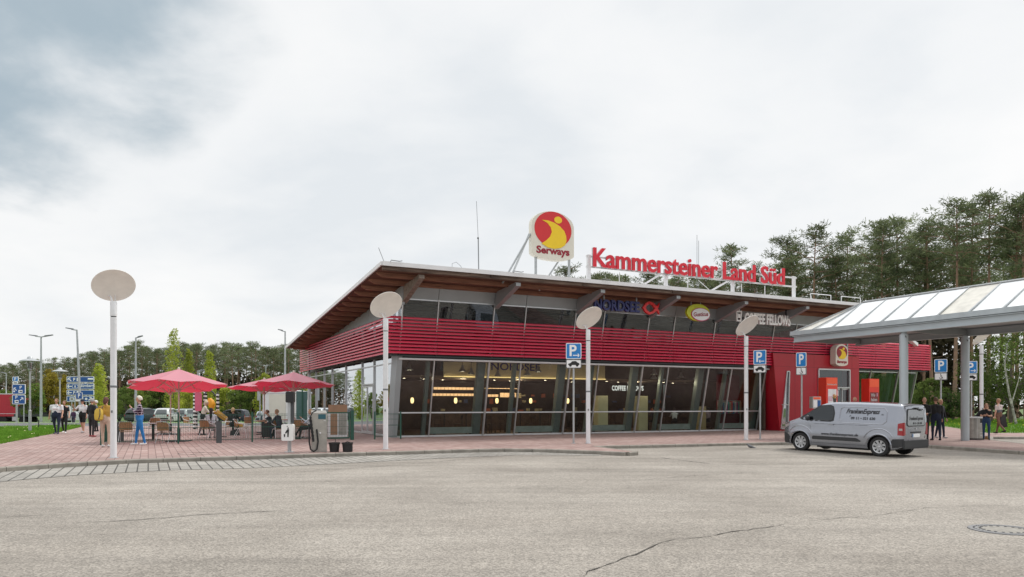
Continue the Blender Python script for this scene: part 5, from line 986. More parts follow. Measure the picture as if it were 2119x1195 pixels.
# side window (front door), both sides
win = [(2.33, 1.13), (2.30, 1.35), (2.36, 1.55), (2.46, 1.60), (2.78, 1.585), (3.02, 1.45), (3.30, 1.26), (3.36, 1.17), (3.2, 1.12), (2.9, 1.10), (2.45, 1.10)]
for sg in (1, -1):
    fr = VAN.side([(2.28, 1.10), (2.26, 1.36), (2.33, 1.59), (2.45, 1.64), (2.82, 1.62), (3.08, 1.46), (3.42, 1.25), (3.56, 1.15), (3.45, 1.10), (2.9, 1.065), (2.4, 1.06)], sg, .003); f_ = obj('window_frame', fr, M('van_black'), van)
    g = VAN.side(win, sg, .008, .004); obj('side_window', g, G_, f_)
# windscreen and rear window laid over the body skin
a = MB(); rows = []
for k in range(7):
    x = 2.88 + .68 * k / 6; z = lerp_tab(VAN.top, x) + .016; w = VAN.hw(x, z) - .13; rows.append([(x, w * f, z - .028 * f * f) for f in [-1 + 2 * j / 8 for j in range(9)]])
a.add([p for r_ in rows for p in r_], [(i * 9 + j, i * 9 + j + 1, (i + 1) * 9 + j + 1, (i + 1) * 9 + j) for i in range(6) for j in range(8)]); obj('windscreen', a, M('car_glass'), van, True)
def rearx(z): return lerp_tab([(1.0, 0.0), (1.60, .03), (1.70, .07)], z)
def rear(poly, off, th=.008): a = MB(); a.poly([poly], lambda y, z, w: (rearx(z) - off + w, y, z), th); return a
def rr2(w, h, r, cy, cz): return rrect(w, h, r, 4, cy, cz)
rw_ = obj('rear_window', rear([(.60, 1.02), (.62, 1.1), (.56, 1.5), (.50, 1.56), (-.50, 1.56), (-.56, 1.5), (-.62, 1.1), (-.60, 1.02), (-.5, .99), (.5, .99)], .012), M('van_black'), van)
obj('rear_glass', rear([(.57, 1.04), (.585, 1.1), (.53, 1.49), (.48, 1.53), (-.48, 1.53), (-.53, 1.49), (-.585, 1.1), (-.57, 1.04), (-.5, 1.02), (.5, 1.02)], .019, .004), mat('silver_film', (.26, .27, .29), .12, .7, .03), rw_)
a = MB(); f = lambda cy, cz: (lambda x, y, z: (rearx(cz + y) - .022 + z, cy - x, cz + y))
put_text(a, 'FrankenExpress', f(0, 1.235), width=.95, height=.15, ext=.001, off=.02, shear=.35); put_text(a, '09 11 • 321 630', f(-.08, 1.09), width=.6, height=.07, ext=.001, off=.02); obj('rear_lettering', a, mat('film_text', (.03, .03, .035), .5), van)
a = MB(); a.b2((-.03, -.14, 1.57), (.03, .1, 1.60)); a.bar((-.01, .05, 1.58), (-.02, -.32, 1.50), .03, .02); obj('rear_wiper', a, M('van_black'), van)
obj('panel_line', rear([(.66, .60), (.66, 1.62), (.65, 1.62), (.65, .60)], .004, .01), M('dark_grey'), van); obj('panel_line', rear([(-.66, .60), (-.66, 1.62), (-.65, 1.62), (-.65, .60)], .004, .01), M('dark_grey'), van)
obj('plate_recess', rear(rr2(.7, .05, .01, 0, .80), .012), M('van_black'), van); pl_ = obj('number_plate', rear(rr2(.5, .11, .01, .0, .70), .02), M('sign_white'), van); obj('plate_band', rear(rr2(.04, .11, .005, .23, .70), .026, .004), M('sign_blue'), pl_)
obj('emblem', rear(rr2(.1, .05, .015, 0, .92), .02), M('alu'), van); a = MB(); a.b2((-.006, -.55, .50), (.0, -.15, .51)); 
for sg in (1, -1):
    tl_ = VAN.band([(.0, .70), (.15, .72)], [(.0, 1.12), (.15, 1.08)], sg, .008, .03, 5); tl_.poly([[(sg * .70, .72), (sg * .81, .72), (sg * .80, 1.10), (sg * .72, 1.10)]], lambda y, z, w: (rearx(z) - .008 + w, y, z), .02); t_ = obj('tail_light', tl_, M('tail_red'), van)
    a = VAN.band([(.03, .86), (.11, .86)], [(.03, .93), (.11, .93)], sg, .012, .01, 3); obj('lens', a, M('lens'), t_)
    hl = VAN.band([(3.98, .88), (4.15, .80), (4.33, .72)], [(3.98, .95), (4.15, .92), (4.33, .78)], sg, .006); obj('headlight', hl, M('lens'), van)
    bp_ = VAN.band([(0.0, .36), (.12, .32), (.40, .30)], [(0, .60), (.30, .58), (.40, .38)], sg, .012)
    if sg == 1: bp_.b2((-.05, -.82, .33), (.02, .82, .55)); bp_.b2((-.035, -.80, .28), (.02, .80, .33))
    obj('rear_bumper', bevel(obj('tb', bp_, M('van_black')), .01).data, None, van); bpy.data.objects.remove(bpy.data.objects['tb'])
    fb = VAN.band([(3.88, .26), (4.30, .26), (4.40, .36)], [(3.88, .40), (4.0, .56), (4.2, .64), (4.40, .56)], sg, .012)
    if sg == 1: fb.b2((4.36, -.42, .25), (4.42, .42, .62))
    obj('front_bumper', fb, M('van_black'), van)
    mo = VAN.side([(1.32, .46), (1.42, .53), (1.50, .56), (3.02, .56), (3.06, .50), (3.04, .44), (1.36, .44)], sg, .018, .02); obj('side_moulding', mo, M('van_black'), van)
    a = MB()
    for P in ([(2.18, .36), (2.18, 1.66), (2.188, 1.66), (2.188, .36)], [(3.13, .42), (3.14, .9), (3.38, 1.15), (3.37, 1.155), (3.13, .9), (3.122, .42)]): a.poly([P], lambda x, z, w: (x, sg * (VAN.hw(x, z) + .002 - w), z), .01)
    a.poly([[(1.1, .325), (3.1, .325), (3.1, .333), (1.1, .333)]], lambda x, z, w: (x, sg * (VAN.hw(x, z) + .002 - w), z), .01); obj('panel_line', a, M('dark_grey'), van)
    a = MB(); a.bar(VAN.spot(2.28, .97, sg, .03), VAN.spot(2.48, .98, sg, .03), .035, .02, up=(0, 1, 0)); obj('door_handle', a, M('van_paint'), van)
    # pressed panel rim and wheel arch lips
    a = MB(); q = [(.62, 1.04), (.50, 1.15), (.50, 1.45), (.60, 1.57), (1.95, 1.585), (2.06, 1.52), (2.08, 1.2), (1.98, 1.05)]; Pq = []
    for p0, p1 in zip(q, q[1:] + q[:1]):
        for i in range(5): Pq.append(VAN.spot(p0[0] + (p1[0] - p0[0]) * i / 5, p0[1] + (p1[1] - p0[1]) * i / 5, sg, .0))
    a.tube(Pq, .014, 6, closed=True); obj('pressed_rim', a, M('van_paint'), van, True)
    for wx in VAN.wh:
        a = MB(); lo = [VAN.spot(wx + .40 * math.cos(t), .322 + .40 * math.sin(t), sg, -.005) for t in [R(-5 + 190 * k / 20) for k in range(21)]]; a.tube(lo, .03, 6); obj('arch_lip', a, M('van_paint'), van, True)
        a = MB(); lo = [VAN.spot(wx + .53 * math.cos(t), .34 + .56 * math.sin(t), sg, -.012) for t in [R(25 + 120 * k / 20) for k in range(21)]]; a.tube(lo, .022, 6); obj('arch_crease', a, M('van_paint'), van, True)
    mi = MB(); c_ = Vector(VAN.spot(3.18, 1.17, sg, .12)); mi.ell(c_, (.07, .11, .10), 14, 8); mi.bar(VAN.spot(3.2, 1.12, sg, 0), c_, .05, .04); obj('wing_mirror', mi, M('van_black'), van, True)
    # lettering: text runs towards the front on the left flank as seen from outside
    a = MB(); dr_ = lambda cx, cz: (lambda x, y, z: VAN.spot(cx - sg * x * 1 if sg == 1 else cx + x, cz + y, sg, .006))
    put_text(a, 'FrankenExpress', dr_(1.32, 1.42), width=1.13, height=.21, ext=0, off=.03, shear=.4); put_text(a, '.de', dr_(.66, 1.36), width=.09, height=.05, ext=0); put_text(a, '09 11 • 321 630', dr_(1.28, 1.215), width=.82, height=.095, ext=0, off=.035)
    put_text(a, 'www.frankenexpress.de', dr_(2.08, .64), width=1.3, height=.12, ext=0, off=.022, shear=.4)
    put_text(a, 'KURIER  EXPRESSDIENST  DIREKTFAHRTEN  JE LADUNG MIT HEBEBÜHNE', dr_(2.05, .985), width=1.9, height=.028, ext=0)
    a.tube([VAN.spot((1.74 if sg == 1 else .82) + .02 * i, 1.26 - .025 * i, sg, .006) for i in (0, -1, -2)], .008, 5)
    obj('lettering', a, mat('van_text', (.012, .012, .016), .5, var=0), van)
a = MB(); a.b2((1.2, -.7, .16), (3.0, .7, .24)); a.tube([(.3, -.4, .22), (1.3, -.35, .2)], .04, 8); a.b2((.45, -.6, .2), (1.0, .6, .3)); obj('underbody', a, M('black'), van)
a = MB(); a.b2((2.2, -.65, .5), (2.6, -.15, 1.15)); a.b2((2.2, .15, .5), (2.6, .65, 1.15)); obj('seat', a, M('dark_grey'), van)
for wx in VAN.wh:
    for sg in (1, -1): wheel(van, wx, sg * .79, .322, sg, .205, 8, 'wheel_alu') if False else wheel(van, wx, sg * .79, .322, sg, .205, 8)
# ---- distant cars
TUM = [(.2, .03), (.5, 0), (.85, .01), (1.4, .2), (1.9, .3)]
SUV = Car(4.5, [(0, .9), (.05, 1.1), (.35, 1.58), (.7, 1.66), (2.2, 1.68), (2.7, 1.55), (3.3, 1.12), (4.2, .95), (4.5, .7)], [(0, .4), (.3, .25), (4.2, .25), (4.5, .35)], [(0, .78), (.1, .86), (.4, .91), (3.6, .9), (4.2, .8), (4.5, .5)], TUM, (.85, 3.6), .34)
MPV = Car(4.7, [(0, .9), (.05, 1.2), (.2, 1.6), (.6, 1.72), (2.4, 1.72), (2.9, 1.55), (3.7, 1.08), (4.5, .85), (4.7, .6)], [(0, .4), (.3, .22), (4.4, .22), (4.7, .35)], [(0, .78), (.1, .88), (.4, .92), (3.8, .9), (4.4, .78), (4.7, .5)], TUM, (.9, 3.8), .32)
def far_car(model, px, Y, rz, pm, lb_, glassy=True, zoff=0):
    x = (px - CX) / F * Y; o = thing('parked_car', lb_, 'car', (x, Y, gz(x, Y) - .2 + zoff), R(rz), 'cars parked beyond the terrace'); c = model; sh_ = Matrix.Translation((-c.L / 2, 0, 0))
    b = c.body(o, [pm], step=.2); ps = [b]
    zt = lerp_tab(c.top, c.L * .4)
    for sg in (1, -1):
        ps.append(obj('side_window', c.side([(.35, .98), (.5, zt - .17), (c.L * .5, zt - .13), (c.L * .62, zt - .25), (c.L * .73, 1.0)], sg, .004), M('car_glass'), o))
    a = MB(); a.add([(.0, .62, .98), (.0, -.62, .98), (.20, -.52, zt - .16), (.20, .52, zt - .16)], [(0, 1, 2, 3)]); a.v = [Vector((p.x + (.005 if p.z < 1.1 else .03), p.y, p.z)) for p in a.v]
    xx = lambda z: min((x_ for x_ in [k * .01 for k in range(80)] if lerp_tab(c.top, x_) >= z), default=.3)
    a = MB(); rows = [[(xx(z) - .03, y, z) for y in (-.62 + (z - 1) * .2, 0, .62 - (z - 1) * .2)] for z in (1.0, 1.15, 1.3, zt - .14)]; a.add([p for r_ in rows for p in r_], [(i * 3 + j, i * 3 + j + 1, (i + 1) * 3 + j + 1, (i + 1) * 3 + j) for i in range(3) for j in range(2)]); ps.append(obj('rear_window', a, M('car_glass'), o))
    a = MB(); x0, x1 = c.L * .62, c.L * .75; a.add([(x0, -.6, lerp_tab(c.top, x0) + .03), (x0, .6, lerp_tab(c.top, x0) + .03), (x1, .68, lerp_tab(c.top, x1) + .04), (x1, -.68, lerp_tab(c.top, x1) + .04)], [(0, 1, 2, 3)]); ps.append(obj('windscreen', a, M('car_glass'), o))
    a = MB(); a.b2((-.03, -.75, .35), (.02, .75, .6)); ps.append(obj('bumper', a, M('van_black'), o))
    for sg in (1, -1): a = MB(); a.b2((-.02, sg * .72 - .08, .75), (.06, sg * .72 + .08, .98)); ps.append(obj('tail_light', a, M('tail_red'), o)); a = MB(); a.b2((c.L - .3, sg * .6 - .12, .62), (c.L - .1, sg * .6 + .12, .75)); ps.append(obj('headlight', a, M('lens'), o))
    for wx in c.wh:
        for sg in (1, -1):
            a = MB(); a.tube([(wx, sg * .68, c.wr), (wx, sg * .88, c.wr)], c.wr, 18); w_ = obj('wheel', a, M('rubber'), o); ps.append(w_); a = MB(); a.tube([(wx, sg * .87, c.wr), (wx, sg * .89, c.wr)], c.wr * .6, 12); obj('rim', a, M('alu'), w_)
    for p in ps: p.location.x -= c.L / 2
    return o
cp_ = lambda n, c: mat(n, c, .3, .2, .02, coat=.6)
far_car(SUV, 348, 84, 96, cp_('cp_white', (.6, .61, .62)), 'white estate car seen from behind between the parasol poles'); far_car(SUV, 391, 88, 86, cp_('cp_silver', (.3, .35, .35)), 'pale grey car seen from behind near the zebra striped play post')
far_car(MPV, 478, 100, 172, cp_('cp_night', (.015, .02, .035)), 'dark blue minivan parked side on behind the seated blonde woman'); far_car(SUV, 302, 84, 70, cp_('cp_dgrey', (.06, .07, .08)), 'dark grey car half hidden behind the plaid shirted woman')
far_car(SUV, 322, 92, 100, cp_('cp_green', (.02, .18, .14)), 'green car between the dark grey and the white estate car'); far_car(SUV, 545, 118, 100, cp_('cp_white2', (.45, .5, .55)), 'small pale car far behind the seated boys')
far_car(MPV, 680, 60, 8, cp_('cp_yellow', (.55, .42, .13)), 'cream yellow van standing behind the steel air station', zoff=.1); far_car(MPV, 186, 100, 175, cp_('cp_silver2', (.5, .52, .53)), 'silver camper van behind the big blue direction board', zoff=.3)
# ---- red lorry
LY = 100; lx = (-20 - CX) / F * LY
lo = thing('red_lorry', 'red curtain sided articulated lorry trailer at the edge of the parking area', 'lorry', ((52 - CX) / F * LY, LY, gz(-50, LY) - .35), R(2)); a = MB(); a.b2((-13.6, -1.25, .95), (0, 1.25, 3.9)); obj('curtain', a, mat('lorry_red', (.42, .02, .035), .5, 0, .1, .4, .2, 1.5), lo); a = MB(); a.b2((-13.6, -1.27, 3.9), (0.02, 1.27, 4.0)); a.b2((-13.6, -1.28, 1.28), (0, -1.255, 1.33)); obj('roof_rail', a, M('white_metal'), lo)
a = MB(); a.b2((-13.5, -1.0, .75), (0, 1.0, .95)); obj('chassis', a, M('black'), lo)
for i, x in enumerate((-2.2, -3.6, -5.0, -11.5)): a = MB(); a.tube([(x, -1.2, .5), (x, 1.2, .5)], .5, 20); obj('wheel', a, M('rubber'), lo)
a = MB(); a.b2((-1.0, -1.15, .35), (-.4, -1.05, .9)); a.b2((-8, -1.2, .4), (-6.3, -1.1, .85)); obj('side_guard', a, M('alu'), lo)
tk = thing('grey_truck', 'dark grey flatbed truck partly hidden by the lantern post', 'lorry', ((85 - CX) / F * 80, 80, gz(-50, 80) - .3), R(4)); a = MB(); a.b2((-2.2, -1.1, .8), (1.4, 1.1, 1.1)); obj('bed', a, M('dark_grey'), tk); a = MB(); a.loft([[(x, -1.0, 1.1), (x, 1.0, 1.1), (x, .7, z), (x, -.7, z)] for x, z in ((-2.0, 1.9), (-.5, 2.5), (1.2, 2.3))]); obj('tarpaulin', a, M('black'), tk); a = MB(); a.loft([[(1.5, -1.0, .4), (1.5, 1.0, .4), (1.5, 1.0, 2.1), (1.5, -1.0, 2.1)], [(2.9, -1.0, .4), (2.9, 1.0, .4), (2.5, .95, 2.0), (2.5, -.95, 2.0)], [(3.6, -.95, .4), (3.6, .95, .4), (3.5, .9, 1.1), (3.5, -.9, 1.1)]]); obj('cab', a, cp_('cp_ltgrey', (.4, .43, .45)), tk)
for x in (-1.3, 2.6):
    a = MB(); a.tube([(x, -1.05, .42), (x, 1.05, .42)], .42, 18); obj('wheel', a, M('rubber'), tk)
# ================================================================ far lamps, lanterns and direction boards
def lantern(px, py, H, lb_):
    o = thing('lantern', lb_, 'street lamp', gp(px, py), 0, 'mushroom topped lanterns on grey posts'); a = MB(); a.lathe([(.085, 0), (.075, 1.2), (.05, 1.25), (.05, H - .85), (.11, H - .78), (.12, H - .7), (.06, H - .68)], 14); obj('pole', a, M('galv'), o)
    a = MB(); a.lathe([(.14, H - .68), (.17, H - .25)], 16); obj('lamp_glass', a, M('clear'), o); a = MB()
    for k in range(4): a.tube([(.15 * math.cos(k * 1.57), .15 * math.sin(k * 1.57), H - .7), (.18 * math.cos(k * 1.57), .18 * math.sin(k * 1.57), H - .22)], .012, 5)
    a.tube([(0, 0, H - .68), (0, 0, H - .35)], .04, 8); obj('cage', a, M('dark_grey'), o); a = MB(); a.lathe([(.52, H - .27), (.53, H - .25), (.35, H - .17), (.16, H - .12), (.14, H - .05), (.1, H), (0, H + .03)], 26); obj('lamp_shade', a, M('galv'), o, True); return o
lantern(62, 893, 4.35, 'nearer mushroom lantern standing in the green lawn by the lorry'); ln = lantern(124, 879, 4.35, 'further mushroom lantern behind the man in the white jersey'); ln.location = at(124, 47.5); ln.scale = (.9, .9, .9)
def mast(px, Y, ytop, arms, lb_, tilt=0, r=.09, zb=None, name='street_lamp', al=1.6):
    x = (px - CX) / F * Y; z0 = gz(x, Y) - .2 if zb is None else zb; H = CAMZ + (HY - ytop) / F * Y - z0
    o = thing(name, lb_, 'street lamp', (x, Y, z0), 0, 'tall road lamps above the parking area'); a = MB(); tx = tilt / F * Y; a.tube([(0, 0, 0), (tx * .5, 0, H * .5), (tx, 0, H)], [r, r * .75, r * .5], 8); obj('pole', a, M('galv'), o)
    for d in arms:
        a = MB(); a.tube([(tx, 0, H - .03), (tx + d * al * .5, 0, H + .05)], r * .45, 6); obj('arm', a, M('galv'), o); a = MB(); a.loft([[(tx + d * (al * .35), -.14, H + .0), (tx + d * (al * .35), .14, H + .0), (tx + d * (al * .35), .1, H + .12), (tx + d * (al * .35), -.1, H + .12)], [(tx + d * al, -.12, H + .12), (tx + d * al, .12, H + .12), (tx + d * al, .08, H + .2), (tx + d * al, -.08, H + .2)]]); obj('lamp_head', a, M('mid_grey'), o)
    return o
mast(85, 70, 697, (-1, 1), 'tall double armed road lamp beside the nearer mushroom lantern', r=.13, al=1.1); mast(168, 62, 683, (-1,), 'tall leaning road lamp above the big blue direction board', tilt=-9, r=.13, al=.9); mast(281, 66, 699, (1,), 'tall road lamp rising behind the white haired woman', tilt=0, r=.13, al=.6)
mast(590, 64, 686, (-1,), 'tall road lamp beside the tip of the restaurant roof', r=.12, al=.6); mast(13, 100, 773, (-1,), 'small road lamp above the red lorry', r=.1, al=.7); mast(11, 150, 800, (-1,), 'tiny road lamp far behind the red lorry', r=.1, al=.9); mast(112, 110, 765, (-1,), 'small road lamp half hidden by the further mushroom lantern', r=.1, al=.8)
mast(550, 150, 757, (-1, 1), 'distant double armed road lamp above the hidden right parasol', r=.16, al=1.3); mast(562, 170, 771, (-1,), 'distant single armed road lamp by the double armed one', r=.14, al=1.0); mast(409, 120, 768, (1,), 'distant short road lamp above the tip of the widest parasol', r=.13, al=1.2)
# direction boards
bb = thing('direction_board', 'large blue direction board of four panels with white arrows', 'sign board', at(167, 72, -.6), R(4)); KM = 72 / F
def board(o, x0, x1, y0, y1, nm='panel', m_='sign_blue_dark', yy=0):
    X0, X1, Z1, Z0 = (x0 - 167) * KM, (x1 - 167) * KM, CAMZ + (HY - y0) * KM + .6, CAMZ + (HY - y1) * KM + .6
    a = MB(); a.poly([rrect(X1 - X0, Z1 - Z0, .08)], lambda x, y, w: ((X0 + X1) / 2 + x, yy - .1 + w, (Z0 + Z1) / 2 + y), .05); p = obj(nm, a, M('sign_white'), o); a = MB(); a.poly([rrect(X1 - X0 - .1, Z1 - Z0 - .1, .05)], lambda x, y, w: ((X0 + X1) / 2 + x, yy - .104 + w, (Z0 + Z1) / 2 + y), .004); obj('field', a, M(m_), p)
    return p, (lambda px, py, u=0, v=0, q=0: ((px - 167) * KM + u, yy - .108 + q, CAMZ + (HY - py) * KM + .6 + v))
def ar(mb, f, px, py, L, ang, w=.09): arrow(mb, lambda x, y, q: f(px, py, x, y, q), 0, 0, L, ang, w)
def tx(mb, f, px, py, s, h=None, w=None, **k): put_text(mb, s, lambda x, y, z: f(px, py, x, y, 0), height=h, width=w, **k)
p, f = board(bb, 140, 194.5, 779.5, 792); a = MB(); ar(a, f, 146, 785.8, .42, R(135)); tx(a, f, 155, 786, 'P', .32, size=.4, off=.01); a.b2(f(160, 789.3, 0, 0, .002), f(167, 782.5, 0, 0, 0)); a.bar(f(182, 785), f(193, 785), .05, .004, up=(0, -1, 0)); a.tube([f(183 + k * 2.5, 785) for k in range(5)], .09, 6); obj('white_marks', a, M('sign_white'), p)
p, f = board(bb, 140, 194.5, 794, 806); a = MB(); ar(a, f, 146, 800, .42, R(180)); tx(a, f, 179.5, 799.5, 'Nürnberg', .40, 1.35, size=.4, off=.008); tx(a, f, 157, 800, '6', .22, size=.3, off=.01)
fr = [(-.24, -.16), (.24, -.16), (.3, 0), (.24, .16), (-.24, .16), (-.3, 0)]; a.poly([fr, [(x * .88, y * .82) for x, y in fr[::-1]]], lambda x, y, q: f(157, 800, x, y, q), .003); obj('white_marks', a, M('sign_white'), p)
p, f = board(bb, 140, 194.5, 807.5, 818.5); a = MB(); ar(a, f, 146, 813, .42, R(180)); tx(a, f, 155, 813, 'P', .3, size=.4, off=.01); a.b2(f(160, 816.5, 0, 0, .002), f(167, 809.5)); obj('white_marks', a, M('sign_white'), p)
p, f = board(bb, 140, 157, 820, 832); a = MB(); a.b2(f(146, 829.5, 0, 0, .002), f(155, 823)); obj('white_marks', a, M('sign_white'), p); a = MB(); a.b2(f(147.5, 827.5, 0, 0, -.001), f(153.5, 825)); obj('black_marks', a, M('black'), p)
p, f = board(bb, 172, 194.5, 820, 832); a = MB(); ar(a, f, 187, 826, .42, R(40)); a.ell(f(179, 826), (.12, .01, .12)); obj('white_marks', a, M('sign_white'), p)
a = MB()
for x in (-.85, -.55, .5, .8): a.tube([(x, .02, 0), (x, .02, 3.6)], .05, 8)
obj('post', a, M('galv'), bb)
ps = thing('small_parking_board', 'small blue parking square before the big direction board', 'traffic sign', at(164, 60, -.3), 0); a = MB(); a.tube([(.1, .06, 0), (.1, .06, 2.6)], .045, 8); obj('post', a, M('galv'), ps); K6 = 60 / F
a = MB(); a.b2((-.26, -.03, CAMZ + (HY - 826) * K6 + .3), (.26, .0, CAMZ + (HY - 812.5) * K6 + .3)); p = obj('panel', a, M('sign_white'), ps); a = MB(); a.b2((-.24, -.036, CAMZ + (HY - 825.5) * K6 + .3), (.24, -.031, CAMZ + (HY - 813) * K6 + .3)); obj('field', a, M('sign_blue_dark'), p); a = MB(); put_text(a, 'P', lambda x, y, z: (x, -.041, CAMZ + (HY - 819) * K6 + .3 + y), height=.36, size=.4, off=.012); obj('letter', a, M('sign_white'), p); a = MB(); a.b2((-.26, -.03, CAMZ + (HY - 831) * K6 + .3), (.26, 0, CAMZ + (HY - 827) * K6 + .3)); obj('lower_plate', a, M('sign_white'), ps)
def board2(o, cx, x0, x1, y0, y1, K_, zb, m_='sign_blue_dark'):
    X0, X1, Z1, Z0 = (x0 - cx) * K_, (x1 - cx) * K_, CAMZ + (HY - y0) * K_ - zb, CAMZ + (HY - y1) * K_ - zb
    a = MB(); a.poly([rrect(X1 - X0, Z1 - Z0, .08)], lambda x, y, w: ((X0 + X1) / 2 + x, -.1 + w, (Z0 + Z1) / 2 + y), .05); p = obj('panel', a, M('sign_white'), o); a = MB(); a.poly([rrect(X1 - X0 - .1, Z1 - Z0 - .1, .05)], lambda x, y, w: ((X0 + X1) / 2 + x, -.104 + w, (Z0 + Z1) / 2 + y), .004); obj('field', a, M(m_), p)
    return p, (lambda px, py, u=0, v=0, q=0: ((px - cx) * K_ + u, -.108 + q, CAMZ + (HY - py) * K_ - zb + v))
K7 = 66 / F; b3 = thing('direction_board', 'blue board of two stacked squares with arrows beside the red lorry', 'sign board', at(40, 66, -.5), R(3))
p, f = board2(b3, 40, 27, 53.5, 795.5, 816.5, K7, -.5); a = MB(); ar(a, f, 33, 806, .34, R(135), .07); tx(a, f, 44, 802, 'P', .28, size=.4, off=.01); a.b2(f(39.5, 813.5, 0, 0, .002), f(48, 807.5)); a.ell(f(31, 810.5), (.08, .01, .08)); obj('white_marks', a, M('sign_white'), p); a = MB(); a.b2(f(42, 811.5, 0, 0, -.002), f(47, 809.5)); obj('black_marks', a, M('black'), p)
p, f = board2(b3, 40, 27, 53.5, 817.5, 837, K7, -.5); a = MB(); ar(a, f, 46, 826, .36, R(40), .07); tx(a, f, 35.5, 822.5, 'P', .26, size=.4, off=.01); a.b2(f(32, 834.5, 0, 0, .002), f(40, 828.5)); obj('white_marks', a, M('sign_white'), p); a = MB(); a.b2(f(34, 832.5, 0, 0, -.002), f(39, 830.5)); obj('black_marks', a, M('black'), p)
a = MB()
for x in (-.2, .38): a.tube([(x, .02, 0), (x, .02, 2.2)], .045, 8)
obj('post', a, M('galv'), b3)
b4 = thing('small_parking_board', 'small blue parking square with a truck plate above the stacked board', 'traffic sign', at(33, 67, -.5), 0); K8 = 67 / F; p, f = board2(b4, 33, 27, 39.5, 780, 790, K8, -.5, 'sign_blue'); a = MB(); tx(a, f, 33, 785, 'P', .28, size=.4, off=.01); obj('letter', a, M('sign_white'), p)
p, f = board2(b4, 33, 27, 38.5, 790.5, 795, K8, -.5, 'sign_white'); a = MB(); a.b2(f(30, 793.8), f(37, 792, 0, 0, .002)); obj('truck_symbol', a, M('black'), p); a = MB(); a.tube([(0, .02, 0), (0, .02, 4.5)], .04, 8); obj('post', a, M('galv'), b4)
mk = thing('marker_post', 'thin black marker post in the lawn between lantern and walkers', 'post', gp(80, 887), 0); a = MB(); a.tube([(0, 0, -.03), (0, 0, .5)], .03, 8); obj('stake', a, M('black'), mk); a = MB(); a.tube([(0, 0, .5), (0, 0, .56)], .035, 8); obj('cap', a, M('dark_grey'), mk)
for i, (px, Y, lb_) in enumerate(((538, 60, 'blue grey sign seen edge on behind the terrace'), (778 / 1.0 - 222, 62, 'white slim post beside the distant parking area'))):
    if i == 0:
        o = thing('edge_on_sign', lb_, 'traffic sign', at(px, Y, -.3), 0); a = MB(); a.tube([(0, 0, 0), (0, 0, 3.6)], .05, 8); obj('post', a, M('galv'), o); a = MB(); a.b2((-.22, -.02, 2.2), (.0, .02, 3.5)); obj('sign_plate', a, M('galv'), o)
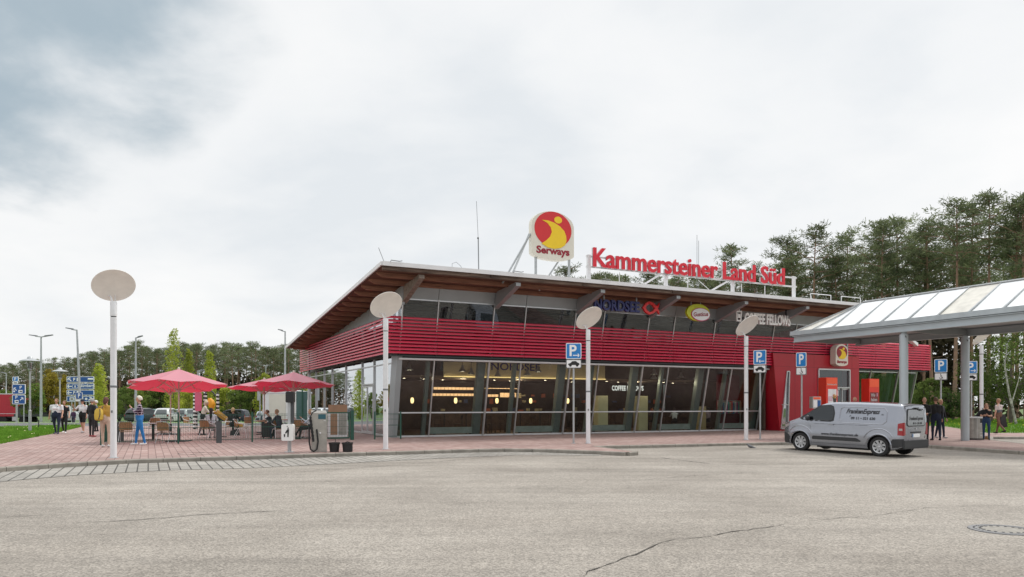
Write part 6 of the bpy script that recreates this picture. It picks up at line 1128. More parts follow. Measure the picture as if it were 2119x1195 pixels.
# ================================================================ people
def capsule(mb, p, q, r0, r1, n=10):
    p, q = Vector(p), Vector(q); d = (q - p); L_ = d.length or 1e-3; d = d / L_; pts = [p - d * r0 * .95, p - d * r0 * .6, p, q, q + d * r1 * .6, q + d * r1 * .95]; mb.tube(pts, [r0 * .3, r0 * .8, r0, r1, r1 * .8, r1 * .3], n)
def person(name_, lb_, loc, rz, H=1.8, shirt=(.5, .5, .5), pants=(.02, .02, .03), shoes=(.5, .5, .5), hair=(.1, .06, .03), hairlen=0, bald=False, sit=False, legs=((8, 4), (-8, 6)), arms=((5, 8, 12), (5, 8, 12)), short=False, shorts=False, build=1.0, skirt=None, lean=0, cap=None, head=0, group=None, shirtm=None, low=None):
    """legs: (hip pitch, knee bend); arms: (pitch forward, abduct, elbow bend[, forearm yaw inward]); faces -Y; (left +x is its left)"""
    o = thing('person', lb_, 'person', loc, rz); k = H / 1.78; B = build; bones = []
    def bn(p, q, r0, r1, kind): bones.append((Vector(p), Vector(q), r0, r1, kind))
    hz = (.47 + .09) if sit else .96
    ln = math.sin(R(lean)); lc = math.cos(R(lean))
    def tor(z, y=0): return Vector((0, y * lc - z * ln, hz + z * lc + y * ln))        # torso axis leaning forward
    bn(tor(0), tor(.12), .125 * B, .125 * B, 'p')
    for x in (-.05, .05):
        bn(tor(.0) + Vector((x * B, 0, 0)), tor(.10) + Vector((x * B, 0, 0)), .115 * B, .105 * B, 'p'); bn(tor(.16) + Vector((x * B, 0, 0)), tor(.30) + Vector((x * 1.1 * B, 0, 0)), .105 * B, .115 * B, 's'); bn(tor(.30) + Vector((x * 1.3 * B, 0, 0)), tor(.42) + Vector((x * 1.6 * B, 0, 0)), .112 * B, .092, 's')
    bn(tor(.47) + Vector((-.13 * B, 0, 0)), tor(.47) + Vector((.13 * B, 0, 0)), .062, .062, 's')
    bn(tor(.47), tor(.56, -.01), .062, .055, 'n')
    for sg, (hp, kb) in ((1, legs[0]), (-1, legs[1])):
        h = tor(0) + Vector((sg * .095 * B, 0, -.02)); a_ = R(hp); kn = h + Vector((sg * .015, -math.sin(a_) * .43, -math.cos(a_) * .43)); b_ = R(hp - kb); an = kn + Vector((0, -math.sin(b_) * .42, -math.cos(b_) * .42))
        bn(h, kn, .088 * B, .06, 'p'); bn(kn, an, .058, .04, 'c' if shorts else 'p'); ft = R(0 if sit else max(-25, min(25, hp - kb)) * .5); to = an + Vector((sg * .02, -.15, -.045 + (0 if abs(hp - kb) < 20 or sit else -.03))); bn(an + Vector((0, .03, -.035)), to, .042, .034, 'f')
    hands = []
    for sg, ar_ in ((1, arms[0]), (-1, arms[1])):
        pf, ab, eb = ar_[:3]; yaw = ar_[3] if len(ar_) > 3 else 0; sh_ = tor(.46) + Vector((sg * .185 * B, 0, 0)); a_, c_ = R(pf), R(ab); d1 = Vector((sg * math.sin(c_), -math.sin(a_) * math.cos(c_), -math.cos(a_) * math.cos(c_))); el = sh_ + d1 * .29
        e_ = R(pf + eb); yw = R(yaw); d2 = Vector((sg * (math.sin(c_) * .5) - sg * math.sin(yw), -math.sin(e_) * math.cos(yw), -math.cos(e_) * math.cos(yw))).normalized(); wr = el + d2 * .25
        bn(sh_, el, .052 * (1 + (B - 1) * .6), .042, 's'); bn(el, wr, .040, .027, 'k' if short else 's'); bn(wr, wr + d2 * .08, .03, .028, 'h'); hands.append((wr, d2, sg))
    hc = tor(.70, -.02); hd_ = R(head)
    mb = MB()
    for p, q, r0, r1, kd in bones: capsule(mb, p, q, r0, r1)
    rotH = Matrix.Rotation(hd_, 3, 'X')
    mb.ell(hc + Vector((0, 0, .02)), (.076, .096, .105), 14, 10, rotH); mb.ell(hc + rotH @ Vector((0, -.035, -.05)), (.055, .055, .06), 10, 8); mb.ell(hc + rotH @ Vector((0, -.095, -.005)), (.014, .022, .026), 8, 6)
    for sx in (-1, 1): mb.ell(hc + Vector((sx * .077, .01, .0)), (.012, .022, .03), 8, 6)
    me = mb.mesh('tmp', M('black')); t = bpy.data.objects.new('tmpp', me); C.objects.link(t)
    rm = t.modifiers.new('r', 'REMESH'); rm.mode = 'VOXEL'; rm.voxel_size = .019; sm_ = t.modifiers.new('s', 'SMOOTH'); sm_.factor = .5; sm_.iterations = 2
    bpy.context.view_layer.update(); m2 = bpy.data.meshes.new_from_object(t.evaluated_get(bpy.context.evaluated_depsgraph_get())); bpy.data.objects.remove(t)
    skin = mat('skin', (.52, .29, .2), .55, 0, .05, 8)
    def cm(c, pre): return c if isinstance(c, bpy.types.Material) else mat('%s_%.3f_%.3f_%.3f' % ((pre,) + tuple(c)), c, .85, 0, .12, 7, .4, 25)
    MS = [skin, cm(shirtm or shirt, 'cl'), cm(pants, 'cl'), cm(shoes, 'sh'), mat('eye', (.03, .02, .02), .3), mat('lips', (.35, .1, .08), .6), cm(low or shirt, 'cl')]
    m2.materials.clear()
    for m_ in MS: m2.materials.append(m_)
    kd_m = {'s': 1, 'p': 2, 'f': 3, 'n': 0, 'h': 0, 'k': 0, 'c': 0}
    head_c = hc
    mi = []; waist = tor(.13)
    ax = (tor(1) - tor(0)).normalized()
    for p in m2.polygons:
        c = p.center
        if (c - head_c).length < .155: mi.append(0); continue
        best = 9; bk = 's'; 
        for P, Q, r0, r1, kd in bones:
            d = Q - P; tt = max(0, min(1, (c - P).dot(d) / d.length_squared)); dd = (c - (P + d * tt)).length - (r0 + (r1 - r0) * tt)
            if kd == 's' and short and (Q - P).length > .2 and r0 < .07 and tt > .75: kd2 = 'k'
            elif kd == 'p' and shorts and r1 < .065 and tt > .9: kd2 = 'c'
            else: kd2 = kd
            if dd < best: best = dd; bk = kd2
        if bk == 'n' and (c - tor(.49)).length < .085: bk = 's'
        if bk == 's' and low is not None and (c - waist).dot(ax) < .14: mi.append(6); continue
        mi.append(kd_m[bk])
    m2.polygons.foreach_set('material_index', mi)
    # fingers, eyes and mouth join the same body mesh
    bm = bmesh.new(); bm.from_mesh(m2); ex = MB()
    for wr, d2, sg in hands:
        pb = wr + d2 * .075; sd = d2.cross(Vector((0, 1, 0))); sd = sd.normalized() if sd.length > .2 else Vector((1, 0, 0)); nrm = d2.cross(sd)
        for i, (off, L_) in enumerate(((-.027, .062), (-.009, .072), (.009, .068), (.026, .054))):
            p0 = pb + sd * off; p1 = p0 + d2 * L_ * .55; p2 = p1 + (d2 * .8 + nrm * -sg * .5).normalized() * L_ * .45; ex.tube([p0, p1, p2], [.0095, .0088, .007], 6)
        p0 = wr + d2 * .03 + sd * .028; ex.tube([p0, p0 + (d2 * .7 + sd * .7) * .035, p0 + (d2 * .95 + sd * .5) * .062], [.011, .010, .008], 6)
    n0 = len(ex.f); 
    for sx in (-1, 1): ex.ell(hc + rotH @ Vector((sx * .03, -.088, .018)), (.011, .006, .007), 8, 6)
    n1 = len(ex.f); ex.ell(hc + rotH @ Vector((0, -.090, -.052)), (.022, .006, .006), 8, 6)
    vs = [bm.verts.new(v) for v in ex.v]
    for i, f in enumerate(ex.f):
        try: fc = bm.faces.new([vs[j] for j in f]); fc.material_index = 0 if i < n0 else (4 if i < n1 else 5)
        except ValueError: pass
    for f in bm.faces: f.smooth = True
    bm.to_mesh(m2); bm.free(); b = bpy.data.objects.new('body', m2); C.objects.link(b); b.parent = o; o.scale = (k, k, k)
    if not bald:
        a = MB(); hm = mat('hair_%.2f_%.2f' % (hair[0], hair[1]), hair, .8, 0, .3, 30, .5, 60); rh = random.Random(int(loc[0] * 10)); vs = []; n_, kk = 18, 10
        for i in range(kk + 1):
            el_ = math.pi / 2 - (math.pi * .62) * i / kk
            for j in range(n_):
                t = 2 * math.pi * j / n_; front = max(0, -math.sin(t)); e2 = math.pi / 2 - (math.pi * (.62 - .40 * front ** .7)) * i / kk; r_ = 1.13 + rh.uniform(-.03, .05)
                vs.append(hc + rotH @ Vector((.080 * math.cos(e2) * math.cos(t) * r_, .100 * math.cos(e2) * math.sin(t) * r_ + .004, .02 + .109 * math.sin(e2) * (1.08 + rh.uniform(-.02, .03)))))
        a.add(vs, [(i * n_ + j, i * n_ + (j + 1) % n_, (i + 1) * n_ + (j + 1) % n_, (i + 1) * n_ + j) for i in range(kk) for j in range(n_)])
        if hairlen: a.tube([hc + Vector((0, .07, .06)), hc + Vector((0, .10, -.05)), hc + Vector((0, .11, -.05 - hairlen * .5)), hc + Vector((0, .12, -.05 - hairlen))], [.06, .07, .055, .02], 10)
        obj('hair', a, hm, o, True)
    if cap:
        a = MB(); a.lathe([(.092, .0), (.098, .03), (.09, .08), (.05, .11), (0, .118)], 16, hc + Vector((0, 0, .02))); a.loft([[hc + Vector((x, y, .03 + z)) for x, y, z in ((-.07, -.07, 0), (.07, -.07, 0), (.05, -.16, -.01), (-.05, -.16, -.01))], [hc + Vector((x, y, .04 + z)) for x, y, z in ((-.07, -.07, 0), (.07, -.07, 0), (.05, -.16, -.01), (-.05, -.16, -.01))]]); obj('cap', a, mat('capm', cap, .8), o, True)
    o['_h'] = 1; del o['_h']
    return o
# plaid
def plaid():
    m = bpy.data.materials.new('plaid'); m.use_nodes = True; nt = m.node_tree; N = nt.nodes; L = nt.links; b = N['Principled BSDF']; b.inputs['Roughness'].default_value = .9; tc = N.new('ShaderNodeTexCoord'); k = N.new('ShaderNodeTexBrick'); k.offset = 0; k.inputs['Scale'].default_value = 1
    mp = N.new('ShaderNodeMapping'); mp.inputs['Rotation'].default_value = (R(90), 0, 0); L.new(tc.outputs['Object'], mp.inputs['Vector']); 
    k.inputs['Brick Width'].default_value = .075; k.inputs['Row Height'].default_value = .085; k.inputs['Mortar Size'].default_value = .008; k.inputs['Color1'].default_value = (.035, .008, .03, 1); k.inputs['Color2'].default_value = (.012, .01, .03, 1); k.inputs['Mortar'].default_value = (.5, .42, .5, 1); L.new(mp.outputs[0], k.inputs['Vector']); L.new(k.outputs['Color'], b.inputs['Base Color']); return m
def stripes():
    m = bpy.data.materials.new('stripes'); m.use_nodes = True; nt = m.node_tree; N = nt.nodes; L = nt.links; b = N['Principled BSDF']; tc = N.new('ShaderNodeTexCoord'); w = N.new('ShaderNodeTexWave'); w.inputs['Scale'].default_value = 9; r = N.new('ShaderNodeValToRGB'); r.color_ramp.elements[0].position = .45; r.color_ramp.elements[1].position = .55; r.color_ramp.elements[0].color = (.7, .72, .75, 1); r.color_ramp.elements[1].color = (.45, .52, .62, 1); L.new(tc.outputs['Object'], w.inputs['Vector']); L.new(w.outputs['Fac'], r.inputs[0]); L.new(r.outputs[0], b.inputs['Base Color']); b.inputs['Roughness'].default_value = .9; return m
WH = (.72, .71, .73); BK = (.012, .012, .014); NV = (.012, .02, .045); GH = (.5, .5, .48)
p1 = person('', 'broad man in a white jersey and navy trousers walking towards us', gp(117, 900), R(8), 1.86, WH, NV, (.05, .05, .08), (.22, .13, .07), legs=((14, 6), (-12, 10)), arms=((10, 12, 25), (-8, 14, 10)), short=True, build=1.34)
a = MB(); put_text(a, 'Chrome', lambda x, y, z: (x, -.178, 1.28 + y), width=.26, height=.05, ext=.002, off=.004); 
for v in a.v: v.y = -.163 - .02 * math.cos(v.x * 6)
obj('shirt_print', a, mat('print_red', (.6, .08, .12), .7), p1); a = MB(); a.box((.1, -.135, 1.39), (.05, .01, .03)); obj('shirt_badge', a, M('black'), p1)
person('', 'slim person in a black shirt and black trousers behind the white jersey', gp(133, 898), R(15), 1.76, BK, BK, (.7, .7, .7), (.16, .09, .05), legs=((12, 4), (-10, 18)), arms=((8, 14, 30), (-5, 10, 20)), short=True)
person('', 'man in white tee, black shorts and dark cap raising a hand to his face', gp(171, 896.5), R(-6), 1.84, WH, BK, (.3, .3, .32), (.1, .06, .04), legs=((10, 4), (-12, 8)), arms=((5, 12, 15), (35, 25, 115, 15)), short=True, shorts=True, build=1.18, cap=(.02, .03, .05))
person('', 'person all in black with red shoes standing with the back to us', gp(190, 905), R(160), 1.84, BK, (.02, .02, .022), (.35, .07, .08), (.3, .3, .3), legs=((2, 2), (-2, 2)), arms=((-10, 10, 50, 20), (-10, 10, 50, 20)), build=1.05, head=12)
person('', 'white haired person in dark clothes behind the one in black', gp(199, 894), R(-60), 1.8, (.12, .14, .16), BK, BK, (.6, .6, .58), legs=((4, 2), (-4, 2)))
w1 = person('', 'person in mustard sweater and beige trousers seen from behind', gp(219, 926), R(187), 1.82, (.42, .24, .04), (.50, .37, .29), (.55, .55, .55), (.10, .04, .03), hairlen=.08, legs=((4, 2), (-3, 2)), arms=((20, 12, 60, 25), (20, 10, 60, 25)), build=1.1)
o = thing('backpack', 'mustard yellow backpack on the back of the beige trousered person', 'backpack', w1.location + Vector((-.17, -.16, 0)), 0); a = MB(); a.loft([[(x * q + .02, y * q * .8 - .02, z) for x, y in ((-1, -.6), (-.5, -1), (.6, -.9), (1, -.3), (1, .5), (.4, .9), (-.6, .9), (-1, .4))] for z, q in ((.98, .08), (1.02, .125), (1.18, .14), (1.34, .12), (1.42, .07))]); obj('pack', a, mat('pack_y', (.55, .38, .06), .8, 0, .1), o, True); a = MB(); a.tube([(.06, .02, 1.38), (.1, .1, 1.48), (.14, .2, 1.42)], .02, 6); a.tube([(.1, -.1, 1.4), (.12, -.13, 1.2), (.06, -.11, 1.02)], .015, 6); obj('strap', a, M('dark_grey'), o)
person('', 'white haired woman in a plaid shirt and bright blue jeans with hands at her face', gp(289, 922.5), R(-62), 1.88, (.1, .02, .06), (.02, .16, .42), (.75, .75, .75), (.62, .58, .5), legs=((-10, 2), (10, 4)), arms=((28, 8, 118, 30), (24, 8, 120, 30)), shirtm=plaid(), build=1.08)
person('', 'distant person in a purple coat behind the small parking square', at(152, 68, -.55), 0, 1.7, (.06, .02, .07), (.05, .04, .08), BK, (.05, .03, .03))
person('', 'standing woman in cream top with pale hair bending over the seated guests', gp(419, 902), R(120), 1.78, (.58, .54, .46), BK, BK, (.55, .46, .33), legs=((6, 2), (-8, 6)), arms=((35, 8, 60), (35, 8, 60)), lean=14)
person('', 'woman with long dark hair in a pale striped top seated back to us', gp(437, 908), R(195), 1.8, WH, (.3, .25, .25), BK, (.015, .01, .01), hairlen=.38, sit=True, legs=((82, 80), (78, 85)), arms=((30, 10, 60, 10), (30, 10, 60, 10)), shirtm=stripes())
person('', 'blonde woman in black seated back to us', gp(482, 902), R(185), 1.8, BK, BK, BK, (.38, .26, .14), hairlen=.05, sit=True, legs=((85, 90), (80, 85)), arms=((35, 10, 70, 15), (35, 10, 70, 15)), build=1.08)
person('', 'boy with a red face in dark top seated leaning over the table', gp(563, 905), R(-75), 1.72, (.03, .035, .05), NV, BK, (.13, .08, .05), sit=True, legs=((80, 85), (75, 85)), arms=((55, 8, 30), (45, 8, 40)), lean=18, short=True)
person('', 'boy in a dark hooded jacket seated beside the red faced boy', gp(579, 908), R(-105), 1.74, (.03, .035, .05), (.02, .025, .04), BK, (.25, .17, .1), sit=True, legs=((80, 85), (75, 85)), arms=((35, 8, 50), (35, 8, 50)), lean=12, build=1.05)
person('', 'seated person in a pink top partly hidden by the black box pole', gp(612, 900), R(-70), 1.7, (.45, .16, .14), NV, BK, (.15, .06, .04), sit=True, legs=((85, 85), (80, 85)), arms=((50, 10, 40), (50, 10, 40)), lean=22, head=-20)
person('', 'seated fair woman in a striped top beside the air station', gp(643, 909), R(-80), 1.74, WH, BK, BK, (.36, .24, .13), sit=True, legs=((80, 70), (95, 60)), arms=((40, 10, 90, 10), (20, 10, 70)), shirtm=stripes())
person('', 'tiny distant walker in a pale top on the far verge', at(543, 85, -.75), 0, 1.75, (.5, .52, .6), (.03, .04, .08), BK, (.1, .06, .04))
person('', 'bald man in black at the end of the van', gp(1913, 913), R(-30), 1.86, BK, BK, BK, bald=True, legs=((2, 2), (-4, 2)), arms=((15, 8, 70, 30), (15, 8, 70, 30)))
person('', 'man in a black suit seen from behind next to the bald man', gp(1937, 912.5), R(170), 1.86, (.015, .015, .016), NV, BK, (.12, .07, .04), legs=((3, 2), (-5, 2)), build=1.12)
person('', 'fair haired person mostly hidden behind the man in the black suit', gp(1946, 908), R(20), 1.8, (.03, .03, .035), NV, (.5, .5, .5), (.5, .38, .2))
person('', 'bald man of whom only the head shows above the van roof', at(1769, 33.5), R(160), 1.90, (.1, .1, .12), NV, BK, bald=True)
person('', 'boy in black top and jeans with crossed arms by the steel bin', gp(2041, 911.5), R(-35), 1.60, BK, (.02, .05, .12), BK, (.3, .16, .08), legs=((2, 2), (-4, 4)), arms=((30, 6, 75, 55), (30, 6, 80, 55)), short=True)
person('', 'person in black hooded top leaning behind the steel bin', at(2019, 34.5), R(60), 1.7, BK, BK, BK, BK, lean=38, head=30, arms=((40, 8, 30), (40, 8, 30)))
person('', 'man in beige and grey shirt and brown trousers striding away on the pavement', gp(2067, 899.5), R(200), 1.86, (.50, .42, .40), (.15, .075, .05), BK, (.28, .16, .1), legs=((-14, 30), (16, 4)), arms=((-5, 12, 12), (20, 20, 45)), short=True, low=(.10, .11, .12), build=1.05)
o = thing('jacket', 'black jacket carried by the man striding away', 'jacket', gp(2074, 899.5), 0); a = MB(); a.loft([[(-.1, -.05, 1.05), (.12, -.05, 1.05), (.12, .05, 1.05), (-.1, .05, 1.05)], [(-.14, -.07, .8), (.16, -.07, .8), (.16, .07, .8), (-.14, .07, .8)], [(-.06, -.05, .45), (.24, -.05, .45), (.24, .05, .45), (-.06, .05, .45)], [(.1, -.03, .36), (.26, -.03, .4), (.26, .03, .4), (.1, .03, .36)]]); obj('cloth', a, M('black'), o, True)
person('', 'guest in a grey striped top seated behind the glass near the red backdrop', bl(17.9, 1.6, .05), EX + R(150), 1.7, WH, BK, BK, (.05, .03, .02), sit=True, legs=((85, 85), (80, 85)), arms=((50, 8, 40), (50, 8, 40)), shirtm=stripes(), lean=10)
person('', 'guest in a dark top seated behind the glass under the bell lamps', bl(16.6, 1.9, .05), EX + R(-150), 1.75, (.04, .04, .05), BK, BK, (.06, .04, .03), sit=True, legs=((85, 85), (80, 85)), arms=((50, 8, 40), (50, 8, 40)))
person('', 'guest with pink collar seated behind the glass beside the oak box', bl(20.2, 1.3, .05), EX + R(180), 1.72, (.35, .28, .32), BK, BK, (.02, .015, .01), sit=True, legs=((85, 85), (80, 85)), arms=((40, 8, 50), (40, 8, 50)))
# ================================================================ trees
def pine_mat(): return leafmat('pine_needles', (.085, .108, .062), (.25, .285, .15), .4)
mat('pine_bark', (.36, .21, .14), .9, 0, .3, 2.0, .4, 12, col2=(.20, .14, .11)); mat('bark', (.13, .11, .09), .9, 0, .3, 3, .4, 20); mat('birch_bark', (.55, .53, .48), .8, 0, .3, 4, col2=(.12, .11, .1))
def puff(mb, c, rx, rz_, n, L_, w, rnd, flat=.5):
    for _ in range(n):
        while True:
            d = Vector((rnd.uniform(-1, 1), rnd.uniform(-1, 1), rnd.uniform(-1, 1)))
            if .05 < d.length < 1: break
        d = d.normalized() * (d.length ** .6); p = c + Vector((d.x * rx, d.y * rx, d.z * rz_)); ax = Vector((rnd.uniform(-1, 1) + d.x, rnd.uniform(-1, 1) + d.y, rnd.uniform(-flat, 1) + .3 * d.z)).normalized(); sd = ax.cross(Vector((rnd.uniform(-1, 1), rnd.uniform(-1, 1), rnd.uniform(-1, 1)))).normalized(); l = L_ * rnd.uniform(.6, 1.3); ww = w * rnd.uniform(.7, 1.3)
        mb.add([p - sd * ww * .5, p + sd * ww * .5, p + ax * l + sd * ww * .3, p + ax * l * .9 - sd * ww * .6], [(0, 1, 2, 3)])
def pine(seed, H, lb_, crown0=.5, spread=1.0, dens=1.0):
    rnd = random.Random(seed); o = thing('pine_tree', lb_, 'pine tree', (0, 0, 0)); tr = MB(); cr = MB(); pts = []; bx, by = rnd.uniform(-.5, .5), rnd.uniform(-.5, .5); r0 = H * .0095 * (1.35 if H == 20 else 1.1)
    for i in range(9): f = i / 8; pts.append(Vector((bx * math.sin(f * 2.5) * f, by * math.sin(f * 3) * f, H * .97 * f)))
    tr.tube(pts, [r0 * (1 - .82 * i / 8) * (1.25 if i == 0 else 1) for i in range(9)], 8)
    def tp(z): f = z / H / .97 * 8; i = min(7, int(f)); return pts[i].lerp(pts[i + 1], min(1, f - i))
    nb = int(27 * dens)
    for k in range(nb):
        f = crown0 + (1 - crown0) * (k + rnd.random() * .8) / nb; z = H * f; an_ = k * 2.4 + rnd.uniform(-.5, .5); u = (f - crown0) / (1 - crown0); L_ = spread * H * (.155 * (1 - u) ** .55 + .025) * rnd.uniform(.55, 1.25)
        if u < .25: L_ *= rnd.uniform(.5, 1.1)
        p = tp(z * .985); up = rnd.uniform(.0, .45); q = p + Vector((math.cos(an_) * L_, math.sin(an_) * L_, L_ * up)); md = p.lerp(q, .5) + Vector((0, 0, L_ * .05)); tr.tube([p, md, q], [.055 * H / 22, .04 * H / 22, .015], 5)
        n_ = 4 if L_ > 1.3 else 3
        for j in range(n_):
            c = p.lerp(q, 1.05 - j * .24) + Vector((rnd.uniform(-.55, .55), rnd.uniform(-.55, .55), rnd.uniform(-.1, .4))); r_ = rnd.uniform(.35, .85) * (H / 22); puff(cr, c, r_, r_ * .42, int(34 * dens), .42, .06, rnd)
    puff(cr, tp(H * .95) + Vector((0, 0, .2)), .7, .8, 90, .4, .1, rnd)
    for k in range(7): z = H * rnd.uniform(.25, crown0); an_ = rnd.uniform(0, 6.3); L_ = rnd.uniform(.5, 1.6); p = tp(z); tr.tube([p, p + Vector((math.cos(an_) * L_, math.sin(an_) * L_, rnd.uniform(-.2, .3)))], [.03, .008], 4)
    obj('trunk', tr, M('pine_bark'), o, True); obj('crown', cr, pine_mat(), o); return o
RL = 'tall Scots pine with bare reddish trunk in the wood behind the canopy and roof'; LL = 'dark pine in the wood beyond the parking area'
near = [pine(11 + i, 22, RL, c0, sp, dn) for i, (c0, sp, dn) in enumerate(((.62, .95, .9), (.68, 1.05, .85), (.56, .75, .95), (.72, 1.15, .75), (.6, .62, .9)))]
rnd = random.Random(21); cache = {}
for c in bpy.data.objects:
    if c.parent: cache.setdefault(c.parent.name, []).append(c)
used = set(); GR = 'Scots pines of the wood behind the restaurant'; GL = 'pines of the wood beyond the parking area'
def plant(protos, loc, sc, group, lb_):
    k = rnd.randrange(len(protos)); pr = protos[k]
    if (id(protos), k) not in used: used.add((id(protos), k)); o = pr
    else: o = copy_tree(pr, None, cache)
    o.location = loc; o.rotation_euler = (rnd.uniform(-.03, .03), rnd.uniform(-.03, .03), rnd.uniform(0, 6.3)); s = sc * rnd.uniform(.97, 1.03); o.scale = (s, s, s); o['group'] = group; o['label'] = lb_; return o
# front row follows the skyline of the photograph: (pixel x, pixel y of the top, distance)
sky = [(1172, 553, 122), (1240, 558, 118), (1300, 560, 116), (1345, 563, 112), (1395, 566, 108), (1450, 560, 104), (1522, 503, 92), (1560, 545, 96), (1618, 492, 95), (1642, 505, 93), (1680, 460, 88), (1715, 520, 92), (1745, 485, 90), (1800, 455, 86), (1835, 443, 82), (1862, 448, 86), (1930, 440, 84), (1975, 420, 80), (1905, 470, 90), (2010, 430, 86), (2045, 398, 78), (2090, 402, 76), (2125, 398, 74), (2160, 390, 74)]
for px, py, Y in sky: top = CAMZ + (HY - py) / F * Y; plant(near, at(px, Y, -.3), (top + .3) / 22.2, GR, RL)
for row in range(3):
    for k in range(9 + 2 * row):
        px = 1480 + k * (700 / (8 + 2 * row)) + rnd.uniform(-14, 14); Y = 88 + row * 9 + rnd.uniform(-3, 3) + max(0, (1700 - px)) * .03; hh = lerp_tab([(1480, 300), (1620, 310), (1700, 345), (1850, 372), (2000, 395), (2120, 425)], px) * rnd.uniform(.80, .95)
        plant(near, at(px, Y, -.3), (CAMZ + hh / F * Y + .3) / 22.2, GR, RL)
for k in range(14): px = 1150 + k * 26 + rnd.uniform(-8, 8); Y = 122 + rnd.uniform(0, 10); plant(near, at(px, Y, -.3), (CAMZ + rnd.uniform(255, 272) / F * Y + .3) / 22.2, GR, RL)
far = [pine(51 + i, 20, LL, c0, 1.15, .75) for i, c0 in enumerate((.55, .6, .5, .66))]
for c in bpy.data.objects:
    if c.parent and c.parent in far: cache.setdefault(c.parent.name, []).append(c)
cache = {}
for c in bpy.data.objects:
    if c.parent: cache.setdefault(c.parent.name, []).append(c)
SKL = [(-20, 760), (30, 752), (60, 745), (90, 748), (130, 745), (160, 738), (200, 722), (240, 726), (275, 708), (300, 718), (340, 722), (400, 712), (440, 716), (490, 712), (520, 708), (550, 718), (600, 716), (650, 716), (720, 716)]
for row in range(5):
    for k in range(27):
        px = -30 + k * 27.5 + rnd.uniform(-9, 9); Y = lerp_tab([(-30, 235), (120, 215), (280, 185), (650, 165)], px) + row * 6 + rnd.uniform(-2, 2); top = CAMZ + (HY - lerp_tab(SKL, px) - (rnd.uniform(-6, 10) if row else rnd.uniform(-3, 5))) / F * Y; z0 = gz(-50, 130) - .3
        plant(far, at(px, Y, z0), (top - z0) / 20.2, GL, LL)
# dark brush piled high behind the trunks, added to stand for the woods' deep shade
def ug(name, lb_, pts, n, hh, seed, m_):
    rr = random.Random(seed); mb = MB()
    for _ in range(n):
        f = rr.random() * (len(pts) - 1); i = int(f); a, b = Vector(pts[i]), Vector(pts[i + 1]); p = a.lerp(b, f - i) + Vector((rr.uniform(-4, 4), rr.uniform(0, 22), rr.random() ** 1.25 * hh)); puff(mb, p + Vector((0, 14, 0)), 1.5, 1.2, 12, 1.0, .7, rr) if _ % 2 else puff(mb, p, 1.2, .9, 10, .6, .3, rr)
    tag(obj(name, mb, m_), lb_, 'undergrowth', kind='stuff')
ug('undergrowth', 'dark brown undergrowth among the pine trunks behind the canopy', [(8, 110, 0), (26, 94, 0), (45, 86, 0), (58, 84, 0)], 5200, 12, 3, leafmat('ug_dark', (.035, .032, .022), (.085, .07, .045), .1))
ug('undergrowth', 'dark undergrowth in the wood beyond the parking area', [(-190, 250, -1.6), (-130, 222, -1.6), (-95, 190, -1.6), (-35, 172, -1.6), (-10, 172, -1.6)], 4600, 11, 5, M('ug_dark'))
# broadleaf bushes and trees
def bushy(lb_, cat, nm, loc, H, Wd, m_, seed, shape='round', n=34, leaf=.16, trunk=True, bark='bark', group=None, per=70):
    rnd = random.Random(seed); o = thing(nm, lb_, cat, loc, rnd.uniform(0, 6), group); tr = MB(); cr = MB()
    if shape == 'column':
        tr.tube([(0, 0, -.2), (0, 0, H * .6)], [.09, .03], 7)
        for k in range(n):
            f = (k + .5) / n; z = H * (.06 + .94 * f); rr_ = Wd / 2 * 1.2 * max(.16, (math.sin(math.pi * min(1, f * .82 + .14)) ** .6)) * (1 - .2 * f); a_ = k * 2.4; puff(cr, Vector((math.cos(a_) * rr_ * .45, math.sin(a_) * rr_ * .45, z)), rr_ * .62 + .08, H / n * 1.6, per, leaf, leaf * .5, rnd, 0)
    else:
        ns = 6; 
        for s_ in range(ns):
            a_ = s_ * 6.28 / ns + rnd.random(); q = Vector((math.cos(a_) * Wd * .3, math.sin(a_) * Wd * .3, H * rnd.uniform(.55, .85))); b0 = Vector((0, 0, H * (.18 if trunk else 0))); tr.tube([b0, b0.lerp(q, .5) + Vector((0, 0, .2)), q], [.06 * H / 4, .035 * H / 4, .012], 6)
        if trunk: tr.tube([(0, 0, -.2), (.03, 0, H * .5), (0, 0, H * .9)], [.09 * H / 4, .05 * H / 4, .01], 7)
        for k in range(n):
            a_ = rnd.uniform(0, 6.28); u = rnd.random(); z = H * (.16 if not trunk else .28) + H * (.7) * u; rad = Wd / 2 * math.sqrt(rnd.random()) * math.sin(math.pi * (.18 + .74 * u)) ** .8; r_ = rnd.uniform(.16, .3) * Wd * .5; puff(cr, Vector((math.cos(a_) * rad, math.sin(a_) * rad, z)), r_, r_ * .8, per, leaf, leaf * .6, rnd, .8)
    obj('trunk', tr, M(bark), o, True); obj('crown', cr, m_, o); return o
BG = leafmat('leaf_birch', (.065, .095, .03), (.145, .19, .055), .4); YG = leafmat('leaf_yellowgreen', (.27, .32, .05), (.46, .50, .09), .4); BR = leafmat('leaf_olive', (.22, .17, .04), (.42, .35, .06), .35); GN = leafmat('leaf_fresh', (.10, .155, .04), (.21, .28, .075), .42); DG = leafmat('leaf_mid', (.05, .085, .03), (.12, .17, .055), .4)
CG = 'columnar yellow green trees along the parking area'
def topH(py, Y, z0): return CAMZ + (HY - py) / F * Y - z0
